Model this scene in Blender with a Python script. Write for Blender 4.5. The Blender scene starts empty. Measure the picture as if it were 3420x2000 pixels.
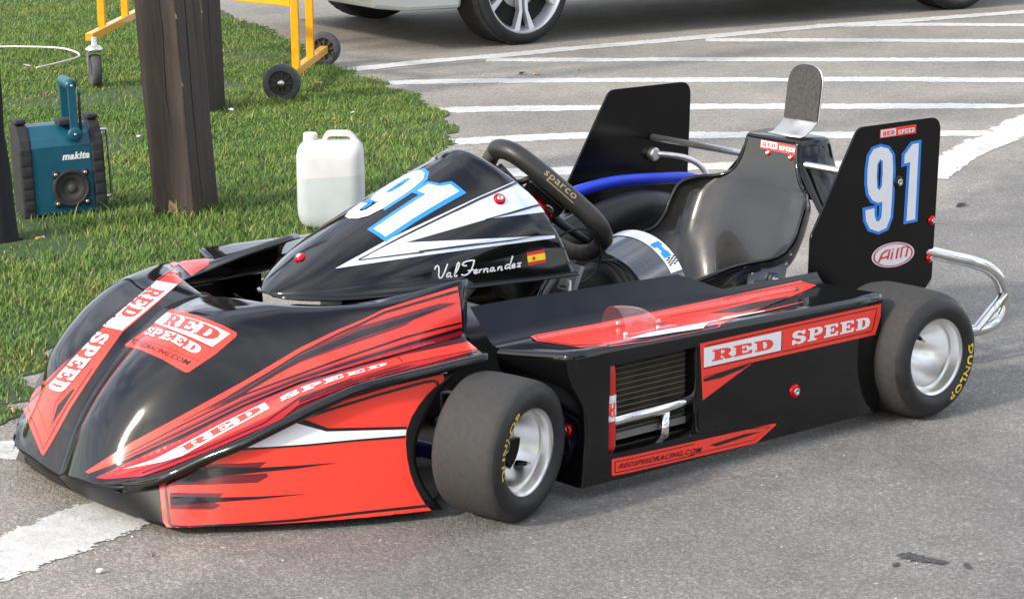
import bpy, bmesh, math, random
import numpy as np
from mathutils import Vector, Matrix
from mathutils.bvhtree import BVHTree

SC = bpy.context.scene
COL = SC.collection
rnd = random.Random(7)
R = math.radians

# ---------------------------------------------------------------- camera
cam_data = bpy.data.cameras.new("camera")
cam = bpy.data.objects.new("camera", cam_data)
COL.objects.link(cam)
cam_data.sensor_width = 36.0
cam_data.lens = 36.0 * 7652.3 / 3420.0
cam_data.clip_start = 0.1
cam_data.clip_end = 500.0
def place_camera(pos, yaw, pitch, roll):
    f = Vector((math.sin(yaw) * math.cos(pitch), math.cos(yaw) * math.cos(pitch), -math.sin(pitch)))
    r = Vector((math.cos(yaw), -math.sin(yaw), 0.0))
    u = r.cross(f)
    r2 = r * math.cos(roll) + u * math.sin(roll)
    u2 = u * math.cos(roll) - r * math.sin(roll)
    m = Matrix((r2, u2, -f)).transposed().to_4x4()
    m.translation = Vector(pos)
    cam.matrix_world = m
place_camera((-3.728, -3.8268, 1.3723), 0.6861, 0.2265, -0.0071)
SC.camera = cam

# ---------------------------------------------------------------- sky and sun
SUN_TO = Vector((-0.86, 0.03, 0.46)).normalized()
SUN_EL = math.asin(SUN_TO.z)
SUN_AZ = math.atan2(SUN_TO.x, SUN_TO.y)
world = bpy.data.worlds.new("World")
SC.world = world
world.use_nodes = True
wn = world.node_tree.nodes
wl = world.node_tree.links
wn.clear()
w_out = wn.new("ShaderNodeOutputWorld")
w_bg = wn.new("ShaderNodeBackground")
w_sky = wn.new("ShaderNodeTexSky")
w_sky.sky_type = 'NISHITA'
w_sky.sun_disc = False
w_sky.sun_elevation = SUN_EL
w_sky.sun_rotation = SUN_AZ
w_sky.air_density = 1.0
w_sky.dust_density = 2.0
w_bg.inputs["Strength"].default_value = 0.15
# broken white cloud over the whole dome
w_tc = wn.new("ShaderNodeTexCoord")
w_sep = wn.new("ShaderNodeSeparateXYZ")
wl.new(w_tc.outputs["Generated"], w_sep.inputs[0])
w_max = wn.new("ShaderNodeMath"); w_max.operation = 'MAXIMUM'; w_max.inputs[1].default_value = 0.06
wl.new(w_sep.outputs[2], w_max.inputs[0])
w_dx = wn.new("ShaderNodeMath"); w_dx.operation = 'DIVIDE'
w_dy = wn.new("ShaderNodeMath"); w_dy.operation = 'DIVIDE'
wl.new(w_sep.outputs[0], w_dx.inputs[0]); wl.new(w_max.outputs[0], w_dx.inputs[1])
wl.new(w_sep.outputs[1], w_dy.inputs[0]); wl.new(w_max.outputs[0], w_dy.inputs[1])
w_cmb = wn.new("ShaderNodeCombineXYZ")
wl.new(w_dx.outputs[0], w_cmb.inputs[0]); wl.new(w_dy.outputs[0], w_cmb.inputs[1])
w_noise = wn.new("ShaderNodeTexNoise")
w_noise.inputs["Scale"].default_value = 1.15
w_noise.inputs["Detail"].default_value = 7.0
w_noise.inputs["Roughness"].default_value = 0.55
w_noise.inputs["Distortion"].default_value = 0.5
wl.new(w_cmb.outputs[0], w_noise.inputs["Vector"])
w_ramp = wn.new("ShaderNodeValToRGB")
w_ramp.color_ramp.elements[0].position = 0.40
w_ramp.color_ramp.elements[1].position = 0.66
w_ramp.color_ramp.elements[0].color = (0.12, 0.12, 0.12, 1)
w_ramp.color_ramp.elements[1].color = (0.92, 0.92, 0.92, 1)
wl.new(w_noise.outputs["Fac"], w_ramp.inputs["Fac"])
w_mix = wn.new("ShaderNodeMixRGB")
w_mix.inputs[2].default_value = (8.6, 8.8, 9.2, 1.0)
wl.new(w_ramp.outputs["Color"], w_mix.inputs[0])
wl.new(w_sky.outputs["Color"], w_mix.inputs[1])
wl.new(w_mix.outputs[0], w_bg.inputs["Color"])
wl.new(w_bg.outputs[0], w_out.inputs["Surface"])

sun_data = bpy.data.lights.new("sun", 'SUN')
sun_data.energy = 2.3
sun_data.angle = R(5.0)
sun_data.color = (1.0, 0.92, 0.82)
sun = bpy.data.objects.new("sun", sun_data)
sun.rotation_euler = SUN_TO.to_track_quat('Z', 'Y').to_euler()
sun.location = (-8, -4, 7)
COL.objects.link(sun)

SC.view_settings.view_transform = 'Standard'
SC.view_settings.look = 'None'
SC.view_settings.exposure = 0.88
SC.view_settings.gamma = 1.0
SC.view_settings.use_curve_mapping = False

# ---------------------------------------------------------------- materials
MATS = {}
def node_mat(name):
    m = bpy.data.materials.new(name)
    m.use_nodes = True
    nt = m.node_tree
    return m, nt, nt.nodes["Principled BSDF"]
def mat(name, col, rough=0.5, metal=0.0, coat=0.0, spec=0.5, grain=0.0, gscale=60.0, bump=0.0, bscale=200.0,
        trans=0.0, ior=1.45, alpha=1.0, rvar=0.0):
    """plain surface with a little procedural grain in colour, roughness and relief"""
    if name in MATS:
        return MATS[name]
    m, nt, b = node_mat(name)
    b.inputs["Base Color"].default_value = (*col, 1)
    b.inputs["Roughness"].default_value = rough
    b.inputs["Metallic"].default_value = metal
    b.inputs["Coat Weight"].default_value = coat
    b.inputs["Coat Roughness"].default_value = 0.04
    b.inputs["Specular IOR Level"].default_value = spec
    b.inputs["IOR"].default_value = ior
    b.inputs["Transmission Weight"].default_value = trans
    b.inputs["Alpha"].default_value = alpha
    tc = nt.nodes.new("ShaderNodeTexCoord")
    if grain > 0 or rvar > 0:
        n = nt.nodes.new("ShaderNodeTexNoise")
        n.inputs["Scale"].default_value = gscale
        n.inputs["Detail"].default_value = 5
        nt.links.new(tc.outputs["Object"], n.inputs["Vector"])
        if grain > 0:
            mx = nt.nodes.new("ShaderNodeMixRGB")
            mx.blend_type = 'MULTIPLY'
            mx.inputs[0].default_value = 1.0
            mx.inputs[1].default_value = (*col, 1)
            rp = nt.nodes.new("ShaderNodeValToRGB")
            rp.color_ramp.elements[0].position = 0.3
            rp.color_ramp.elements[1].position = 0.7
            lo = 1 - grain
            hi = 1 + grain * 0.6
            rp.color_ramp.elements[0].color = (lo, lo, lo, 1)
            rp.color_ramp.elements[1].color = (hi, hi, hi, 1)
            nt.links.new(n.outputs["Fac"], rp.inputs["Fac"])
            nt.links.new(rp.outputs["Color"], mx.inputs[2])
            nt.links.new(mx.outputs[0], b.inputs["Base Color"])
        if rvar > 0:
            mr = nt.nodes.new("ShaderNodeMapRange")
            mr.inputs["From Min"].default_value = 0.3
            mr.inputs["From Max"].default_value = 0.7
            mr.inputs["To Min"].default_value = max(0.0, rough - rvar)
            mr.inputs["To Max"].default_value = rough + rvar
            nt.links.new(n.outputs["Fac"], mr.inputs["Value"])
            nt.links.new(mr.outputs[0], b.inputs["Roughness"])
    if bump > 0:
        n2 = nt.nodes.new("ShaderNodeTexNoise")
        n2.inputs["Scale"].default_value = bscale
        n2.inputs["Detail"].default_value = 4
        nt.links.new(tc.outputs["Object"], n2.inputs["Vector"])
        bp = nt.nodes.new("ShaderNodeBump")
        bp.inputs["Strength"].default_value = bump
        bp.inputs["Distance"].default_value = 0.002
        nt.links.new(n2.outputs["Fac"], bp.inputs["Height"])
        nt.links.new(bp.outputs[0], b.inputs["Normal"])
    MATS[name] = m
    return m

M_BLACK = mat("gloss_black_bodywork", (0.003, 0.003, 0.0035), 0.08, coat=0.15, rvar=0.05, gscale=13, bump=0.015, bscale=14)
M_SATIN = mat("satin_black_plastic", (0.008, 0.008, 0.009), 0.38, spec=0.35, grain=0.15, bump=0.05)
M_FIN = mat("satin_black_fin_sheet", (0.004, 0.004, 0.0045), 0.22, spec=0.3, rvar=0.06, gscale=12, bump=0.02, bscale=40)
M_RED = mat("vinyl_red", (0.88, 0.050, 0.030), 0.24, coat=0.3, rvar=0.05, gscale=12)
M_DRED = mat("vinyl_dark_red", (0.36, 0.012, 0.022), 0.24, coat=0.3)
M_MAROON = mat("vinyl_maroon", (0.12, 0.012, 0.02), 0.22, coat=0.4)
M_VBLACK = mat("vinyl_black", (0.010, 0.007, 0.009), 0.22, coat=0.4)
M_WHITE = mat("vinyl_white", (0.80, 0.80, 0.82), 0.25, coat=0.3, grain=0.03, gscale=20)
M_SILVER = mat("vinyl_silver", (0.62, 0.68, 0.78), 0.22, metal=0.25, coat=0.4, grain=0.06, gscale=10)
M_BLUE = mat("vinyl_blue", (0.02, 0.22, 0.72), 0.25, coat=0.3)
M_YELLOW = mat("print_yellow", (0.75, 0.52, 0.03), 0.5, grain=0.2, gscale=90)
M_FLAGY = mat("flag_yellow", (0.90, 0.68, 0.02), 0.3)
M_FLAGR = mat("flag_red", (0.70, 0.02, 0.02), 0.3)
M_CHROME = mat("chromed_steel_tube", (0.72, 0.71, 0.70), 0.10, metal=1.0, grain=0.10, gscale=35, rvar=0.06)
M_STEEL = mat("brushed_steel_rod", (0.66, 0.65, 0.62), 0.38, metal=1.0, grain=0.15, gscale=50)
M_ALU = mat("spun_aluminium_rim", (0.80, 0.79, 0.77), 0.30, metal=1.0, grain=0.04, gscale=8, rvar=0.04)
M_ALUP = mat("aluminium_plate", (0.55, 0.55, 0.54), 0.42, metal=0.8, grain=0.08, gscale=30)
M_ANOD = mat("anodised_red", (0.62, 0.010, 0.018), 0.22, metal=0.65)
M_BOLT = mat("zinc_bolt", (0.60, 0.60, 0.56), 0.30, metal=1.0, grain=0.2, gscale=200)
M_RUBBER = mat("slick_tyre_tread", (0.036, 0.0345, 0.033), 0.80, grain=0.16, gscale=90, bump=0.18, bscale=420)
M_SIDEW = mat("tyre_sidewall", (0.016, 0.016, 0.017), 0.50, grain=0.3, gscale=60, bump=0.10, bscale=160, rvar=0.12)
M_SUEDE = mat("worn_suede_grip", (0.085, 0.072, 0.060), 0.95, grain=0.3, gscale=70, bump=0.3, bscale=500)
M_LEATHER = mat("black_leather_rim", (0.020, 0.019, 0.018), 0.42, grain=0.2, gscale=60, bump=0.12, bscale=600)
M_GOLD = mat("gold_embossed_print", (0.30, 0.24, 0.13), 0.5)
M_HOSE = mat("blue_silicone_hose", (0.012, 0.042, 0.52), 0.40, grain=0.1, gscale=30)
M_DARK = mat("dark_metal", (0.03, 0.03, 0.03), 0.45, metal=0.5, grain=0.2)
M_BROWN = mat("brown_cable_tie_block", (0.22, 0.14, 0.08), 0.6, grain=0.3)
M_FIBRE = mat("moulded_fibreglass_seat", (0.020, 0.019, 0.017), 0.24, coat=0.4, rvar=0.10, gscale=11, bump=0.5, bscale=9)
M_GRIP = mat("grip_tape_pad", (0.055, 0.053, 0.05), 0.9, grain=0.3, gscale=120, bump=0.3, bscale=600)

# ---------------------------------------------------------------- mesh helpers
class MB:
    """collects simple shapes into one mesh"""
    def __init__(s):
        s.v = []; s.f = []; s.sm = []
    def add(s, v, f, smooth=True):
        o = len(s.v)
        s.v += [tuple(p) for p in v]
        s.f += [tuple(i + o for i in q) for q in f]
        s.sm += [smooth] * len(f)
        return s
    def box(s, c, d, rot=None, taper=1.0):
        x, y, z = d[0] / 2, d[1] / 2, d[2] / 2
        vs = [(-x, -y, -z), (x, -y, -z), (x, y, -z), (-x, y, -z),
              (-x * taper, -y * taper, z), (x * taper, -y * taper, z), (x * taper, y * taper, z), (-x * taper, y * taper, z)]
        c = Vector(c)
        vs = [c + (rot @ Vector(p) if rot else Vector(p)) for p in vs]
        return s.add(vs, [(0, 3, 2, 1), (4, 5, 6, 7), (0, 1, 5, 4), (1, 2, 6, 5), (2, 3, 7, 6), (3, 0, 4, 7)], False)
    def rbox(s, c, d, r=0.01, rot=None, seg=3):
        """box with rounded vertical edges and softened top and bottom"""
        x, y, z = d[0] / 2, d[1] / 2, d[2] / 2
        r = min(r, x * .95, y * .95, z * .95)
        def ring(ins, zz):
            out = []
            for cx, cy, a0 in ((x - r, y - r, 0), (-x + r, y - r, 90), (-x + r, -y + r, 180), (x - r, -y + r, 270)):
                for k in range(seg + 1):
                    a = R(a0 + 90 * k / seg)
                    out.append(Vector((cx + (r - ins) * math.cos(a), cy + (r - ins) * math.sin(a), zz)))
            return out
        rings = []
        for k in range(seg + 1):
            a = R(90 * k / seg)
            rings.append(ring(r * (1 - math.sin(a)), -z + r * (1 - math.cos(a))))
        for k in range(seg + 1):
            a = R(90 * (1 - k / seg))
            rings.append(ring(r * (1 - math.sin(a)), z - r * (1 - math.cos(a))))
        n = len(rings[0])
        vs = []
        for g in rings: vs += g
        fs = []
        for i in range(len(rings) - 1):
            for j in range(n):
                fs.append((i * n + j, i * n + (j + 1) % n, (i + 1) * n + (j + 1) % n, (i + 1) * n + j))
        fs.append(tuple(reversed(range(n))))
        fs.append(tuple(range((len(rings) - 1) * n, len(rings) * n)))
        c = Vector(c)
        vs = [c + (rot @ p if rot else p) for p in vs]
        return s.add(vs, fs, True)
    def tube(s, pts, r, seg=12, cap=True, closed=False):
        pts = [Vector(p) for p in pts]
        n = len(pts)
        rr = r if isinstance(r, (list, tuple)) else [r] * n
        tang = []
        for i in range(n):
            a = pts[(i - 1) % n] if (closed or i > 0) else pts[i]
            b = pts[(i + 1) % n] if (closed or i < n - 1) else pts[i]
            tang.append((b - a).normalized())
        up = Vector((0, 0, 1)) if abs(tang[0].z) < 0.9 else Vector((1, 0, 0))
        nrm = (up - tang[0] * up.dot(tang[0])).normalized()
        vs = []
        for i in range(n):
            nrm = (nrm - tang[i] * nrm.dot(tang[i])).normalized()
            bi = tang[i].cross(nrm)
            for k in range(seg):
                a = 2 * math.pi * k / seg
                vs.append(pts[i] + (nrm * math.cos(a) + bi * math.sin(a)) * rr[i])
        fs = []
        m = n if closed else n - 1
        for i in range(m):
            i2 = (i + 1) % n
            for k in range(seg):
                k2 = (k + 1) % seg
                fs.append((i * seg + k, i * seg + k2, i2 * seg + k2, i2 * seg + k))
        if cap and not closed:
            fs.append(tuple(reversed(range(seg))))
            fs.append(tuple(range((n - 1) * seg, n * seg)))
        return s.add(vs, fs, True)
    def lathe(s, prof, seg=48, mtx=None, arc=None, closed=False):
        """profile of (radius, height) about local z"""
        vs = []; fs = []
        n = len(prof)
        m = seg if arc is None else seg + 1
        for k in range(m):
            a = 2 * math.pi * k / seg if arc is None else R(arc[0] + (arc[1] - arc[0]) * k / seg)
            for r, h in prof:
                p = Vector((r * math.cos(a), r * math.sin(a), h))
                vs.append(mtx @ p if mtx else p)
        for k in range(seg):
            k2 = (k + 1) % m
            for i in range(n if closed else n - 1):
                i2 = (i + 1) % n
                fs.append((k * n + i, k2 * n + i, k2 * n + i2, k * n + i2))
        return s.add(vs, fs, True)
    def prism(s, poly, d0, d1, fn, smooth=False):
        """flat outline (u,v) extruded from d0 to d1; fn(u,v,d) -> xyz"""
        n = len(poly)
        vs = [fn(u, v, d0) for u, v in poly] + [fn(u, v, d1) for u, v in poly]
        fs = [tuple(reversed(range(n))), tuple(range(n, 2 * n))]
        for i in range(n):
            j = (i + 1) % n
            fs.append((i, j, n + j, n + i))
        return s.add(vs, fs, smooth)
    def grid(s, rows, smooth=True, flip=False, close_u=False, skip=None):
        n = len(rows[0])
        vs = [p for r in rows for p in r]
        fs = []
        for i in range(len(rows) - 1 + (1 if close_u else 0)):
            i2 = (i + 1) % len(rows)
            for j in range(n - 1):
                if skip and skip(i, j): continue
                q = (i * n + j, i * n + j + 1, i2 * n + j + 1, i2 * n + j)
                fs.append(tuple(reversed(q)) if flip else q)
        return s.add(vs, fs, smooth)
    def mesh(s, name, fix=True):
        me = bpy.data.meshes.new(name)
        me.from_pydata([tuple(p) for p in s.v], [], s.f)
        me.polygons.foreach_set("use_smooth", s.sm)
        me.update()
        if fix:
            bm = bmesh.new(); bm.from_mesh(me)
            bmesh.ops.remove_doubles(bm, verts=bm.verts, dist=1e-5)
            bmesh.ops.recalc_face_normals(bm, faces=bm.faces)
            bm.to_mesh(me); bm.free()
        return me

def obj(name, mb, material, parent=None, sharp=None, bevel=0.0, solid=0.0, fix=True):
    me = mb.mesh(name, fix) if isinstance(mb, MB) else mb
    if material is not None:
        me.materials.clear()
        me.materials.append(material)
    o = bpy.data.objects.new(name, me)
    COL.objects.link(o)
    if parent is not None:
        o.parent = parent
    if sharp is not None:
        me.set_sharp_from_angle(angle=R(sharp))
    if solid:
        md = o.modifiers.new("thickness", 'SOLIDIFY')
        md.thickness = solid; md.offset = -1
    if bevel:
        md = o.modifiers.new("edge", 'BEVEL')
        md.width = bevel; md.segments = 2; md.limit_method = 'ANGLE'; md.angle_limit = R(40)
        md.harden_normals = False
    return o

def thing(name, label, cat, loc=(0, 0, 0), rz=0.0, group=None):
    o = bpy.data.objects.new(name, None)
    o.empty_display_size = 0.1
    o.location = loc
    o.rotation_euler = (0, 0, rz)
    COL.objects.link(o)
    return tag(o, label, cat, group)
def tag(o, label, cat, group=None):
    o["label"] = label; o["category"] = cat
    if group: o["group"] = group
    return o
def copy_tree(o, parent=None):
    c = o.copy()
    COL.objects.link(c)
    if parent is not None: c.parent = parent
    for ch in [x for x in bpy.data.objects if x.parent == o]:
        copy_tree(ch, c)
    return c

def cr(p0, p1, p2, p3, t):
    return 0.5 * ((2 * p1) + (-p0 + p2) * t + (2 * p0 - 5 * p1 + 4 * p2 - p3) * t * t + (-p0 + 3 * p1 - 3 * p2 + p3) * t ** 3)
def spline(pts, n, closed=False):
    """Catmull-Rom through pts, n samples per span"""
    P = [np.array(p, float) for p in pts]
    m = len(P)
    out = []
    for i in range(m if closed else m - 1):
        if closed:
            a, b, c, d = P[(i - 1) % m], P[i], P[(i + 1) % m], P[(i + 2) % m]
        else:
            b, c = P[i], P[i + 1]
            a = P[i - 1] if i > 0 else 2 * b - c
            d = P[i + 2] if i + 2 < m else 2 * c - b
        for k in range(n):
            out.append(cr(a, b, c, d, k / n))
    if not closed: out.append(P[-1])
    return out
def lerp_table(tab, x):
    """tab: list of (x, values...), linear"""
    xs = [t[0] for t in tab]
    return [float(np.interp(x, xs, [t[i] for t in tab])) for i in range(1, len(tab[0]))]
def smooth_table(tab, x):
    for i in range(len(tab) - 1):
        if x <= tab[i + 1][0] or i == len(tab) - 2:
            b, c = np.array(tab[i], float), np.array(tab[i + 1], float)
            a = np.array(tab[i - 1], float) if i > 0 else 2 * b - c
            d = np.array(tab[i + 2], float) if i + 2 < len(tab) else 2 * c - b
            h = c[0] - b[0]
            t = min(max((x - b[0]) / h, 0), 1)
            m0 = (c - a) / (c[0] - a[0]) * h
            m1 = (d - b) / (d[0] - b[0]) * h
            v = (2 * t**3 - 3 * t**2 + 1) * b + (t**3 - 2 * t**2 + t) * m0 + (-2 * t**3 + 3 * t**2) * c + (t**3 - t**2) * m1
            return [float(q) for q in v[1:]]
def round_poly(poly, r, n=5):
    """round the corners of a closed 2-d outline; r scalar or one per corner"""
    out = []
    m = len(poly)
    for i in range(m):
        p = Vector(poly[i][:2]); a = Vector(poly[i - 1][:2]); b = Vector(poly[(i + 1) % m][:2])
        ri = r[i] if isinstance(r, (list, tuple)) else r
        da, db = (a - p), (b - p)
        if ri <= 0 or da.length < 1e-9 or db.length < 1e-9:
            out.append(tuple(p)); continue
        ang = da.angle(db)
        if ang > R(176) or ang < R(4):
            out.append(tuple(p)); continue
        k = min(ri / math.tan(ang / 2), da.length * .48, db.length * .48)
        s, e = p + da.normalized() * k, p + db.normalized() * k
        for j in range(n + 1):
            t = j / n
            out.append(tuple(s * (1 - t) ** 2 + p * 2 * t * (1 - t) + e * t * t))
    return out
# ---------------------------------------------------------------- ground
def ramp(nt, fac, stops):
    rp = nt.nodes.new("ShaderNodeValToRGB")
    el = rp.color_ramp.elements
    while len(el) < len(stops): el.new(0.5)
    for e, (p, c) in zip(el, stops):
        e.position = p
        e.color = (*c, 1) if len(c) == 3 else c
    nt.links.new(fac, rp.inputs["Fac"])
    return rp.outputs["Color"]
def tex(nt, kind, vec, scale, **kw):
    n = nt.nodes.new("ShaderNodeTex" + kind)
    n.inputs["Scale"].default_value = scale
    for k, v in kw.items():
        if k in n.inputs: n.inputs[k].default_value = v
        else: setattr(n, k, v)
    nt.links.new(vec, n.inputs["Vector"])
    return n
def mixc(nt, fac, a, b, mode='MIX'):
    mx = nt.nodes.new("ShaderNodeMixRGB")
    mx.blend_type = mode
    for i, v in ((0, fac), (1, a), (2, b)):
        if isinstance(v, (int, float)): mx.inputs[i].default_value = v if i == 0 else (v, v, v, 1)
        elif isinstance(v, tuple): mx.inputs[i].default_value = (*v, 1)
        else: nt.links.new(v, mx.inputs[i])
    return mx.outputs[0]
def math_node(nt, op, a, b=None, c=None):
    n = nt.nodes.new("ShaderNodeMath"); n.operation = op
    for i, v in enumerate((a, b, c)):
        if v is None: continue
        if isinstance(v, (int, float)): n.inputs[i].default_value = v
        else: nt.links.new(v, n.inputs[i])
    return n.outputs[0]

def asphalt_material():
    m, nt, b = node_mat("worn_asphalt")
    tc = nt.nodes.new("ShaderNodeTexCoord")
    P = tc.outputs["Object"]
    # warp the cells a little so that the stones are irregular
    wob = tex(nt, "Noise", P, 60.0, Detail=2.0)
    vm = nt.nodes.new("ShaderNodeVectorMath"); vm.operation = 'MULTIPLY_ADD'
    vm.inputs[1].default_value = (0.012, 0.012, 0.0)
    nt.links.new(wob.outputs["Color"], vm.inputs[0]); nt.links.new(P, vm.inputs[2])
    PW = vm.outputs[0]
    v1 = tex(nt, "Voronoi", PW, 150.0)
    v2 = tex(nt, "Voronoi", PW, 300.0)
    v3 = tex(nt, "Voronoi", PW, 48.0)
    big = tex(nt, "Noise", P, 1.1, Detail=5.0, Roughness=0.6)
    mid = tex(nt, "Noise", P, 9.0, Detail=5.0, Roughness=0.65)
    # each stone its own shade
    sep = nt.nodes.new("ShaderNodeSeparateColor"); nt.links.new(v1.outputs["Color"], sep.inputs[0])
    sep2 = nt.nodes.new("ShaderNodeSeparateColor"); nt.links.new(v2.outputs["Color"], sep2.inputs[0])
    sep3 = nt.nodes.new("ShaderNodeSeparateColor"); nt.links.new(v3.outputs["Color"], sep3.inputs[0])
    c1 = ramp(nt, sep.outputs[0], [(0.0, (0.184, 0.172, 0.158)), (0.5, (0.263, 0.250, 0.235)), (0.85, (0.341, 0.326, 0.304)), (1.0, (0.473, 0.446, 0.411))])
    c2 = ramp(nt, sep2.outputs[0], [(0.0, (0.166, 0.154, 0.140)), (0.7, (0.289, 0.277, 0.259)), (0.95, (0.385, 0.367, 0.341)), (1.0, (0.700, 0.665, 0.612))])
    col = mixc(nt, 0.5, c1, c2)
    # bitumen between the stones
    gap = ramp(nt, v1.outputs["Distance"], [(0.30, (1, 1, 1)), (0.62, (0.62, 0.61, 0.60))])
    col = mixc(nt, 1.0, col, gap, 'MULTIPLY')
    # scattered pale chips
    chip = ramp(nt, sep3.outputs[1], [(0.935, (0, 0, 0)), (0.945, (1, 1, 1))])
    chipd = ramp(nt, v3.outputs["Distance"], [(0.16, (1, 1, 1)), (0.22, (0, 0, 0))])
    chipm = mixc(nt, 1.0, chip, chipd, 'MULTIPLY')
    chipc = ramp(nt, sep3.outputs[2], [(0.0, (0.52, 0.50, 0.46)), (0.75, (0.45, 0.43, 0.40)), (1.0, (0.36, 0.26, 0.19))])
    col = mixc(nt, chipm, col, chipc)
    col = mixc(nt, 0.28, col, (0.225, 0.215, 0.20))
    # hairline cracks, here and there
    wv2 = nt.nodes.new("ShaderNodeVectorMath"); wv2.operation = 'MULTIPLY_ADD'
    wv2.inputs[1].default_value = (0.5, 0.5, 0.0)
    nw2 = tex(nt, "Noise", P, 3.0, Detail=6.0)
    nt.links.new(nw2.outputs["Color"], wv2.inputs[0]); nt.links.new(P, wv2.inputs[2])
    ck = tex(nt, "Voronoi", wv2.outputs[0], 0.9, feature='DISTANCE_TO_EDGE')
    ckm = mixc(nt, 1.0, ramp(nt, ck.outputs["Distance"], [(0.0, (1, 1, 1)), (0.004, (0, 0, 0))]), ramp(nt, big.outputs["Fac"], [(0.52, (0, 0, 0)), (0.6, (0.6, 0.6, 0.6))]), 'MULTIPLY')
    col = mixc(nt, ckm, col, (0.06, 0.057, 0.053))
    # broad stains and the lay of the surface
    col = mixc(nt, 1.0, col, ramp(nt, big.outputs["Fac"], [(0.3, (0.78, 0.78, 0.79)), (0.7, (1.20, 1.19, 1.17))]), 'MULTIPLY')
    col = mixc(nt, 1.0, col, ramp(nt, mid.outputs["Fac"], [(0.3, (0.90, 0.90, 0.90)), (0.7, (1.10, 1.10, 1.10))]), 'MULTIPLY')
    # two lays of tarmac meet along a seam: the older one with the hatching is paler
    sp = nt.nodes.new("ShaderNodeSeparateXYZ"); nt.links.new(P, sp.inputs[0])
    d = math_node(nt, 'SUBTRACT', math_node(nt, 'MULTIPLY_ADD', sp.outputs[0], -0.378, sp.outputs[1]), 0.164)
    d = math_node(nt, 'MULTIPLY_ADD', mid.outputs["Fac"], 0.25, d)
    seam = nt.nodes.new("ShaderNodeMapRange")
    seam.inputs["From Min"].default_value = 0.05; seam.inputs["From Max"].default_value = 0.22
    nt.links.new(d, seam.inputs["Value"])
    col = mixc(nt, seam.outputs[0], mixc(nt, 1.0, col, (0.86, 0.87, 0.89), 'MULTIPLY'), mixc(nt, 1.0, col, (1.20, 1.17, 1.12), 'MULTIPLY'))
    col = mixc(nt, 1.0, col, (0.985, 0.98, 0.965), 'MULTIPLY')
    nt.links.new(col, b.inputs["Base Color"])
    b.inputs["Roughness"].default_value = 0.82
    b.inputs["Specular IOR Level"].default_value = 0.35
    h = mixc(nt, 0.35, ramp(nt, v1.outputs["Distance"], [(0.0, (1, 1, 1)), (0.7, (0, 0, 0))]),
             ramp(nt, v2.outputs["Distance"], [(0.0, (1, 1, 1)), (0.7, (0, 0, 0))]))
    bp = nt.nodes.new("ShaderNodeBump")
    bp.inputs["Strength"].default_value = 0.55
    bp.inputs["Distance"].default_value = 0.003
    nt.links.new(h, bp.inputs["Height"])
    nt.links.new(bp.outputs[0], b.inputs["Normal"])
    return m
M_ASPH = asphalt_material()

def paint_material():
    m, nt, b = node_mat("worn_white_road_paint")
    tc = nt.nodes.new("ShaderNodeTexCoord")
    P = tc.outputs["Object"]
    n1 = tex(nt, "Noise", P, 26.0, Detail=6.0, Roughness=0.7)
    n2 = tex(nt, "Noise", P, 3.0, Detail=4.0)
    v = tex(nt, "Voronoi", P, 120.0)
    wv = nt.nodes.new("ShaderNodeVectorMath"); wv.operation = 'MULTIPLY_ADD'
    wv.inputs[1].default_value = (0.16, 0.16, 0.0)
    wn_ = tex(nt, "Noise", P, 12.0, Detail=4.0)
    nt.links.new(wn_.outputs["Color"], wv.inputs[0]); nt.links.new(P, wv.inputs[2])
    crack = tex(nt, "Voronoi", wv.outputs[0], 8.0, feature='DISTANCE_TO_EDGE')
    col = ramp(nt, n1.outputs["Fac"], [(0.25, (0.46, 0.45, 0.42)), (0.6, (0.62, 0.61, 0.58)), (0.8, (0.68, 0.67, 0.64))])
    col = mixc(nt, 1.0, col, ramp(nt, n2.outputs["Fac"], [(0.3, (0.82, 0.82, 0.82)), (0.7, (1.05, 1.05, 1.05))]), 'MULTIPLY')
    col = mixc(nt, 1.0, col, ramp(nt, crack.outputs["Distance"], [(0.0, (0.62, 0.61, 0.59)), (0.010, (1, 1, 1))]), 'MULTIPLY')
    nt.links.new(col, b.inputs["Base Color"])
    b.inputs["Roughness"].default_value = 0.7
    # worn through in places and frayed along the edges (UV: u along, v across 0..1)
    uv = tc.outputs["UV"]
    sp = nt.nodes.new("ShaderNodeSeparateXYZ"); nt.links.new(uv, sp.inputs[0])
    e = math_node(nt, 'ABSOLUTE', math_node(nt, 'SUBTRACT', sp.outputs[1], 0.5))
    e = math_node(nt, 'SUBTRACT', 0.5, e)
    e = math_node(nt, 'MULTIPLY', e, 2.2)
    nz = math_node(nt, 'ADD', math_node(nt, 'MULTIPLY', n1.outputs["Fac"], 0.85), math_node(nt, 'MULTIPLY', v.outputs["Distance"], -0.15))
    wear = math_node(nt, 'MULTIPLY', math_node(nt, 'SUBTRACT', n2.outputs["Fac"], 0.53), 2.2)
    a = math_node(nt, 'SUBTRACT', math_node(nt, 'ADD', e, nz), math_node(nt, 'MAXIMUM', wear, 0.0))
    mr = nt.nodes.new("ShaderNodeMapRange")
    mr.inputs["From Min"].default_value = 0.47; mr.inputs["From Max"].default_value = 0.53
    nt.links.new(a, mr.inputs["Value"])
    nt.links.new(mr.outputs[0], b.inputs["Alpha"])
    bp = nt.nodes.new("ShaderNodeBump")
    bp.inputs["Strength"].default_value = 0.5; bp.inputs["Distance"].default_value = 0.003
    nt.links.new(mixc(nt, 0.5, n1.outputs["Fac"], v.outputs["Distance"]), bp.inputs["Height"])
    nt.links.new(bp.outputs[0], b.inputs["Normal"])
    return m
M_PAINT = paint_material()

gm = MB().grid([[(-120 + 240 * i / 12, -120 + 240 * j / 12, 0) for i in range(13)] for j in range(13)])
ground = obj("car_park_asphalt", gm, M_ASPH)
ground["kind"] = "structure"

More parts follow.
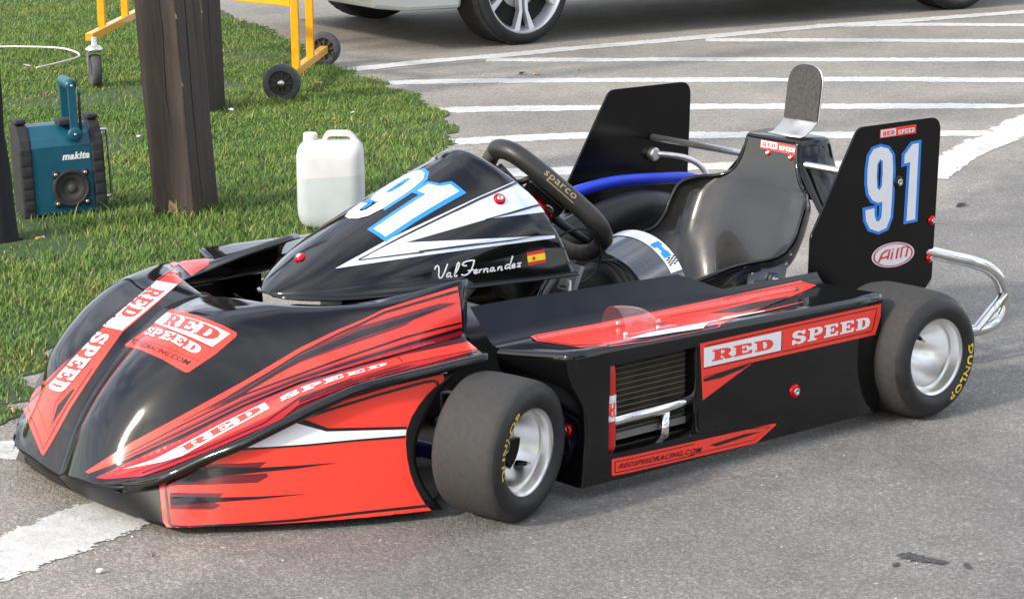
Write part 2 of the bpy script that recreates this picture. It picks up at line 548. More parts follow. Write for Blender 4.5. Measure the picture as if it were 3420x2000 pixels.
def painted_line(pts, width, name="painted_line", z=0.0012):
    P = [np.array(p, float) for p in pts]
    fine = spline(P, 8)
    rows = []
    wob = random.Random(int(abs(P[0][0]) * 1000))
    L = 0; uvs = []
    for i, p in enumerate(fine):
        a = fine[max(i - 1, 0)]; b = fine[min(i + 1, len(fine) - 1)]
        t = (b - a) / max(np.linalg.norm(b - a), 1e-6)
        n = np.array((-t[1], t[0]))
        w = (width if not isinstance(width, (list, tuple)) else np.interp(i / (len(fine) - 1), np.linspace(0, 1, len(width)), width))
        w = w * (1 + wob.uniform(-.05, .05))
        if i: L += np.linalg.norm(p - fine[i - 1])
        rows.append([(*(p - n * w * .56), z), (*(p, )[0], z), (*(p + n * w * .56), z)])
        uvs.append(L)
    mb = MB().grid(rows, smooth=False)
    me = mb.mesh(name, fix=False)
    uvl = me.uv_layers.new(name="UVMap")
    for poly in me.polygons:
        for li in poly.loop_indices:
            vi = me.loops[li].vertex_index
            uvl.data[li].uv = (uvs[vi // 3], (vi % 3) / 2)
    bm = bmesh.new(); bm.from_mesh(me); bmesh.ops.recalc_face_normals(bm, faces=bm.faces)
    for f in bm.faces:
        if f.normal.z < 0: f.normal_flip()
    bm.to_mesh(me); bm.free()
    o = obj(name, me, M_PAINT, ground)
    return o
painted_line([(5.55, 4.84), (5.99, 4.50), (6.38, 4.10), (7.2, 3.3)], .16)
painted_line([(4.62, 4.76), (5.12, 4.28), (5.73, 3.66), (6.6, 2.8)], .16)
painted_line([(3.25, 4.88), (3.62, 4.54), (3.98, 4.23), (4.52, 3.72), (4.82, 3.44), (5.17, 3.13), (6.0, 2.4)], .16)
painted_line([(2.40, 4.53), (2.69, 4.32), (2.98, 4.09), (3.46, 3.68), (4.11, 3.12), (4.36, 2.86), (4.57, 2.66), (5.3, 2.0)], .165)
painted_line([(2.03, 3.68), (2.28, 3.52), (2.58, 3.28), (2.97, 2.98), (3.34, 2.65), (3.63, 2.40), (3.92, 2.15), (4.4, 1.72)], .165)
painted_line([(1.54, 2.985), (1.77, 2.90), (2.06, 2.75), (2.43, 2.43), (2.78, 2.12), (3.10, 1.87), (3.25, 1.75)], .165)
painted_line([(1.05, 2.46), (1.30, 2.307), (1.48, 2.20), (1.92, 1.92), (2.25, 1.69), (2.62, 1.42)], .165)
painted_line([(2.50, 5.01), (2.98, 5.02), (3.42, 4.96), (3.89, 4.94), (4.57, 4.87), (5.19, 4.83), (5.59, 4.79), (6.04, 4.68), (6.48, 4.61), (6.95, 4.53), (8.2, 4.3)], .15, z=0.0020)
painted_line([(2.30, 1.25), (2.74, 1.50), (3.08, 1.64), (3.47, 1.80), (4.4, 2.15), (5.6, 2.6)], [.10, .14, .18, .20, .18, .16], z=0.0020)
painted_line([(-2.9, -.44), (-1.97, -.215), (-1.66, -.125), (-1.40, -.06), (-1.1, 0.02)], .20, z=0.0020)
painted_line([(-2.3, .96), (-1.65, .405), (-1.2, .03)], .135)

# grass verge: soil sheet, then blades
GRASS = [(-1.62, .52), (-1.50, .63), (-1.40, .74), (-1.30, .93), (-1.1, 1.15), (-.6, 1.35), (-.1, 1.55), (.30, 1.80), (.75, 2.3),
         (1.11, 2.62), (1.30, 2.72), (1.47, 2.88), (1.62, 3.06), (1.80, 3.28), (2.00, 3.62), (2.22, 4.08), (2.36, 4.48), (2.46, 4.85),
         (2.54, 5.10), (2.74, 5.60), (2.99, 6.16), (3.21, 6.74), (3.52, 7.67), (3.75, 8.55), (4.6, 11.5), (8, 20), (12, 60), (-60, 60), (-60, .9), (-10, 1.2), (-3.2, .8), (-2.2, .55)]
def ragged(poly, amp, seed):
    rg = random.Random(seed)
    out = []
    for i, a in enumerate(poly):
        b = poly[(i + 1) % len(poly)]
        L_ = math.hypot(b[0] - a[0], b[1] - a[1])
        n_ = 1 if L_ > 4 else max(1, int(L_ / .035))
        nx, ny = -(b[1] - a[1]) / L_, (b[0] - a[0]) / L_
        for k in range(n_):
            f = k / n_
            d = rg.uniform(-amp, amp) + amp * math.sin((i + f) * 5.3)
            out.append((a[0] + (b[0] - a[0]) * f + nx * d, a[1] + (b[1] - a[1]) * f + ny * d))
    return out
GRASS = ragged(GRASS, .022, 8)
def soil_material():
    m, nt, b = node_mat("grass_verge_soil")
    tc = nt.nodes.new("ShaderNodeTexCoord"); P = tc.outputs["Object"]
    a = tex(nt, "Noise", P, 2.2, Detail=6.0)
    c = tex(nt, "Noise", P, 70.0, Detail=6.0, Roughness=0.7)
    col = ramp(nt, a.outputs["Fac"], [(0.35, (0.050, 0.095, 0.022)), (0.6, (0.070, 0.115, 0.032)), (0.72, (0.17, 0.14, 0.085))])
    col = mixc(nt, 1.0, col, ramp(nt, c.outputs["Fac"], [(0.3, (0.45, 0.45, 0.45)), (0.7, (1.5, 1.5, 1.4))]), 'MULTIPLY')
    nt.links.new(col, b.inputs["Base Color"])
    b.inputs["Roughness"].default_value = 0.95
    bp = nt.nodes.new("ShaderNodeBump"); bp.inputs["Strength"].default_value = 1.0; bp.inputs["Distance"].default_value = 0.02
    nt.links.new(c.outputs["Fac"], bp.inputs["Height"]); nt.links.new(bp.outputs[0], b.inputs["Normal"])
    return m
vs = [(x, y, 0.003) for x, y in GRASS] + [(x, y, -0.02) for x, y in GRASS]
n = len(GRASS)
verge = obj("grass_verge", MB().add(vs, [tuple(range(n))] + [(i, (i + 1) % n, n + (i + 1) % n, n + i) for i in range(n)], False), soil_material())
verge["kind"] = "structure"

def in_poly(px, py, poly):
    inside = np.zeros(len(px), bool)
    m = len(poly); j = m - 1
    for i in range(m):
        xi, yi = poly[i]; xj, yj = poly[j]
        c = ((yi > py) != (yj > py)) & (px < (xj - xi) * (py - yi) / (yj - yi + 1e-12) + xi)
        inside ^= c
        j = i
    return inside
def value_noise(x, y, s, seed):
    g = np.random.default_rng(seed).random((64, 64))
    u, v = x / s, y / s
    iu, iv = np.floor(u).astype(int), np.floor(v).astype(int)
    fu, fv = u - iu, v - iv
    fu = fu * fu * (3 - 2 * fu); fv = fv * fv * (3 - 2 * fv)
    a, b = g[iu % 64, iv % 64], g[(iu + 1) % 64, iv % 64]
    c, d = g[iu % 64, (iv + 1) % 64], g[(iu + 1) % 64, (iv + 1) % 64]
    return (a * (1 - fu) + b * fu) * (1 - fv) + (c * (1 - fu) + d * fu) * fv
def grass_material():
    m, nt, b = node_mat("grass_blades")
    tc = nt.nodes.new("ShaderNodeTexCoord"); P = tc.outputs["Object"]
    geo = nt.nodes.new("ShaderNodeNewGeometry")
    a = tex(nt, "Noise", P, 1.7, Detail=4.0)
    c = tex(nt, "Noise", P, 9.0, Detail=3.0)
    rp = ramp(nt, geo.outputs["Random Per Island"], [(0.0, (0.062, 0.130, 0.019)), (0.5, (0.096, 0.184, 0.030)), (0.86, (0.15, 0.235, 0.046)), (0.93, (0.24, 0.23, 0.095)), (1.0, (0.40, 0.33, 0.16))])
    pat = ramp(nt, a.outputs["Fac"], [(0.33, (0.90, 0.98, 0.85)), (0.55, (1.15, 1.10, 1.0)), (0.70, (1.65, 1.25, 1.05))])
    col = mixc(nt, 1.0, rp, pat, 'MULTIPLY')
    col = mixc(nt, 1.0, col, ramp(nt, c.outputs["Fac"], [(0.3, (0.8, 0.85, 0.8)), (0.7, (1.2, 1.15, 1.2))]), 'MULTIPLY')
    nt.links.new(col, b.inputs["Base Color"])
    b.inputs["Roughness"].default_value = 0.55
    b.inputs["Specular IOR Level"].default_value = 0.3
    b.inputs["Subsurface Weight"].default_value = 0.0
    return m
def make_grass():
    rg = np.random.default_rng(11)
    X = []; Y = []
    # area the picture can see, and a margin
    VIS = [(-3.0, .2), (-1.0, .7), (.4, 1.5), (2.2, 2.6), (3.0, 5.0), (4.5, 9.5), (5.2, 12.5), (3.6, 13), (-.6, 8.5), (-2.9, 3.5)]
    N = 1700000
    x = rg.uniform(-3, 5.3, N); y = rg.uniform(.2, 13, N)
    k = in_poly(x, y, GRASS) & in_poly(x, y, VIS)
    x, y = x[k], y[k]
    dens = 0.35 + 0.9 * value_noise(x, y, .35, 1) + 0.5 * value_noise(x, y, .08, 2)
    bald = value_noise(x, y, .55, 5)
    dens *= np.clip(1.25 - 1.6 * np.clip(bald - .50, 0, 1) * 2.2, .12, 1.2)
    edge_d = np.full(len(x), 9.0)
    E_ = [p for p in GRASS if -1.8 < p[0] < 4 and .3 < p[1] < 9]
    for gx, gy in E_: edge_d = np.minimum(edge_d, (x - gx) ** 2 + (y - gy) ** 2)
    edge_d = np.sqrt(edge_d)
    dens *= np.clip(.25 + edge_d / .14 * (.4 + value_noise(x, y, .12, 21)), 0, 1)
    far = np.clip((y - 4.5) / 6, 0, .6)
    k = rg.random(len(x)) < np.clip(dens * (1 - far) * 0.95, 0, 1)
    x, y = x[k], y[k]
    # frayed edge: tufts lean over the tarmac
    h = 0.008 + 0.018 * rg.random(len(x)) * (0.30 + 1.2 * value_noise(x, y, .16, 3))
    h *= np.where(rg.random(len(x)) > .97, 1.8, 1.0)
    # long unmown tufts round the posts and the can
    for (cx, cy, rad, f) in ((.06, 2.36, .26, 2.0), (1.42, 4.33, .22, 2.2), (.25, 1.93, .2, 1.6), (-.5, 2.4, .25, 1.3)):
        d = np.hypot(x - cx, y - cy)
        h *= 1 + (f - 1) * np.clip(1.25 - d / rad, 0, 1) * rg.random(len(x))
    keep = np.ones(len(x), bool)
    for (cx, cy, rad) in ((-.235, 2.68, .105), (.27, 1.93, .07)):
        keep &= np.hypot(x - cx, y - cy) > rad
    x, y, h = x[keep], y[keep], h[keep]
    n = len(x)
    az = rg.uniform(0, 2 * np.pi, n)
    lean = rg.uniform(.2, 1.5, n) * h
    w = rg.uniform(.0008, .0018, n)
    wa = az + np.pi / 2 + rg.normal(0, .4, n)
    cx, cy = np.cos(wa) * w, np.sin(wa) * w
    dx, dy = np.cos(az) * lean, np.sin(az) * lean
    z0 = np.full(n, .002)
    # clover: small flat leaves among the blades
    V = np.empty((n, 5, 3), np.float32)
    V[:, 0] = np.stack([x - cx, y - cy, z0], -1)
    V[:, 1] = np.stack([x + cx, y + cy, z0], -1)
    V[:, 2] = np.stack([x + dx * .4 + cx * .8, y + dy * .4 + cy * .8, z0 + h * .62], -1)
    V[:, 3] = np.stack([x + dx * .4 - cx * .8, y + dy * .4 - cy * .8, z0 + h * .62], -1)
    V[:, 4] = np.stack([x + dx, y + dy, z0 + h * .98], -1)
    me = bpy.data.meshes.new("grass")
    me.vertices.add(n * 5)
    me.vertices.foreach_set("co", V.reshape(-1))
    base = (np.arange(n) * 5)[:, None]
    idx = np.concatenate([base + np.array([0, 1, 2, 3]), base + np.array([3, 2, 4])], 1).astype(np.int32)
    me.loops.add(n * 7)
    me.loops.foreach_set("vertex_index", idx.reshape(-1))
    st = np.empty((n, 2), np.int32); st[:, 0] = np.arange(n) * 7; st[:, 1] = st[:, 0] + 4
    me.polygons.add(n * 2)
    me.polygons.foreach_set("loop_start", st.reshape(-1))
    me.update(calc_edges=True)
    o = obj("grass", me, grass_material())
    o["kind"] = "stuff"
    tag(o, "short mown grass with clover and straw on the verge", "grass")
    return o
make_grass()
# ---------------------------------------------------------------- racing kart (x: rear axle at 0, nose towards -x; y: camera side negative)
kart = thing("racing_kart", "low black and red racing kart with number 91 on its cowl and rear fin", "kart", (0, 0, 0))

def patch(cols_a, cols_b, nu, nv, groups):
    """surface through station rows; groups: column index ranges joined with a crease between them"""
    rows = cols_a
    out = []
    fine_rows = []
    m = len(rows[0])
    cols = [spline([r[j] for r in rows], nu) for j in range(m)]
    for i in range(len(cols[0])):
        pts = [cols[j][i] for j in range(m)]
        line = []
        for a, b in groups:
            s = spline(pts[a:b + 1], nv)
            line += s if not line else s[1:]
        fine_rows.append(line)
    return fine_rows

# nose fairing, near half.  columns: centre/opening, hump, slope, wall foot, ledge, lip
NOSE = [
 [(-1.728, 0, .052), (-1.737, -.050, .060), (-1.737, -.105, .068), (-1.733, -.150, .076), (-1.726, -.18, .082), (-1.714, -.215, .090)],
 [(-1.708, 0, .096), (-1.713, -.058, .122), (-1.707, -.140, .126), (-1.698, -.190, .105), (-1.694, -.225, .100), (-1.690, -.255, .102)],
 [(-1.683, 0, .150), (-1.684, -.068, .184), (-1.670, -.158, .184), (-1.652, -.225, .130), (-1.656, -.265, .122), (-1.660, -.300, .123)],
 [(-1.635, 0, .216), (-1.636, -.080, .249), (-1.622, -.182, .240), (-1.604, -.262, .160), (-1.608, -.305, .152), (-1.612, -.345, .155)],
 [(-1.558, 0, .292), (-1.557, -.095, .318), (-1.546, -.205, .304), (-1.530, -.310, .204), (-1.545, -.357, .190), (-1.558, -.400, .188)],
 [(-1.472, 0, .343), (-1.467, -.112, .362), (-1.456, -.222, .346), (-1.452, -.350, .242), (-1.462, -.405, .232), (-1.471, -.455, .236)],
 [(-1.392, 0, .362), (-1.380, -.132, .372), (-1.365, -.240, .360), (-1.352, -.366, .269), (-1.366, -.432, .263), (-1.380, -.495, .274)],
 [(-1.380, -.085, .358), (-1.342, -.176, .368), (-1.316, -.262, .359), (-1.300, -.369, .273), (-1.316, -.443, .271), (-1.333, -.514, .284)],
 [(-1.335, -.165, .354), (-1.296, -.220, .364), (-1.262, -.283, .356), (-1.244, -.369, .277), (-1.266, -.451, .278), (-1.288, -.530, .291)],
 [(-1.238, -.226, .353), (-1.212, -.262, .362), (-1.184, -.308, .354), (-1.168, -.367, .280), (-1.198, -.458, .284), (-1.228, -.545, .297)],
 [(-1.102, -.270, .364), (-1.095, -.293, .370), (-1.087, -.325, .352), (-1.085, -.361, .282), (-1.128, -.46, .289), (-1.172, -.558, .303)],
 [(-.962, -.284, .379), (-.962, -.309, .384), (-.978, -.328, .355), (-1.000, -.353, .281), (-1.060, -.46, .292), (-1.126, -.575, .309)],
]
near = patch(NOSE, None, 6, 7, [(0, 3), (3, 5)])
def lip_roll(line):
    """fold the outer edge down into a rounded lip"""
    e = np.array(line[-1]); p = np.array(line[-4])
    out = e - p; out[2] = 0; out = out / max(np.linalg.norm(out), 1e-6)
    return [e + out * .006 + np.array((0, 0, -.003)), e + out * .009 + np.array((0, 0, -.010)), e + out * .006 + np.array((0, 0, -.018)), e - out * .004 + np.array((0, 0, -.021)), e - out * .022 + np.array((0, 0, -.020))]
near = [l + lip_roll(l) for l in near]
# far half: same hump and blade, its outer ledge set lower
FARC = {3: ((-1.636, -.085, .250), (-1.630, -.198, .240)), 4: ((-1.557, -.100, .320), (-1.554, -.214, .309)), 5: ((-1.467, -.112, .366), (-1.460, -.222, .361)), 6: ((-1.380, -.132, .377), (-1.370, -.235, .378)),
        7: ((-1.342, -.176, .373), (-1.318, -.262, .374)), 8: ((-1.296, -.220, .368), (-1.262, -.284, .366)), 9: ((-1.212, -.262, .363), (-1.184, -.308, .357))}
FARN = []
for k, r in enumerate(NOSE):
    a, b, c, d, f, e = r
    if k in FARC: b, c = FARC[k]
    e2 = (e[0], e[1] * .93, e[2] - .036 * min(1, k / 3))
    if k >= 2:
        d2 = (c[0] + (d[0] - c[0]) * .8, c[1] + (d[1] - c[1]) * .75, c[2] - .62 * (c[2] - e2[2]))
        f2 = ((d2[0] + e2[0]) / 2, (d2[1] + e2[1]) / 2, e2[2] + .3 * (d2[2] - e2[2]))
    else:
        d2, f2 = d, f
    FARN.append([a, b, c, d2, f2, e2])
far_half = patch(FARN, None, 6, 7, [(0, 5)])
far_half = [l + lip_roll(l) for l in far_half]
mir = lambda rows: [[(p[0], -p[1], p[2]) for p in l] for l in rows]
nb = MB().grid(near).grid(mir(far_half), flip=True)
nose = obj("nose_fairing", nb, M_BLACK, kart, sharp=85, solid=.003)

# skirt below the lip: front underside and the side panels ahead of the wheels
UP = [(-1.725, 0, .050), (-1.734, -.080, .062), (-1.730, -.150, .073), (-1.708, -.212, .085), (-1.660, -.275, .100), (-1.603, -.330, .135), (-1.548, -.385, .168), (-1.463, -.440, .216), (-1.372, -.480, .254), (-1.285, -.513, .271), (-1.215, -.533, .279), (-1.165, -.543, .284)]
DN = [(-1.700, 0, .020), (-1.700, -.10, .020), (-1.692, -.20, .020), (-1.684, -.27, .020), (-1.668, -.318, .020), (-1.622, -.350, .020), (-1.555, -.396, .020), (-1.472, -.446, .020), (-1.385, -.492, .020), (-1.310, -.525, .020), (-1.262, -.543, .020), (-1.222, -.557, .020)]
u = spline(UP, 5); d = spline(DN, 5)
def skirt_rows(sgn):
    rows = []
    K = 10
    for k in range(K + 1):
        t = k / K
        row = []
        for i in range(len(u)):
            p = np.array(u[i]) * (1 - t) + np.array(d[i]) * t
            row.append(p)
        rows.append(row)
    # wheel cut-out: the tail of the panel is arched round the tyre
    n = len(u)
    for k, row in enumerate(rows):
        z = row[-1][2]
        t = k / K
        cut = .072 * math.sin(math.pi * min(1, max(0, t))) ** .85
        s0 = int(n * .60)
        tail = row[s0:]
        L = [0]
        for i in range(1, len(tail)): L.append(L[-1] + np.linalg.norm(np.array(tail[i]) - np.array(tail[i - 1])))
        tot = L[-1]; f = (tot - cut) / tot
        xs = [q * f for q in L]
        new = [np.array([np.interp(s, L, [tail[i][c] for i in range(len(tail))]) for c in range(3)]) for s in xs]
        row[s0:] = new
    return [[(p[0], p[1] * (1 if sgn > 0 else -.80), p[2]) for p in r] for r in rows]
panels = []
for sgn in (1, -1):
    mb = MB().grid(skirt_rows(sgn), flip=sgn < 0)
    panels.append(obj("front_side_panel", mb, M_SATIN, kart, sharp=50, solid=.003))
side_panel = panels[0]
# floor tray joining the panels under the nose
tray = MB().add([(x, y, .024) for x, y in [(-1.69, -.25), (-1.63, -.34), (-1.4, -.48), (-1.25, -.54), (-.95, -.30), (.25, -.30), (.25, .30), (-.95, .30), (-1.25, .54), (-1.4, .48), (-1.63, .34), (-1.69, .25)]], [tuple(range(12))], False)
obj("floor_tray", tray, mat("dusty_floor_tray", (0.115, 0.100, 0.078), .6, grain=.4, gscale=14), kart, solid=.003)

# steering cowl
COWL = [  # x, ridge z, half width, base z
 (-1.242, .345, .006, .342), (-1.230, .354, .034, .341), (-1.204, .371, .070, .340), (-1.165, .394, .106, .340), (-1.110, .426, .140, .341), (-1.040, .460, .168, .342), (-.960, .495, .187, .341), (-.880, .529, .198, .338),
 (-.812, .556, .205, .335), (-.780, .568, .208, .333), (-.757, .580, .210, .332), (-.736, .584, .212, .331), (-.704, .568, .215, .330)]
CREAR = {"top": -.735}
def cowl_rows():
    rows = []
    xs = [c[0] for c in COWL]
    X = []
    for i in range(len(xs) - 1):
        for k in range(5): X.append(xs[i] + (xs[i + 1] - xs[i]) * k / 5)
    X.append(xs[-1])
    for x in X:
        zr, w, zb = smooth_table(COWL, x)
        t = (x + 1.242) / .542
        row = []
        # base flange, side, ridge, side, flange
        half = [(w + .020, zb - .001), (w + .014, zb + .002), (w + .005, zb + .004)]
        for k in range(1, 17):
            a = math.pi / 2 * k / 16
            c, s = max(math.cos(a), 0.0), math.sin(a)
            yy = w * (c ** 1.08)
            zz = zb + .004 + (zr - zb - .004) * (s ** .98)
            half.append((max(yy, 0), zz))
        half[-1] = (0, half[-1][1])
        # shear: the lower edge reaches further back than the top
        def xx(z):
            g = (zr - z) / max(zr - zb, .01)
            sh = .105 * max(0, (t - .55) / .45) ** 1.3
            return x + sh * max(0.0, min(1.0, g)) ** .8
        row = [(xx(z), -y, z) for y, z in half] + [(xx(z), y, z) for y, z in reversed(half[:-1])]
        rows.append(row)
    return rows
cowl = obj("steering_cowl", MB().grid(cowl_rows(), flip=True), M_BLACK, kart, sharp=60, solid=.003)

# side pods
def pod_mesh(sgn):
    mb = MB()
    zb = .030
    ytop = lambda x: -.660
    def deck(x): return .303 + (x + 1.0) * -.020          # height of the outer deck edge
    def crease(x): return .288 + (x + 1.0) * -.012
    def wall(x): return crease(x) + .016 if sgn > 0 else lerp_table([(-1.03, .362), (-.462, .346), (-.448, .342), (-.425, .310), (-.412, .306), (-.1, .301)], x)[0]
    def corner(z): return smooth_table([(.02, -.966), (.05, -.961), (.093, -.956), (.128, -.952), (.17, -.955), (.211, -.963), (.26, -.978), (.294, -.994), (.31, -.998)], z)[0]
    # outer face with the radiator opening
    xs = [0.0, .018, .05, .0, .0]
    X = [-.93, -.905, -.893, -.84, -.78, -.72, -.656, -.645, -.61, -.5, -.4, -.3, -.2, -.122, -.110]
    Z = [zb, .045, .065, .084, .12, .17, .22, .262, .272, .286]
    OPEN = (2, 6, 3, 7)   # X index, Z index of the opening
    rows = []
    for j, z in enumerate(Z):
        row = []
        for i, x in enumerate(X):
            yy = -.660 + .010 * (z - .03) / .25 * 0
            zz = z
            if j == len(Z) - 1: zz = deck(x) - .013
            xx = x
            if i == 0:
                row.append((corner(zz) + .012, -.655, zz)); continue
            if i == len(X) - 1: yy = -.652
            if x < -.85: yy += .004 * (z < .2)
            row.append((xx, yy, zz))
        rows.append(row)
    mb.grid(rows, smooth=True, skip=lambda a, b: OPEN[2] <= a < OPEN[3] and OPEN[0] <= b < OPEN[1])
    # opening returns
    oi0, oi1, oj0, oj1 = OPEN
    loop = [rows[oj0][i] for i in range(oi0, oi1 + 1)] + [rows[j][oi1] for j in range(oj0 + 1, oj1 + 1)] + [rows[oj1][i] for i in range(oi1 - 1, oi0 - 1, -1)] + [rows[j][oi0] for j in range(oj1 - 1, oj0, -1)]
    cx = sum(p[0] for p in loop) / len(loop); cz = sum(p[2] for p in loop) / len(loop)
    l1 = [(p[0] + (cx - p[0]) * .015, p[1] + .004, p[2] + (cz - p[2]) * .02) for p in loop]
    l2 = [(cx + (p[0] - cx) * .94, p[1] + .014, cz + (p[2] - cz) * .92) for p in loop]
    l3 = [(cx + (p[0] - cx) * .95, p[1] + .10, cz + (p[2] - cz) * .94) for p in loop]
    mb.grid([a + [a[0]] for a in (loop, l1, l2, l3)], smooth=True)
    # rounded top edge, deck, fillet, inner wall
    XD = [-.985, -.95] + [x for x in X[2:]]
    rows = []
    for i, x in enumerate([None] + XD[1:]):
        line = []
        first = x is None
        xx = -.985 if first else x
        dz = deck(xx); cz_ = crease(xx); wz = wall(xx)
        front = (lambda y: -.985 - .045 * ((y + .655) / .16)) if first else (lambda y: xx)
        def P(y, z): line.append((front(y), y, z))
        for a in range(0, 5):
            t = R(90 * a / 4)
            P(-.660 + .013 * (1 - math.cos(t)) if not (i == len(XD) - 1) else -.652 + .013 * (1 - math.cos(t)), dz - .013 + .013 * math.sin(t))
        for k in range(1, 7):
            y = -.647 + (.647 - .496) * k / 6
            P(y, dz + (cz_ - dz) * k / 6)
        P(-.486, cz_ + .001); P(-.477, cz_ + .005); P(-.470, cz_ + .012)
        hgt = max(.002, wz - cz_ - .012)
        for k in range(1, 4): P(-.470 + .72 * hgt * k / 3, cz_ + .012 + hgt * k / 3)
        rows.append(line)
    mb.grid(rows, smooth=True, flip=True)
    # front face: rolls over from the deck edge and wraps inwards round the tyre
    top = rows[0][:11]
    fr = [top]
    for dx, dz in ((-.007, -.003), (-.011, -.010), (-.010, -.020)):
        ln = []
        for c_, p in enumerate(top):
            z = min(p[2], top[4][2]) + dz
            wgt = (1.0, .6, .25, .08, 0)[min(c_, 4)]
            xr = p[0] + dx
            ln.append((xr + (corner(min(z, .30)) + .012 - xr) * wgt, p[1] + (-.656 - p[1]) * wgt, z))
        fr.append(ln)
    for j in range(1, 13):
        t = j / 12
        line = []
        for c_, p in enumerate(top):
            z = fr[3][c_][2] + (zb - fr[3][c_][2]) * t
            s_ = max(0, c_ - 4) / 6
            x0 = fr[3][c_][0]
            k_ = min(1.0, t * 2.2)
            k_ = k_ * k_ * (3 - 2 * k_)
            if c_ == 0:
                line.append((corner(z) + .012, -.656, z)); continue
            xt = corner(z) + (.012, .008, .004, .001, 0)[min(c_, 4)] + .045 * s_ * math.sin(math.pi * t) - .008 * t * s_
            line.append((x0 + (xt - x0) * k_, max(p[1], -.657), z))
        fr.append(line)
    mb.grid(fr, smooth=True, flip=True)
    # front of the raised inner wall and rear closing plate
    mb.add([(-.110, -.652, .03), (-.110, -.652, .272), (-.110, -.640, .284), (-.110, -.475, .278), (-.110, -.458, .298), (-.110, -.458, .03)], [(0, 1, 2, 3, 4, 5)], False)
    if sgn > 0:
        mb.v = [(x, -y, z) for x, y, z in mb.v]
    return mb
near_pod = obj("side_pod", pod_mesh(-1), M_BLACK, kart, sharp=42)
far_pod = obj("side_pod", pod_mesh(1), M_BLACK, kart, sharp=42)

# radiator behind the near opening
def radiator_material():
    m, nt, b = node_mat("radiator_core")
    tc = nt.nodes.new("ShaderNodeTexCoord")
    n = tex(nt, "Noise", tc.outputs["Object"], 14.0, Detail=3.0)
    nt.links.new(ramp(nt, n.outputs["Fac"], [(0.3, (0.11, 0.105, 0.085)), (0.7, (0.24, 0.22, 0.16))]), b.inputs["Base Color"])
    b.inputs["Metallic"].default_value = 0.5
    b.inputs["Roughness"].default_value = 0.5
    return m
M_RAD = radiator_material()
RY = -.628
rad = obj("radiator", MB().box((-.729, RY + .036, .190), (.300, .05, .180)), M_RAD, kart)
for k in range(15):
    z = .276 - k * .0112
    obj("radiator_tube", MB().box((-.729, RY + .004, z), (.290, .008, .0008)), mat("radiator_tube_brass", (0.20, 0.18, 0.125), .6, metal=.2), rad)
zig = MB()
for k in range(14):
    z0 = .276 - k * .0112 - .0012; z1 = z0 - .0092
    N = 84
    for i in range(N):
        x0 = -.872 + .290 * i / N; x1 = -.872 + .290 * (i + .5) / N; x2 = -.872 + .290 * (i + 1) / N
        zig.add([(x0, RY + .001, z0), (x0, RY + .010, z0), (x1, RY + .010, z1), (x1, RY + .001, z1)], [(0, 1, 2, 3)], False)
        zig.add([(x1, RY + .001, z1), (x1, RY + .010, z1), (x2, RY + .010, z0), (x2, RY + .001, z0)], [(0, 1, 2, 3)], False)
fz = obj("cooling_fins", zig, M_RAD, rad, fix=False); fz["kind"] = "stuff"
obj("radiator_frame", MB().box((-.729, RY + .006, .106), (.300, .014, .014)), mat("radiator_frame_grey", (0.20, 0.195, 0.18), .5, metal=.3), rad)
# red bottle with a sticker at the front of the opening
bt = MB().lathe([(0, 0), (.015, 0), (.018, .01), (.018, .16), (.015, .175), (.010, .185), (.010, .20), (0, .20)], 24, Matrix.Translation((-.879, -.634, .085)))
bottle_red = obj("red_catch_bottle", bt, mat("red_plastic_bottle", (0.55, 0.012, 0.015), .28, coat=.3), kart)
# chromed side bar seen through the opening
obj("side_bar", MB().tube(spline([(-.91, -.615, .134), (-.88, -.634, .141), (-.83, -.642, .145), (-.76, -.643, .146), (-.69, -.638, .147), (-.645, -.625, .147), (-.60, -.59, .145)], 6), .0118, 16), M_CHROME, kart)
obj("side_bar_strut", MB().tube([(-.730, -.640, .140), (-.732, -.638, .062)], .0108, 16).tube([(-.732, -.638, .064), (-.732, -.60, .040)], .0108, 16), M_CHROME, kart)

# clear air deflector on the pod deck
def clear_material(name, tint, ior=1.5, haze=.10):
    m = bpy.data.materials.new(name); m.use_nodes = True
    nt = m.node_tree; nt.nodes.clear()
    out = nt.nodes.new("ShaderNodeOutputMaterial")
    tr = nt.nodes.new("ShaderNodeBsdfTransparent"); tr.inputs[0].default_value = (*tint, 1)
    gl = nt.nodes.new("ShaderNodeBsdfGlossy"); gl.inputs["Roughness"].default_value = 0.03
    fr = nt.nodes.new("ShaderNodeFresnel")
    gg = nt.nodes.new("ShaderNodeNewGeometry")
    mi_ = nt.nodes.new("ShaderNodeMapRange"); mi_.inputs["To Min"].default_value = ior; mi_.inputs["To Max"].default_value = 1 / ior
    nt.links.new(gg.outputs["Backfacing"], mi_.inputs["Value"]); nt.links.new(mi_.outputs[0], fr.inputs[0])
    mx = nt.nodes.new("ShaderNodeMixShader")
    df = nt.nodes.new("ShaderNodeBsdfDiffuse"); df.inputs[0].default_value = (0.7, 0.7, 0.72, 1)
    hz = nt.nodes.new("ShaderNodeMixShader"); hz.inputs[0].default_value = haze
    nt.links.new(tr.outputs[0], hz.inputs[1]); nt.links.new(df.outputs[0], hz.inputs[2])
    nt.links.new(fr.outputs[0], mx.inputs[0]); nt.links.new(hz.outputs[0], mx.inputs[1]); nt.links.new(gl.outputs[0], mx.inputs[2])
    nt.links.new(mx.outputs[0], out.inputs[0])
    return m
M_CLEAR = clear_material("clear_polycarbonate", (0.93, 0.94, 0.95), 1.45, .07)
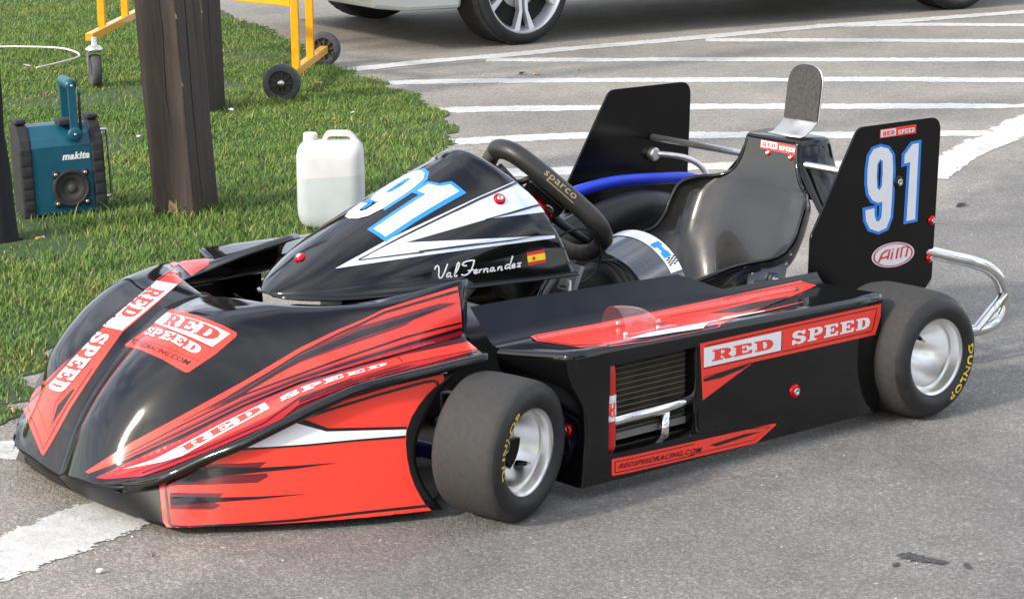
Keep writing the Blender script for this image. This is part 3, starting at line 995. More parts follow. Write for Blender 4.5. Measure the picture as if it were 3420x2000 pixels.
def scoop():
    mb = MB()
    # quarter dome, open to the front
    rows = []
    cx, cy, cz = -.792, -.556, .2955
    Lx, Wy, Hz = .112, .037, .050
    for i in range(13):
        t = i / 12
        k = math.sqrt(max(0, 1 - t ** 2.0))
        line = []
        for j in range(17):
            a = math.pi * j / 16
            line.append((cx + Lx * t, cy + Wy * (.25 + .75 * k if t < 1 else .02) * math.cos(a) * (1 if t < .98 else .3), cz + Hz * k * math.sin(a) * (1 - .1 * t)))
        rows.append(line)
    mb.grid(rows)
    for s in (-1, 1):
        mb.grid([[(cx - .002 + .12 * t, cy + s * (Wy + .0) * (.25 + .75 * math.sqrt(1 - (t * .92) ** 2)), cz), (cx - .002 + .13 * t, cy + s * (Wy + .012), cz)] for t in [k / 10 for k in range(11)]])
    return mb
sc_ = obj("air_scoop", scoop(), M_CLEAR, kart)
for p in ((-.800, -.600, .2985), (-.672, -.556, .2965), (-.715, -.602, .2985), (-.735, -.506, .2935)):
    obj("bolt", MB().lathe([(0, .0045), (.0035, .004), (.0052, .0015), (.0055, -.002)], 12, Matrix.Translation(p)), M_BOLT, sc_)

# ------------------------------------------------------------ wheels
def wheel(center, steer, camber, radius, width, front, outer=-1, rim_out=.0):
    """axis along local z (outboard face at z=0, +z outboard)"""
    ax = Vector((-math.sin(steer) * -1, -math.cos(steer), 0)) if outer < 0 else Vector((math.sin(steer) * -1, math.cos(steer), 0))
    u = Vector((math.cos(steer), math.sin(steer), 0))
    if outer < 0:
        ax = Vector((u.y, -u.x, 0))
    else:
        ax = Vector((-u.y, u.x, 0))
    up = Vector((0, 0, 1))
    axc = (ax * math.cos(camber) + up * math.sin(camber) * 0 - up * math.sin(-camber) * 0).normalized()
    axc = (ax * math.cos(camber) - up * math.sin(camber)).normalized()
    zz = axc; xx = u; yy = zz.cross(xx)
    M = Matrix((xx, yy, zz)).transposed().to_4x4()
    M.translation = Vector(center)
    rr = .084
    W = width
    if front:
        prof = [(.0842, .000), (.0842, -.003), (.0815, -.0045), (.0790, -.006), (.0770, -.013), (.0760, -.022), (.0700, -.0235), (.0600, -.052), (.0500, -.066), (.0300, -.070), (.024, -.070), (.024, -.078)]
    else:
        prof = [(.0842, .000), (.0842, -.003), (.0815, -.0045), (.0790, -.006), (.0772, -.014), (.0762, -.026), (.0700, -.028), (.0685, -.036), (.045, -.070), (.022, -.095), (.0, -.102)]
    mb = MB().lathe(prof, 64, M).lathe([(.0842, 0), (.0848, -.0015), (.0842, -.003)], 64, M)
    back = [(.0842, -W), (.0815, -W + .004), (.077, -W + .012), (.077, -.02)]
    mb.lathe(back, 48, M)
    w = obj("wheel", mb, M_ALU, kart, sharp=40)
    # tyre
    T = radius
    sh = .018
    bulge = .006
    tp = [(.0835, -.001), (.088, .002), (.097, bulge + .001), (.107, bulge + .002), (.116, bulge), (T - .014, bulge - .003), (T - .010, bulge - .006), (T - .005, -.004), (T - .002, -.012), (T - .0006, -.022), (T, -.036), (T + .0004, -W / 2), (T, -W + .036), (T - .0006, -W + .022), (T - .002, -W + .012), (T - .005, -W + .004), (T - .012, -W - bulge + .004), (.116, -W - bulge), (.100, -W - bulge), (.085, -W)]
    if not front:
        tp = [(.0835, -.001), (.088, .003), (.098, bulge + .003), (.108, bulge + .003), (.118, bulge - .001), (.124, bulge - .006), (T - .011, -.006), (T - .006, -.014), (T - .003, -.024), (T - .001, -.036), (T, -.052), (T + .0004, -W / 2), (T, -W + .052), (T - .001, -W + .036), (T - .006, -W + .014), (T - .012, -W + .004), (.118, -W - bulge), (.100, -W - bulge), (.085, -W)]
    me = MB().lathe(tp, 96, M).mesh("tyre")
    ty = obj("tyre", me, None, w)
    me.materials.append(M_SIDEW); me.materials.append(M_RUBBER)
    Mi = M.inverted()
    for f in me.polygons:
        c = Mi @ f.center
        if math.hypot(c.x, c.y) > T - (.0085 if front else .012): f.material_index = 1
    # hub, bolts, valve
    if front:
        obj("hub", MB().lathe([(.0, -.052), (.010, -.052), (.0115, -.054), (.0115, -.07)], 20, M).lathe([(0, -.047), (.006, -.047), (.006, -.053)], 12, M), M_DARK, w)
        for k in range(3):
            a0 = 90 + 120 * k
            hole = MB()
            pr = []
            n = 10
            for i in range(n + 1):
                a = R(a0 - 34 + 68 * i / n)
                pr.append((.0555 * math.cos(a), .0555 * math.sin(a)))
            for i in range(n + 1):
                a = R(a0 + 26 - 52 * i / n)
                pr.append((.027 * math.cos(a), .027 * math.sin(a)))
            def zof(r): return float(np.interp(r, [.024, .030, .050, .060, .070], [-.070, -.070, -.066, -.052, -.0235])) + .0012
            vs = [M @ Vector((x, y, zof(math.hypot(x, y)))) for x, y in pr]
            m_ = len(pr)
            inner = [M @ Vector((x * .8 , y * .8, zof(math.hypot(x, y) * .8))) for x, y in pr]
            fs = []
            for i in range(n):
                fs.append((i, i + 1, m_ - 2 - i, m_ - 1 - i))
            obj("hub_opening_shade", hole.add(vs, fs, False), mat("hub_void_shade", (0.004, 0.004, 0.004), .9), w)  # black patch on the solid rim, painted shade of an opening
        obj("hub_ring", MB().lathe([(.0115, -.0535), (.0150, -.0535), (.0160, -.058), (.0160, -.070)], 24, M), M_STEEL, w)
        va = R(-48)
    else:
        va = R(115)
    rv = .058 if front else .052
    zv = -.050 if front else -.055
    p0 = M @ Vector((rv * math.cos(va), rv * math.sin(va), zv))
    p1 = M @ Vector(((rv - .012) * math.cos(va), (rv - .012) * math.sin(va), zv + .024))
    p2 = M @ Vector(((rv - .016) * math.cos(va), (rv - .016) * math.sin(va), zv + .033))
    obj("valve", MB().tube([p0, p0.lerp(p1, .5), p1], [.008, .0065, .004], 12), M_SATIN, w)
    obj("valve_stem", MB().tube([p1, p2], .0026, 10), mat("brass", (0.62, 0.38, 0.12), .3, metal=1.0), w)
    return w, ty, M
FW = wheel((-1.1086, -.6762, .1355), .3067, .045, .1350, .135, True)
RW = wheel((0, -.7145, .1393), 0, -.005, .1395, .205, False)
FW2 = wheel((-1.1086, .6762, .1355), .3067, .045, .1350, .135, True, outer=1)
RW2 = wheel((0, .7145, .1393), 0, -.005, .1395, .205, False, outer=1)
obj("rear_axle", MB().tube([(0, -.56, .139), (0, .56, .139)], .025, 20), M_STEEL, kart)
obj("brake_disc", MB().lathe([(.03, -.004), (.095, -.004), (.095, .004), (.03, .004)], 40, Matrix.Translation((0, -.30, .139)) @ Matrix.Rotation(R(90), 4, 'X'), closed=True), M_STEEL, kart, sharp=40)
for s in (-1, 1):
    obj("stub_axle", MB().tube([(-1.1086, s * .40, .135), (-1.1086, s * .60, .135)], .0125, 14).tube([(-1.1086, s * .43, .07), (-1.1086, s * .43, .20)], .016, 14), M_DARK, kart)
    obj("steering_arm", MB().tube([(-1.1086, s * .44, .12), (-1.03, s * .43, .12)], .007, 10).tube([(-1.03, s * .43, .12), (-.86, s * .02, .13)], .006, 10), M_DARK, kart)

# chassis rails seen through the gaps
ch = MB()
for s in (-1, 1):
    ch.tube(spline([(-1.60, s * .10, .06), (-1.3, s * .16, .06), (-1.15, s * .28, .06), (-1.05, s * .34, .06), (-.8, s * .31, .06), (-.3, s * .33, .06), (.3, s * .33, .07)], 6), .016, 12)
    ch.tube([(-1.1086, s * .10, .06), (-1.1086, s * .42, .07)], .016, 12)
ch.tube([(-1.1086, -.2, .06), (-1.1086, .2, .06)], .016, 12).tube([(-.45, -.33, .06), (-.45, .33, .06)], .016, 12).tube([(.1, -.33, .06), (.1, .33, .06)], .016, 12)
obj("chassis_frame", ch, mat("blue_chassis_paint", (0.012, 0.02, 0.10), .3, coat=.4), kart)

# ------------------------------------------------------------ rear fins
FIN = round_poly([(-.088, .150), (-.0865, .271), (-.0835, .368), (.062, .597), (.342, .594), (.328, .215), (.30, .19), (.10, .19), (.06, .15)], [.01, 0, .03, .034, .036, .01, .02, .05, .02], 6)
fins = []
for s in (-1, 1):
    o = obj("rear_fin", MB().prism(FIN, -.003, .003, lambda a, b, d: (a, s * .414 + d, b)), M_FIN, kart, bevel=.0012)
    fins.append(o)
near_fin, far_fin = fins
obj("fin_cross_tube", MB().tube([(.200, -.411, .458), (.203, .408, .464)], .0085, 14), M_STEEL, kart)
st = spline([(.203, .409, .421), (.225, .385, .420), (.262, .350, .412), (.292, .325, .392), (.305, .31, .362), (.31, .305, .30), (.31, .30, .2)], 7)
obj("fin_stay", MB().tube(st, .0078, 14).lathe([(0, 0), (.016, 0), (.017, .003), (.017, .016), (.013, .020), (0, .020)], 20, Matrix.Translation((.203, .411, .421)) @ Matrix.Rotation(R(90), 4, 'X')), M_STEEL, kart, sharp=40)
obj("fin_stay", MB().tube([(p[0], -p[1], p[2]) for p in st], .0078, 14), M_STEEL, kart)
obj("fin_bracket", MB().rbox((.318, -.405, .205), (.02, .02, .02), .004).tube([(.315, -.405, .185), (.315, -.405, .222)], .006, 10), M_BOLT, kart)

# rear bumper hoops
def hoop(s):
    top = [(.16, .385, .300), (.25, .392, .289), (.33, .408, .275), (.385, .425, .259), (.44, .440, .243), (.49, .449, .222), (.528, .452, .192), (.548, .452, .155), (.553, .451, .125), (.540, .449, .097), (.515, .446, .080), (.47, .442, .074), (.40, .436, .074), (.28, .42, .076)]
    return MB().tube([(x, -s * y, z) for x, y, z in spline(top, 8)], .0145, 18)
for s in (1, -1):
    h = obj("rear_bumper_hoop", hoop(s), M_CHROME, kart)
    obj("bumper_strut", MB().tube([(.546, -s * .456, .152), (.49, -s * .466, .123), (.42, -s * .476, .088), (.30, -s * .45, .080)], .0112, 16), M_CHROME, h)
obj("rear_bumper_bar", MB().tube([(.42, -.44, .08), (.44, -.3, .08), (.44, .3, .08), (.42, .44, .08)], .0108, 14), M_CHROME, kart)

# blue padded side tube
obj("side_tube", MB().tube(spline([(-.30, .30, .330), (-.20, .302, .362), (-.143, .304, .378), (-.06, .305, .386), (.016, .305, .387), (.12, .303, .380), (.237, .30, .367), (.30, .29, .33)], 6), .0148, 16), M_HOSE, kart)
obj("side_tube", MB().tube(spline([(-.05, -.30, .19), (.05, -.345, .235), (.1, -.36, .25), (.22, -.36, .24), (.3, -.34, .2)], 6), .0165, 16), M_HOSE, kart)
# air box and exhaust can on the far side
obj("air_box", MB().rbox((-.12, .33, .215), (.40, .17, .20), .06, seg=5), M_SATIN, kart)
obj("intake_duct", MB().tube(spline([(-.40, .24, .20), (-.28, .25, .255), (-.12, .25, .30), (.02, .26, .315), (.12, .27, .30)], 6), .052, 20), M_SATIN, kart)

# ------------------------------------------------------------ seat
def seat_rows():
    # centre x, centre z, half width, edge x, edge z
    S = [(-.34, .050, .140, -.43, .085), (-.15, .042, .165, -.40, .170), (.01, .050, .182, -.345, .222), (.060, .095, .194, -.265, .258), (.085, .160, .202, -.14, .279), (.107, .230, .206, -.01, .283), (.126, .290, .207, .040, .312),
         (.143, .335, .206, .062, .350), (.155, .368, .199, .085, .388), (.163, .392, .176, .118, .404), (.170, .412, .146, .150, .408), (.177, .434, .114, .169, .422), (.183, .456, .095, .179, .451), (.188, .482, .086, .186, .481), (.193, .511, .081, .193, .512)]
    F = spline(S, 4)
    rows = []
    for i, (xb, zc, w, xe, ze) in enumerate(F):
        line = []
        for k in range(-18, 19):
            q_ = abs(k) / 18
            ph = q_ * math.pi / 2
            yy = (w + .010 * max(0, min(1, (.42 - zc) / .05))) * math.sin(ph) ** .72
            g = (1 - math.cos(ph)) ** .95
            x = xb + (xe - xb) * g
            z = zc + (ze - zc) * g
            # dents between the shoulders and along the spine
            up = max(0, min(1, (zc - .12) / .1)) * max(0, min(1, (.42 - zc) / .06))
            x += up * (.012 * math.exp(-((q_ - .62) / .16) ** 2) - .010 * math.exp(-(q_ / .22) ** 2))
            line.append((x, (math.copysign(yy, k) if k else 0) - .028, z))
        rows.append(line)
    return rows
SEATR = seat_rows()
seat = obj("seat", MB().grid(SEATR), M_FIBRE, kart, solid=.004)
edge = [r[0] for r in SEATR] + SEATR[-1][1:-1] + [r[-1] for r in reversed(SEATR)]
obj("seat_edge", MB().tube(edge, .0058, 10), M_BLACK, seat)
# the box-shaped back of the seat top
cb_ = []
for z, yn, yf, xb in ((.517, -.100, .056, .285), (.513, -.107, .061, .290), (.498, -.112, .066, .292), (.45, -.128, .084, .292), (.41, -.165, .118, .288), (.36, -.215, .17, .275)):
    xf = .195 - (.515 - z) * .22
    cb_.append([(xf, yn + .004, z), (xf + .012, yn - .008, z), (xf + .05, yn - .014, z), (xb - .01, yn - .018, z), (xb, yn - .012, z), (xb, yf + .012, z), (xb - .01, yf + .018, z), (xf + .012, yf + .008, z), (xf, yf - .004, z)])
obj("seat_cap", MB().grid(cb_).add(cb_[0], [tuple(range(9))], False), M_BLACK, seat, sharp=50)
# head rest
hr = round_poly([(-.056, .0), (.056, .0), (.056, .135), (-.056, .135)], [.002, .002, .0555, .0555], 10)
def hr_fn(a, b, d): return (.282 + d + b * .14, a - .034, .548 + b * .99)
head = obj("head_rest", MB().prism(hr, 0, .004, hr_fn), M_ALUP, kart, bevel=.0008)
obj("head_pad", MB().prism([(a * .97, .002 + b * .985) for a, b in hr], -.0045, -.0003, hr_fn), M_GRIP, head)
ar = [[(.222, y, .519), (.240, y, .521), (.262, y, .534), (.276, y, .545), (.287, y, .562)] for y in (-.088, .020)]
obj("head_rest_bracket", MB().grid(ar), M_ALUP, head, solid=.003)
# steel plate and bolts on the seat flank
def flank(x, z):
    """point on the outside of the near flank of the seat"""
    best = min((p for r in SEATR for p in r[:12]), key=lambda p: (p[0] - x) ** 2 + (p[2] - z) ** 2)
    return best[1] - .006
pl = [(-.105, .205), (.020, .205), (.034, .270), (-.092, .262)]
obj("seat_plate", MB().add([(x, -.237, z) for x, z in pl], [(0, 1, 2, 3)], False), M_ALUP, seat, solid=.003)
for c in ((-.062, -.240, .222), (-.018, -.240, .234)):
    obj("bolt", MB().lathe([(0, .022), (.008, .021), (.010, .016), (.010, .008), (.016, .007), (.016, 0)], 14, Matrix.Translation(c) @ Matrix.Rotation(R(90), 4, 'X')), M_BOLT, seat, sharp=40)
for c in ((-.085, -.240, .256), (.025, -.240, .262)):
    obj("rivet", MB().lathe([(0, .003), (.003, .002), (.004, 0)], 10, Matrix.Translation(c) @ Matrix.Rotation(R(90), 4, 'X')), M_BOLT, seat)

# ------------------------------------------------------------ steering wheel
SWN = Vector((.789, .002, .611)).normalized()
SWM = Vector((-.365, -.807, .47)); SWM = (SWM - SWN * SWM.dot(SWN)).normalized()    # towards the flat of the rim
SWA = SWN.cross(SWM)
SWC = Vector((-.500, .003, .437))
def sw(a, m, n=0.0): return SWC + SWA * a + SWM * m + SWN * n
ctrl = [(-.155, .015), (-.150, .070), (-.118, .106), (-.06, .117), (.0, .119), (.06, .117), (.118, .106), (.150, .070), (.155, .015), (.147, -.050), (.115, -.110), (.062, -.142), (0, -.150), (-.062, -.142), (-.115, -.110), (-.147, -.050)]
loop = spline(ctrl, 6, closed=True)
bar = [sw(*p) for p in loop if p[1] > .045]
bar_pts = sorted(bar, key=lambda p: (p - SWC).dot(SWA))
steer = obj("steering_wheel", MB().tube([sw(*p) for p in loop], .0182, 16, closed=True), M_SUEDE, kart)
obj("rim_leather", MB().tube(bar_pts, [.0188] + [.0222] * (len(bar_pts) - 2) + [.0188], 16), M_LEATHER, steer)
hub = MB()
for a, m in ((-.13, .0), (.13, .0), (0, -.135)):
    hub.tube([sw(0, 0, -.012), sw(a * .5, m * .5, -.010), sw(a, m, -.002)], [.014, .010, .009], 8)
obj("spokes", hub, M_DARK, steer)
obj("hub_boss", MB().tube([sw(0, 0, .006), sw(0, 0, -.03), sw(0, 0, -.05)], [.032, .034, .022], 20), M_SATIN, steer)
obj("hub_boss_ring", MB().tube([sw(0.0, 0.02, -.02), sw(0, 0.02, -.036)], [.036, .036], 24), M_ANOD, steer)
obj("control_knob", MB().tube([sw(.02, .055, -.005), sw(.02, .055, -.030)], [.013, .012], 18), M_BOLT, steer)
obj("control_knob", MB().tube([sw(-.055, .085, -.010), sw(-.065, .06, -.020), sw(-.075, .045, -.028)], [.007, .007, .008], 12), M_DARK, steer)
obj("dash_display", MB().rbox(sw(-.005, .060, -.012), (.10, .06, .022), .008, Matrix((SWA, SWM, SWN)).transposed()), M_SATIN, steer)
col_end = SWC + (-SWN) * .40
obj("steering_column", MB().tube([sw(0, 0, -.03), col_end], .010, 12), M_STEEL, kart)
cab = spline([(-.585, -.11, .375), (-.545, -.150, .405), (-.50, -.165, .395), (-.475, -.160, .345), (-.49, -.155, .30), (-.55, -.16, .285), (-.60, -.17, .292)], 8)
obj("control_cable", MB().tube(cab, .0022, 8), M_SATIN, kart)
obj("cowl_bracket", MB().box((-.565, -.165, .305), (.012, .05, .06), Matrix.Rotation(R(25), 3, 'Y')).tube([(-.60, -.20, .31), (-.60, -.20, .24)], .005, 8), M_ALUP, kart)
# pedals, cables and master cylinder in the nose opening
obj("pedal", MB().tube(spline([(-1.22, -.06, .08), (-1.26, -.06, .18), (-1.25, -.065, .26), (-1.24, -.065, .32)], 5), .007, 10).tube([(-1.24, -.10, .318), (-1.24, -.03, .318)], .009, 10), M_STEEL, kart)
obj("pedal", MB().tube(spline([(-1.22, .10, .08), (-1.26, .10, .18), (-1.25, .105, .24), (-1.24, .105, .29)], 5), .007, 10).tube([(-1.24, .06, .288), (-1.24, .14, .288)], .009, 10), M_STEEL, kart)
obj("master_cylinder", MB().rbox((-1.225, .055, .262), (.055, .075, .035), .006, Matrix.Rotation(R(25), 3, 'Y')), M_BROWN, kart)
obj("brake_hose", MB().tube(spline([(-1.25, .0, .24), (-1.21, -.02, .305), (-1.17, -.05, .312), (-1.10, -.10, .30), (-.98, -.14, .24)], 6), .006, 10), M_SATIN, kart)
obj("fuel_hose", MB().tube(spline([(-1.29, -.05, .24), (-1.25, -.075, .30), (-1.21, -.10, .298), (-1.15, -.15, .24)], 6), .0055, 10), M_SATIN, kart)
obj("nose_bulkhead", MB().add([(-1.33, -.3, .05), (-1.33, .3, .05), (-1.33, .22, .24), (-1.33, -.22, .24)], [(0, 1, 2, 3)], False), M_SATIN, kart, solid=.004)
obj("fuel_tank", MB().rbox((-.80, 0, .14), (.30, .30, .18), .03), mat("dark_fuel_tank", (0.02, 0.018, 0.016), .4), kart)

# round washers and bolts, anodised red
def rosette(p, n, r=.014, h=.006, parent=kart, cap=M_ANOD):
    n = Vector(n).normalized()
    q = n.to_track_quat('Z', 'Y').to_matrix().to_4x4()
    q.translation = Vector(p)
    o = obj("bolt_washer", MB().lathe([(r, -.003), (r, .001), (r * .85, h * .7), (r * .55, h), (r * .5, h * .8)], 24, q), cap, parent)
    obj("bolt", MB().lathe([(0, h * .9), (r * .25, h * .9), (r * .3, h * 1.25), (r * .5, h * 1.15), (r * .52, h * .6)], 16, q), M_BOLT, o)
    return o
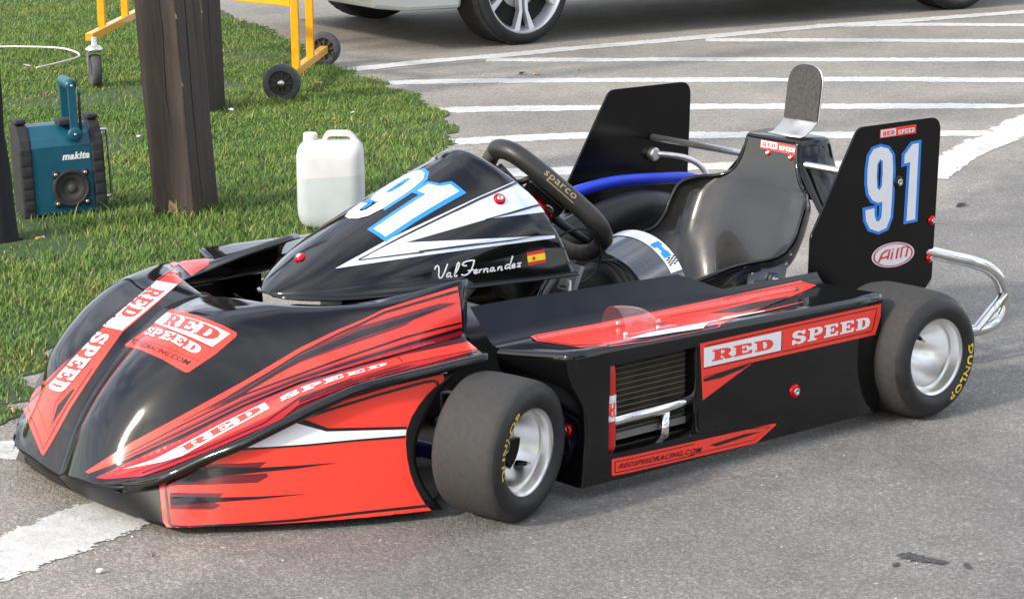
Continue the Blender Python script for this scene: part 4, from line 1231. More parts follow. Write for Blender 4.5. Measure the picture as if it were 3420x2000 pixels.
# ---------------------------------------------------------------- sticker templates: flat outlines in metres on a plane (o, u, v) tangent to the body
STICKERS = [
{'name':'side_panel_graphic', 'target':'panel', 'o':(-1.4838,-.418,.1221), 'u':(.8351,-.55,0), 'v':(.0752,.1141,.9906), 'layers':[('RED',0,[[(-.2311,-.0276),(-.2259,-.0227),(-.2137,-.016),(-.2005,-.0096),(-.189,-.0046),(-.1746,.002),(-.163,.0073),(-.1485,.0136),(-.1369,.0183),(-.1221,.024),(-.1104,.0285),(-.0983,.0333),(-.0833,.0395),(-.0705,.045),(-.0551,.052),(-.0414,.0586),(-.0276,.0652),(-.0138,.0718),(0,.0785),(.0137,.0849),(.0279,.0913),(.0415,.0974),(.0556,.1033),(.0693,.1091),(.0829,.1129),(.0965,.1167),(.1101,.1205),(.1237,.1242),(.1374,.128),(.1511,.1312),(.1648,.1344),(.1785,.1376),(.1923,.1408),(.206,.1439),(.2204,.1469),(.2349,.1497),(.2494,.1526),(.264,.1554),(.2797,.1576),(.2956,.1599),(.3009,.1574),(.3022,.1517),(.3007,.1454),(.2952,.1417),(.2857,.1364),(.2774,.1296),(.2691,.1227),(.2607,.113),(.2524,.1034),(.2453,.0926),(.2382,.0819),(.2338,.0709),(.2294,.0599),(.228,.0473),(.2265,.0347),(.2274,.0207),(.2282,.0067),(.2309,-.0086),(.2335,-.0239),(.2379,-.037),(.2422,-.0502),(.2478,-.0611),(.2533,-.0721),(.2614,-.0863),(.2728,-.0981),(.2544,-.0983),(.2388,-.0993),(.2205,-.0993),(.2047,-.1003),(.1887,-.1007),(.1706,-.1012),(.1546,-.1015),(.1398,-.1019),(.1233,-.1022),(.1085,-.1024),(.0937,-.1026),(.0787,-.1029),(.0638,-.103),(.0479,-.1032),(.033,-.1034),(.0181,-.1035),(.0021,-.1037),(-.0139,-.1038),(-.0299,-.1038),(-.0459,-.1039),(-.0619,-.104),(-.0779,-.104),(-.0938,-.104),(-.1086,-.104),(-.1235,-.1039),(-.1383,-.1038),(-.1533,-.1038),(-.1684,-.1038),(-.1831,-.1039),(-.1975,-.1039),(-.2127,-.1033),(-.2188,-.1029),(-.2249,-.0941),(-.2259,-.0831),(-.2269,-.0722),(-.228,-.0613),(-.229,-.0501),(-.23,-.0389)]]),('VBLACK',1,[[(.2923,.1386),(.2909,.1455),(.2825,.1503),(.2729,.1496),(.2632,.1489),(.2515,.1466),(.2399,.1443),(.2283,.142),(.2168,.1396),(.2052,.1373),(.1937,.1349),(.1822,.1325),(.1708,.1298),(.1593,.127),(.1479,.1242),(.1365,.1214),(.1251,.1187),(.1138,.1159),(.1024,.1131),(.0911,.1103),(.0809,.1076),(.0707,.1049),(.0605,.1021),(.0503,.0994),(.0401,.0966),(.0305,.0925),(.0201,.0878),(.0099,.0831),(-.0003,.0783),(-.0104,.0735),(-.0205,.0686),(-.03,.064),(-.0394,.0595),(-.0489,.055),(-.06,.0498),(-.0694,.0455),(-.079,.0413),(-.0883,.0373),(-.0999,.0327),(-.1088,.0292),(-.1175,.0258),(-.128,.0212),(-.1376,.0165),(-.1471,.0117),(-.1569,.0067),(-.1667,.0016),(-.1765,-.0034),(-.1863,-.0084),(-.1962,-.0135),(-.206,-.0185),(-.2158,-.0236),(-.2208,-.0299),(-.2213,-.0374),(-.2205,-.0472),(-.2198,-.057),(-.219,-.0668),(-.2183,-.0766),(-.217,-.0871),(-.2158,-.0976),(-.209,-.1035),(-.1991,-.1039),(-.1912,-.1039),(-.1828,-.1039),(-.1718,-.1039),(-.1605,-.1038),(-.1492,-.1038),(-.1381,-.1038),(-.1269,-.1039),(-.1158,-.1039),(-.1047,-.104),(-.0935,-.104),(-.0823,-.104),(-.0711,-.1039),(-.0599,-.1036),(-.0487,-.1032),(-.0374,-.1028),(-.0262,-.1025),(-.015,-.1022),(-.0037,-.1019),(.0075,-.1015),(.0188,-.1013),(.03,-.1006),(.0413,-.0999),(.0526,-.0992),(.0639,-.0985),(.0753,-.0979),(.0866,-.0972),(.0979,-.0966),(.1093,-.096),(.1207,-.0954),(.1321,-.0948),(.1435,-.0943),(.1549,-.0938),(.166,-.0934),(.1771,-.0931),(.1883,-.0927),(.1994,-.0924),(.2106,-.0921),(.2218,-.0918),(.2331,-.0916),(.2443,-.0914),(.2556,-.0911),(.2669,-.0909),(.2665,-.0858),(.2552,-.086),(.2439,-.0862),(.2327,-.0864),(.2214,-.0867),(.2102,-.0869),(.199,-.0872),(.1879,-.0876),(.1767,-.0879),(.1656,-.0883),(.1545,-.0886),(.1431,-.0891),(.1317,-.0897),(.1203,-.0902),(.1089,-.0908),(.0976,-.0915),(.0862,-.0921),(.0749,-.0927),(.0636,-.0934),(.0523,-.094),(.041,-.0947),(.0297,-.0954),(.0184,-.0961),(.0072,-.0964),(-.004,-.0967),(-.0153,-.097),(-.0265,-.0974),(-.0377,-.0977),(-.0489,-.0981),(-.0601,-.0985),(-.0713,-.0989),(-.0825,-.0993),(-.0936,-.0997),(-.1048,-.0999),(-.116,-.1),(-.1271,-.1002),(-.1383,-.1004),(-.1495,-.1006),(-.1606,-.1007),(-.1717,-.1008),(-.1828,-.1008),(-.1911,-.1),(-.1995,-.0993),(-.2079,-.0989),(-.2109,-.096),(-.2121,-.0859),(-.2133,-.0759),(-.214,-.0662),(-.2148,-.0564),(-.2155,-.0467),(-.2163,-.0369),(-.216,-.0313),(-.2135,-.0278),(-.2037,-.0227),(-.1939,-.0177),(-.1841,-.0127),(-.1743,-.0077),(-.1645,-.0027),(-.1547,.0023),(-.1449,.0073),(-.1354,.0121),(-.1259,.0168),(-.1164,.0216),(-.1069,.0263),(-.0975,.031),(-.088,.0357),(-.0783,.0404),(-.0686,.0451),(-.0589,.0497),(-.0492,.0543),(-.0395,.0588),(-.0298,.0634),(-.0202,.0679),(-.0098,.0721),(.0005,.0764),(.0109,.0806),(.0212,.0848),(.0316,.089),(.0417,.0918),(.0518,.0946),(.0619,.0973),(.0721,.1),(.0822,.1027),(.0924,.1053),(.1037,.1081),(.1151,.1109),(.1264,.1137),(.1378,.1165),(.1492,.1193),(.1606,.1221),(.1721,.1248),(.1835,.1276),(.195,.1299),(.2065,.1323),(.218,.1347),(.2295,.137),(.2411,.1393),(.2527,.1416),(.2643,.1439),(.2733,.1445),(.2823,.1452),(.2869,.1425),(.2872,.1382)]],1),('MAROON',1,[[(-.1348,.0096),(-.12,.0106),(-.1052,.0114),(-.0905,.0121),(-.0758,.0127),(-.0611,.0131),(-.0465,.0135),(-.0318,.0138),(-.0387,.0087),(-.0455,.0037),(-.0615,.0042),(-.0775,.0046),(-.0935,.0048),(-.1095,.0049),(-.1256,.0048),(-.1417,.0046)]]),('MAROON',1,[[(-.1805,-.0165),(-.167,-.0153),(-.1535,-.0141),(-.14,-.0129),(-.1265,-.0117),(-.113,-.0105),(-.0968,-.0096),(-.0807,-.0089),(-.0646,-.0083),(-.0485,-.0078),(-.0325,-.0073),(-.0304,-.0139),(-.0406,-.0192),(-.0509,-.0246),(-.065,-.0248),(-.0792,-.0251),(-.0933,-.0255),(-.1075,-.026),(-.1217,-.0266),(-.1359,-.0272),(-.1503,-.0273),(-.1646,-.0274),(-.179,-.0276),(-.1934,-.0278),(-.2079,-.0282),(-.1942,-.0223)]]),('MAROON',1,[[(-.2116,-.0418),(-.1973,-.0417),(-.183,-.0417),(-.1687,-.0419),(-.1545,-.0421),(-.1402,-.0423),(-.126,-.0425),(-.1118,-.0427),(-.121,-.0503),(-.1361,-.05),(-.1512,-.0496),(-.1663,-.0493),(-.1814,-.0489),(-.1966,-.0488),(-.2118,-.0488)]]),('MAROON',1,[[(-.211,-.0625),(-.1952,-.0616),(-.1795,-.061),(-.1638,-.0606),(-.1481,-.0601),(-.1324,-.0596),(-.1187,-.0644),(-.1328,-.0727),(-.1485,-.0723),(-.1641,-.072),(-.1798,-.0716),(-.1954,-.0713),(-.2112,-.0714)]]),('VBLACK',2,[[(-.209,-.0278),(-.1958,-.0196),(-.1826,-.0114),(-.172,-.0058),(-.1613,-.0002),(-.1506,.0055),(-.1394,.0056),(-.1237,.0056),(-.108,.0055),(-.0923,.0052),(-.0767,.0048),(-.0611,.0043),(-.0455,.0037),(-.0321,.0039),(-.0187,.0042),(-.0053,.0043),(.0081,.0045),(.0216,.0046),(.037,.005),(.0525,.0053),(.0681,.0056),(.0836,.0058),(.0992,.006),(.0836,.0047),(.068,.0034),(.0525,.002),(.0369,.0006),(.0214,-.0009),(.008,-.0017),(-.0055,-.0025),(-.0189,-.0033),(-.0324,-.0041),(-.0458,-.005),(-.0592,-.006),(-.0726,-.007),(-.0861,-.0081),(-.0995,-.0093),(-.113,-.0105),(-.1265,-.0134),(-.1401,-.0162),(-.1536,-.0191),(-.1638,-.0224),(-.174,-.0257),(-.1857,-.0263),(-.1973,-.027)]]),('VBLACK',2,[[(-.2111,-.0488),(-.1949,-.0487),(-.1787,-.049),(-.1626,-.0493),(-.1465,-.0497),(-.1303,-.05),(-.1143,-.0504),(-.1008,-.0503),(-.0874,-.0503),(-.074,-.0504),(-.0606,-.0505),(-.0472,-.0507),(-.0323,-.0504),(-.0174,-.0502),(-.0024,-.05),(.0125,-.0498),(.0275,-.0497),(.0425,-.0496),(.0275,-.0505),(.0125,-.0514),(-.0025,-.0523),(-.0175,-.0533),(-.0324,-.0543),(-.0474,-.0553),(-.0608,-.0559),(-.0742,-.0564),(-.0876,-.0571),(-.1011,-.0578),(-.1145,-.0585),(-.1295,-.0595),(-.1444,-.0604),(-.1593,-.0614),(-.1722,-.0618),(-.1851,-.0622),(-.198,-.0628),(-.211,-.0635)]]),('VBLACK',2,[[(-.0913,.0357),(-.0779,.0418),(-.0648,.0475),(-.0503,.0543),(-.0373,.0605),(-.0241,.0667),(-.0107,.0727),(.0028,.0787),(.0162,.0847),(.0296,.0906),(.0386,.0906),(.0531,.0843),(.0676,.078),(.0822,.0717),(.0983,.0711),(.1144,.0705),(.1306,.0699),(.1468,.0692),(.163,.0685),(.1793,.0678),(.1956,.0671),(.212,.0663),(.2284,.0655),(.2269,.055),(.2254,.0445),(.2102,.0445),(.1952,.0445),(.1801,.0444),(.1652,.0443),(.1502,.0442),(.1353,.0441),(.1202,.0436),(.1051,.0431),(.09,.0425),(.075,.0419),(.06,.0413),(.045,.0407),(.0316,.0404),(.0181,.04),(.0047,.0396),(-.0087,.0391),(-.0221,.0386),(-.036,.0382),(-.0498,.0377),(-.0636,.0371),(-.0775,.0365)]]),('WHITE',3,[[(-.0766,.0413),(-.0621,.0476),(-.0476,.0539),(-.0331,.0601),(-.0186,.0662),(-.0041,.0723),(.0105,.0784),(.025,.0844),(.0385,.0798),(.0521,.0752),(.0657,.0706),(.0794,.0659),(.0957,.0654),(.112,.0648),(.1284,.0642),(.1448,.0637),(.1613,.0631),(.1778,.0624),(.1943,.0617),(.2109,.061),(.2276,.0602),(.2259,.049),(.2107,.0489),(.1956,.0487),(.1805,.0486),(.1654,.0483),(.1504,.0481),(.1354,.0478),(.1203,.0473),(.1052,.0467),(.0901,.0462),(.0751,.0456),(.0601,.045),(.0451,.0444),(.0317,.044),(.0182,.0437),(.0048,.0433),(-.0086,.0428),(-.022,.0423),(-.0357,.0421),(-.0493,.0419),(-.063,.0416)]])], 'text':()},
{'name':'fender_band_graphic', 'target':'nose', 'o':(-1.3698,-.3087,.2607), 'u':(.8846,-.4664,0), 'v':(.3012,.5712,.7635), 'layers':[('RED',0,[[(-.4098,-.1238),(-.4004,-.1231),(-.391,-.1221),(-.3817,-.1207),(-.3723,-.1188),(-.363,-.1164),(-.3536,-.1136),(-.3442,-.1103),(-.3348,-.1069),(-.3254,-.1032),(-.3164,-.1006),(-.3074,-.098),(-.2984,-.0954),(-.2894,-.0928),(-.2804,-.0902),(-.2714,-.0875),(-.2624,-.0847),(-.2533,-.0818),(-.2443,-.0788),(-.2353,-.0758),(-.2262,-.0727),(-.2167,-.0693),(-.2071,-.0659),(-.1975,-.0624),(-.1879,-.0589),(-.1783,-.0553),(-.1687,-.0516),(-.159,-.0478),(-.1494,-.044),(-.1397,-.0401),(-.13,-.0361),(-.1203,-.0321),(-.1106,-.0279),(-.1008,-.0231),(-.091,-.0182),(-.0811,-.013),(-.0712,-.0076),(-.0612,-.0019),(-.0511,.0041),(-.0409,.0102),(-.0307,.0166),(-.0204,.0231),(-.0101,.0297),(.0002,.0363),(.0099,.0414),(.0196,.0465),(.0293,.0517),(.0391,.0572),(.049,.0628),(.0589,.0684),(.0688,.0739),(.0787,.0796),(.0893,.0848),(.0999,.09),(.1105,.0951),(.1211,.1001),(.1317,.1051),(.1429,.1113),(.1541,.1175),(.1654,.124),(.1768,.1306),(.1881,.1352),(.1993,.1398),(.2107,.1446),(.2221,.1495),(.2335,.1543),(.245,.1592),(.2562,.1637),(.2674,.1682),(.2787,.1728),(.2901,.1774),(.3014,.182),(.3128,.1865),(.3243,.1911),(.3357,.1956),(.3363,.1828),(.3372,.171),(.3375,.1621),(.3378,.1534),(.3382,.1449),(.3386,.1365),(.3384,.1264),(.3382,.1164),(.3371,.1082),(.336,.0999),(.3231,.0938),(.3102,.0877),(.2973,.0817),(.2845,.0757),(.2715,.0689),(.2586,.0622),(.2458,.0559),(.2332,.0497),(.2207,.0437),(.2082,.0378),(.1968,.0329),(.1854,.028),(.1741,.0232),(.1629,.0186),(.1517,.014),(.1406,.0096),(.1297,.0054),(.1188,.0015),(.1079,-.0024),(.0972,-.0062),(.0863,-.0106),(.0752,-.0158),(.0643,-.0204),(.0538,-.0239),(.0435,-.0266),(.0333,-.0291),(.0231,-.0314),(.0129,-.0338),(.0026,-.0368),(-.0077,-.0397),(-.0176,-.0437),(-.0275,-.0476),(-.0374,-.0514),(-.0471,-.0549),(-.0569,-.0582),(-.0665,-.0612),(-.0761,-.0641),(-.0857,-.0668),(-.0952,-.0692),(-.1047,-.0716),(-.1142,-.0739),(-.1237,-.0768),(-.1333,-.0799),(-.1428,-.0828),(-.1524,-.0857),(-.1619,-.0887),(-.1714,-.0915),(-.181,-.0943),(-.1905,-.097),(-.2,-.0997),(-.2095,-.1024),(-.219,-.105),(-.2285,-.1077),(-.2383,-.1101),(-.2482,-.1124),(-.258,-.1147),(-.2679,-.1169),(-.2777,-.119),(-.2876,-.1212),(-.2974,-.1234),(-.3073,-.1257),(-.3172,-.128),(-.327,-.1304),(-.3365,-.1318),(-.3459,-.1329),(-.3554,-.1338),(-.3648,-.1342),(-.3742,-.1342),(-.3837,-.1337),(-.3931,-.1328),(-.4026,-.1313)]]),('MAROON',1,[[(.0116,.0289),(.0223,.0343),(.0331,.0399),(.044,.0459),(.055,.0521),(.0659,.0581),(.077,.0642),(.088,.0704),(.0992,.0765),(.1103,.0826),(.1214,.0886),(.1326,.0926),(.1438,.0965),(.1551,.1005),(.1664,.1045),(.1777,.1086),(.1892,.1129),(.2007,.1172),(.2122,.1215),(.2238,.1259),(.2354,.1303),(.2471,.1349),(.2588,.1395),(.2706,.1442),(.2825,.149),(.2945,.154),(.3059,.1561),(.3174,.1584),(.3289,.1607),(.3171,.1556),(.3053,.1504),(.2935,.1454),(.2819,.1404),(.2702,.1354),(.2587,.1307),(.248,.1226),(.2373,.1147),(.2266,.1067),(.216,.0988),(.2046,.0934),(.1933,.0881),(.182,.0829),(.1708,.078),(.1596,.0731),(.1485,.0682),(.1374,.0634),(.1263,.0586),(.1153,.0537),(.1043,.0488),(.0933,.044),(.0824,.0392),(.0715,.0344),(.0606,.0296),(.0497,.0245),(.039,.0197),(.0283,.0153),(.0178,.0111),(.0072,.0069),(-.0033,.0028),(-.0134,-.0026),(-.0236,-.0079),(-.0336,-.0132),(-.0436,-.0181),(-.0536,-.023),(-.0635,-.0276),(-.0733,-.032),(-.0831,-.0361),(-.0928,-.04),(-.1025,-.0437),(-.1121,-.0473),(-.1218,-.051),(-.1314,-.0545),(-.141,-.0581),(-.1506,-.0616),(-.1603,-.0651),(-.1699,-.0685),(-.1794,-.0718),(-.189,-.0751),(-.1804,-.0711),(-.1718,-.0671),(-.1632,-.063),(-.1546,-.0589),(-.146,-.0547),(-.1373,-.0504),(-.1287,-.0462),(-.12,-.0417),(-.1113,-.0373),(-.1014,-.0329),(-.0914,-.0283),(-.0814,-.0236),(-.0714,-.0187),(-.0612,-.0134),(-.051,-.0078),(-.0407,-.0021),(-.0303,.0039),(-.0199,.01),(-.0095,.0162),(.001,.0225)]]),('DRED',1,[[(.3364,.1164),(.3236,.1106),(.3109,.1049),(.2983,.0991),(.2857,.0935),(.2732,.0879),(.2608,.0825),(.2485,.0771),(.2362,.0717),(.224,.0665),(.2118,.0613),(.2004,.0564),(.1891,.0516),(.1778,.0468),(.1666,.0421),(.1554,.0375),(.1443,.0328),(.1332,.0282),(.1221,.0237),(.1111,.0192),(.1002,.0148),(.0892,.0101),(.0783,.0054),(.0674,.0005),(.0566,-.0042),(.0459,-.0083),(.0354,-.012),(.0249,-.0156),(.0145,-.0192),(.0041,-.0227),(-.0063,-.0261),(-.0172,-.0304),(-.0281,-.0347),(-.039,-.0387),(-.0498,-.0425),(-.0605,-.0462),(-.0711,-.0494),(-.0817,-.0524),(-.0922,-.0553),(-.1027,-.0579),(-.1131,-.0604),(-.1227,-.0636),(-.1323,-.0668),(-.1419,-.0699),(-.1515,-.073),(-.161,-.076),(-.1706,-.079),(-.1801,-.0819),(-.1896,-.0848),(-.1992,-.0876),(-.2087,-.0904),(-.2182,-.0931),(-.2277,-.0959),(-.2376,-.0988),(-.2475,-.1017),(-.2574,-.1044),(-.2673,-.1071),(-.2771,-.1097),(-.287,-.1122),(-.2969,-.1148),(-.3068,-.1174),(-.3167,-.1202),(-.3266,-.1229),(-.3355,-.125),(-.3443,-.1268),(-.3532,-.1284),(-.362,-.1297),(-.3709,-.1306),(-.3797,-.1311),(-.3692,-.132),(-.3587,-.1323),(-.3481,-.132),(-.3376,-.1313),(-.327,-.1304),(-.3172,-.128),(-.3073,-.1257),(-.2974,-.1234),(-.2876,-.1212),(-.2777,-.119),(-.2679,-.1169),(-.258,-.1147),(-.2482,-.1124),(-.2383,-.1101),(-.2285,-.1077),(-.219,-.105),(-.2095,-.1024),(-.2,-.0997),(-.1905,-.097),(-.181,-.0943),(-.1714,-.0915),(-.1619,-.0887),(-.1524,-.0857),(-.1428,-.0828),(-.1333,-.0799),(-.1237,-.0768),(-.1142,-.0739),(-.1047,-.0716),(-.0952,-.0692),(-.0857,-.0668),(-.0761,-.0641),(-.0665,-.0612),(-.0569,-.0582),(-.0471,-.0549),(-.0374,-.0514),(-.0275,-.0476),(-.0176,-.0437),(-.0077,-.0397),(.0026,-.0368),(.0129,-.0338),(.0231,-.0314),(.0333,-.0291),(.0435,-.0266),(.0538,-.0239),(.0643,-.0204),(.0752,-.0158),(.0863,-.0106),(.0972,-.0062),(.1079,-.0024),(.1188,.0015),(.1297,.0054),(.1406,.0096),(.1517,.014),(.1629,.0186),(.1741,.0232),(.1854,.028),(.1968,.0329),(.2082,.0378),(.2205,.0436),(.2329,.0496),(.2454,.0556),(.2581,.0619),(.2709,.0684),(.2838,.0753),(.2965,.0812),(.3092,.0872),(.322,.0932),(.3348,.0992),(.3356,.1078)]]),('VBLACK',2,[[(-.2267,-.0847),(-.2163,-.0813),(-.2058,-.0778),(-.1954,-.0743),(-.1849,-.0707),(-.1745,-.0671),(-.164,-.0633),(-.1535,-.0595),(-.1429,-.0556),(-.1324,-.0517),(-.1218,-.0477),(-.1113,-.0436),(-.1005,-.0382),(-.0897,-.0326),(-.0789,-.0268),(-.0679,-.0207),(-.0569,-.0141),(-.0458,-.0072),(-.0346,-.0001),(-.0233,.0072),(-.0119,.0147),(-.0005,.0224),(.0111,.0287),(.0228,.0351),(.0346,.0417),(.0465,.0487),(.0585,.0559),(.0705,.0629),(.0826,.0701),(.0925,.0752),(.1025,.0803),(.1125,.0854),(.1225,.0903),(.1332,.0962),(.1439,.102),(.1547,.1078),(.1655,.1137),(.1763,.1197),(.1874,.1239),(.1986,.1282),(.2098,.1325),(.2211,.1369),(.2324,.1414),(.2437,.1459),(.2566,.151),(.2695,.1561),(.2826,.1615),(.2956,.1668),(.3088,.1722),(.322,.1777),(.3352,.1831),(.3344,.188),(.3212,.1827),(.3081,.1773),(.2949,.172),(.2819,.1667),(.2689,.1615),(.256,.1564),(.2431,.1512),(.2316,.1467),(.2203,.1422),(.2089,.1377),(.1976,.1333),(.1864,.129),(.1752,.1247),(.1643,.1185),(.1535,.1124),(.1427,.1065),(.1319,.1005),(.1212,.0946),(.1113,.0895),(.1013,.0843),(.0914,.079),(.0814,.0738),(.0694,.0665),(.0574,.0594),(.0454,.0522),(.0335,.045),(.0217,.0383),(.01,.0318),(-.0016,.0253),(-.013,.0176),(-.0244,.01),(-.0356,.0026),(-.0468,-.0045),(-.0579,-.0115),(-.0689,-.0181),(-.0799,-.0243),(-.0907,-.0303),(-.1015,-.0359),(-.1122,-.0414),(-.1227,-.0456),(-.1332,-.0497),(-.1437,-.0538),(-.1542,-.0578),(-.1647,-.0617),(-.1751,-.0655),(-.1856,-.0693),(-.196,-.0729),(-.2064,-.0765),(-.2168,-.0801),(-.2272,-.0836)]],1),('VBLACK',2,[[(-.189,-.0751),(-.1794,-.0719),(-.1699,-.0688),(-.1603,-.0655),(-.1507,-.0622),(-.1411,-.0589),(-.1315,-.0554),(-.1218,-.052),(-.1122,-.0485),(-.1025,-.0436),(-.0927,-.0387),(-.0829,-.0335),(-.073,-.028),(-.063,-.0222),(-.053,-.0162),(-.0429,-.0099),(-.0327,-.0033),(-.0224,.0033),(-.0121,.0102),(-.0018,.0171),(.009,.022),(.0198,.027),(.0307,.032),(.0417,.0374),(.0528,.0431),(.064,.0489),(.0751,.0545),(.0863,.0602),(.0976,.066),(.1088,.0718),(.1201,.0775),(.132,.0819),(.1438,.0863),(.1557,.0908),(.1676,.0953),(.1796,.0999),(.1917,.1047),(.2038,.1094),(.216,.1143),(.2282,.1192),(.2405,.1241),(.2516,.1284),(.2628,.1328),(.274,.1373),(.2854,.1418),(.2967,.1465),(.3082,.1513),(.3197,.1561),(.3312,.1609),(.3196,.1551),(.308,.1493),(.2964,.1435),(.2849,.1377),(.2735,.1321),(.2621,.1265),(.2508,.1211),(.2396,.1157),(.2284,.1108),(.2172,.106),(.2061,.1012),(.195,.0964),(.1839,.0917),(.1729,.087),(.162,.0824),(.1511,.0779),(.1402,.0734),(.1294,.0689),(.1186,.0643),(.1073,.0587),(.0961,.0531),(.0848,.0475),(.0737,.042),(.0625,.0365),(.0514,.0309),(.0404,.0255),(.0295,.0205),(.0186,.0157),(.0079,.011),(-.0029,.0064),(-.0132,-0),(-.0234,-.0063),(-.0336,-.0125),(-.0437,-.0184),(-.0537,-.0241),(-.0637,-.0296),(-.0736,-.0348),(-.0834,-.0398),(-.0932,-.0445),(-.1029,-.0489),(-.1126,-.0533),(-.1222,-.0562),(-.1317,-.0589),(-.1413,-.0618),(-.1509,-.0645),(-.1604,-.0672),(-.1699,-.0699),(-.1795,-.0725)]]),('VBLACK',2,[[(-.3566,-.1269),(-.3458,-.1246),(-.335,-.1219),(-.3241,-.1189),(-.3133,-.1159),(-.3025,-.1129),(-.2917,-.11),(-.2809,-.1072),(-.2701,-.1043),(-.2593,-.1013),(-.2485,-.0982),(-.2377,-.095),(-.2268,-.0917),(-.2164,-.0888),(-.2061,-.0858),(-.1957,-.0829),(-.1853,-.0799),(-.1749,-.0768),(-.1645,-.0736),(-.154,-.0704),(-.1436,-.0671),(-.1331,-.0638),(-.1227,-.0604),(-.1122,-.057),(-.1018,-.0546),(-.0913,-.0522),(-.0808,-.0495),(-.0702,-.0467),(-.0596,-.0436),(-.0489,-.0402),(-.0382,-.0366),(-.0274,-.0328),(-.0165,-.0288),(-.0055,-.0247),(.006,-.0204),(.0177,-.016),(.0293,-.0115),(.041,-.007),(.0529,-.0021),(.0649,.0035),(.0771,.0094),(.0893,.0151),(.1015,.0208),(.1137,.0263),(.126,.0318),(.1384,.0374),(.1508,.043),(.1632,.0487),(.1757,.0543),(.1883,.0601),(.2009,.0659),(.2136,.0718),(.2273,.0772),(.241,.0827),(.2548,.0883),(.2687,.094),(.2828,.0999),(.2963,.1053),(.3099,.1109),(.3236,.1165),(.3373,.1221),(.3367,.1253),(.3229,.1197),(.3092,.1141),(.2956,.1086),(.2821,.1032),(.2681,.0974),(.2542,.0917),(.2403,.0862),(.2266,.0807),(.2129,.0753),(.2002,.0695),(.1876,.0637),(.175,.058),(.1625,.0524),(.1501,.0468),(.1377,.0412),(.1253,.0356),(.113,.0301),(.1008,.0246),(.0886,.019),(.0764,.0134),(.0643,.0075),(.0522,.0019),(.0403,-.003),(.0286,-.0076),(.0169,-.0121),(.0053,-.0166),(-.0063,-.0209),(-.0173,-.025),(-.0282,-.029),(-.039,-.0328),(-.0498,-.0365),(-.0605,-.04),(-.0712,-.043),(-.0818,-.046),(-.0923,-.0487),(-.1028,-.0511),(-.1133,-.0535),(-.1237,-.0571),(-.1342,-.0605),(-.1446,-.0639),(-.1551,-.0673),(-.1655,-.0706),(-.1759,-.0738),(-.1863,-.077),(-.1967,-.08),(-.2071,-.0831),(-.2175,-.0861),(-.2279,-.0891),(-.2387,-.0925),(-.2494,-.0958),(-.2602,-.0991),(-.2709,-.1022),(-.2817,-.1052),(-.2924,-.1082),(-.3032,-.1112),(-.314,-.1143),(-.3247,-.1174),(-.3355,-.1205),(-.3463,-.1233),(-.3571,-.1258)]],1),('VBLACK',2,[[(-.357,-.1326),(-.3462,-.1307),(-.3354,-.1285),(-.3246,-.126),(-.3137,-.1234),(-.3029,-.1208),(-.2921,-.1183),(-.2814,-.1159),(-.2706,-.1135),(-.2598,-.111),(-.249,-.1084),(-.2382,-.1057),(-.2275,-.103),(-.2171,-.1001),(-.2067,-.0973),(-.1963,-.0944),(-.1859,-.0915),(-.1755,-.0885),(-.1651,-.0854),(-.1547,-.0823),(-.1443,-.0792),(-.1338,-.0759),(-.1234,-.0727),(-.1129,-.0695),(-.1025,-.067),(-.0921,-.0644),(-.0816,-.0616),(-.0711,-.0587),(-.0605,-.0555),(-.0498,-.052),(-.0391,-.0483),(-.0283,-.0442),(-.0174,-.04),(-.0065,-.0357),(.005,-.032),(.0165,-.0282),(.0281,-.0243),(.0397,-.0203),(.0514,-.0161),(.0632,-.0114),(.0753,-.006),(.0875,-.0005),(.0996,.0047),(.1118,.0098),(.1241,.015),(.1364,.0204),(.1488,.0257),(.1612,.0311),(.1737,.0366),(.1863,.0422),(.1989,.0478),(.2116,.0536),(.2252,.0595),(.2389,.0655),(.2527,.0715),(.2665,.0777),(.2804,.0839),(.2945,.0903),(.3086,.0967),(.3228,.1032),(.3371,.1097),(.3358,.1143),(.3216,.1078),(.3074,.1013),(.2933,.0949),(.2794,.0886),(.2655,.0824),(.2517,.0763),(.238,.0702),(.2243,.0643),(.2108,.0584),(.1981,.0527),(.1855,.0472),(.1729,.0417),(.1604,.0363),(.148,.0309),(.1356,.0256),(.1233,.0203),(.111,.0151),(.0989,.01),(.0867,.0048),(.0746,-.0006),(.0624,-.006),(.0505,-.0108),(.0388,-.015),(.0272,-.0191),(.0156,-.023),(.004,-.0268),(-.0075,-.0306),(-.0185,-.035),(-.0294,-.0392),(-.0402,-.0433),(-.051,-.0471),(-.0617,-.0506),(-.0723,-.0539),(-.0829,-.0569),(-.0934,-.0597),(-.1039,-.0624),(-.1144,-.0649),(-.1248,-.0683),(-.1352,-.0716),(-.1457,-.075),(-.1561,-.0783),(-.1665,-.0815),(-.1769,-.0847),(-.1872,-.0878),(-.1976,-.0908),(-.208,-.0939),(-.2183,-.0968),(-.2287,-.0998),(-.2394,-.1027),(-.2501,-.1056),(-.2608,-.1084),(-.2715,-.111),(-.2822,-.1136),(-.293,-.1162),(-.3037,-.1188),(-.3144,-.1216),(-.3252,-.1243),(-.3359,-.127),(-.3466,-.1294),(-.3574,-.1314)]],1)], 'text':()},
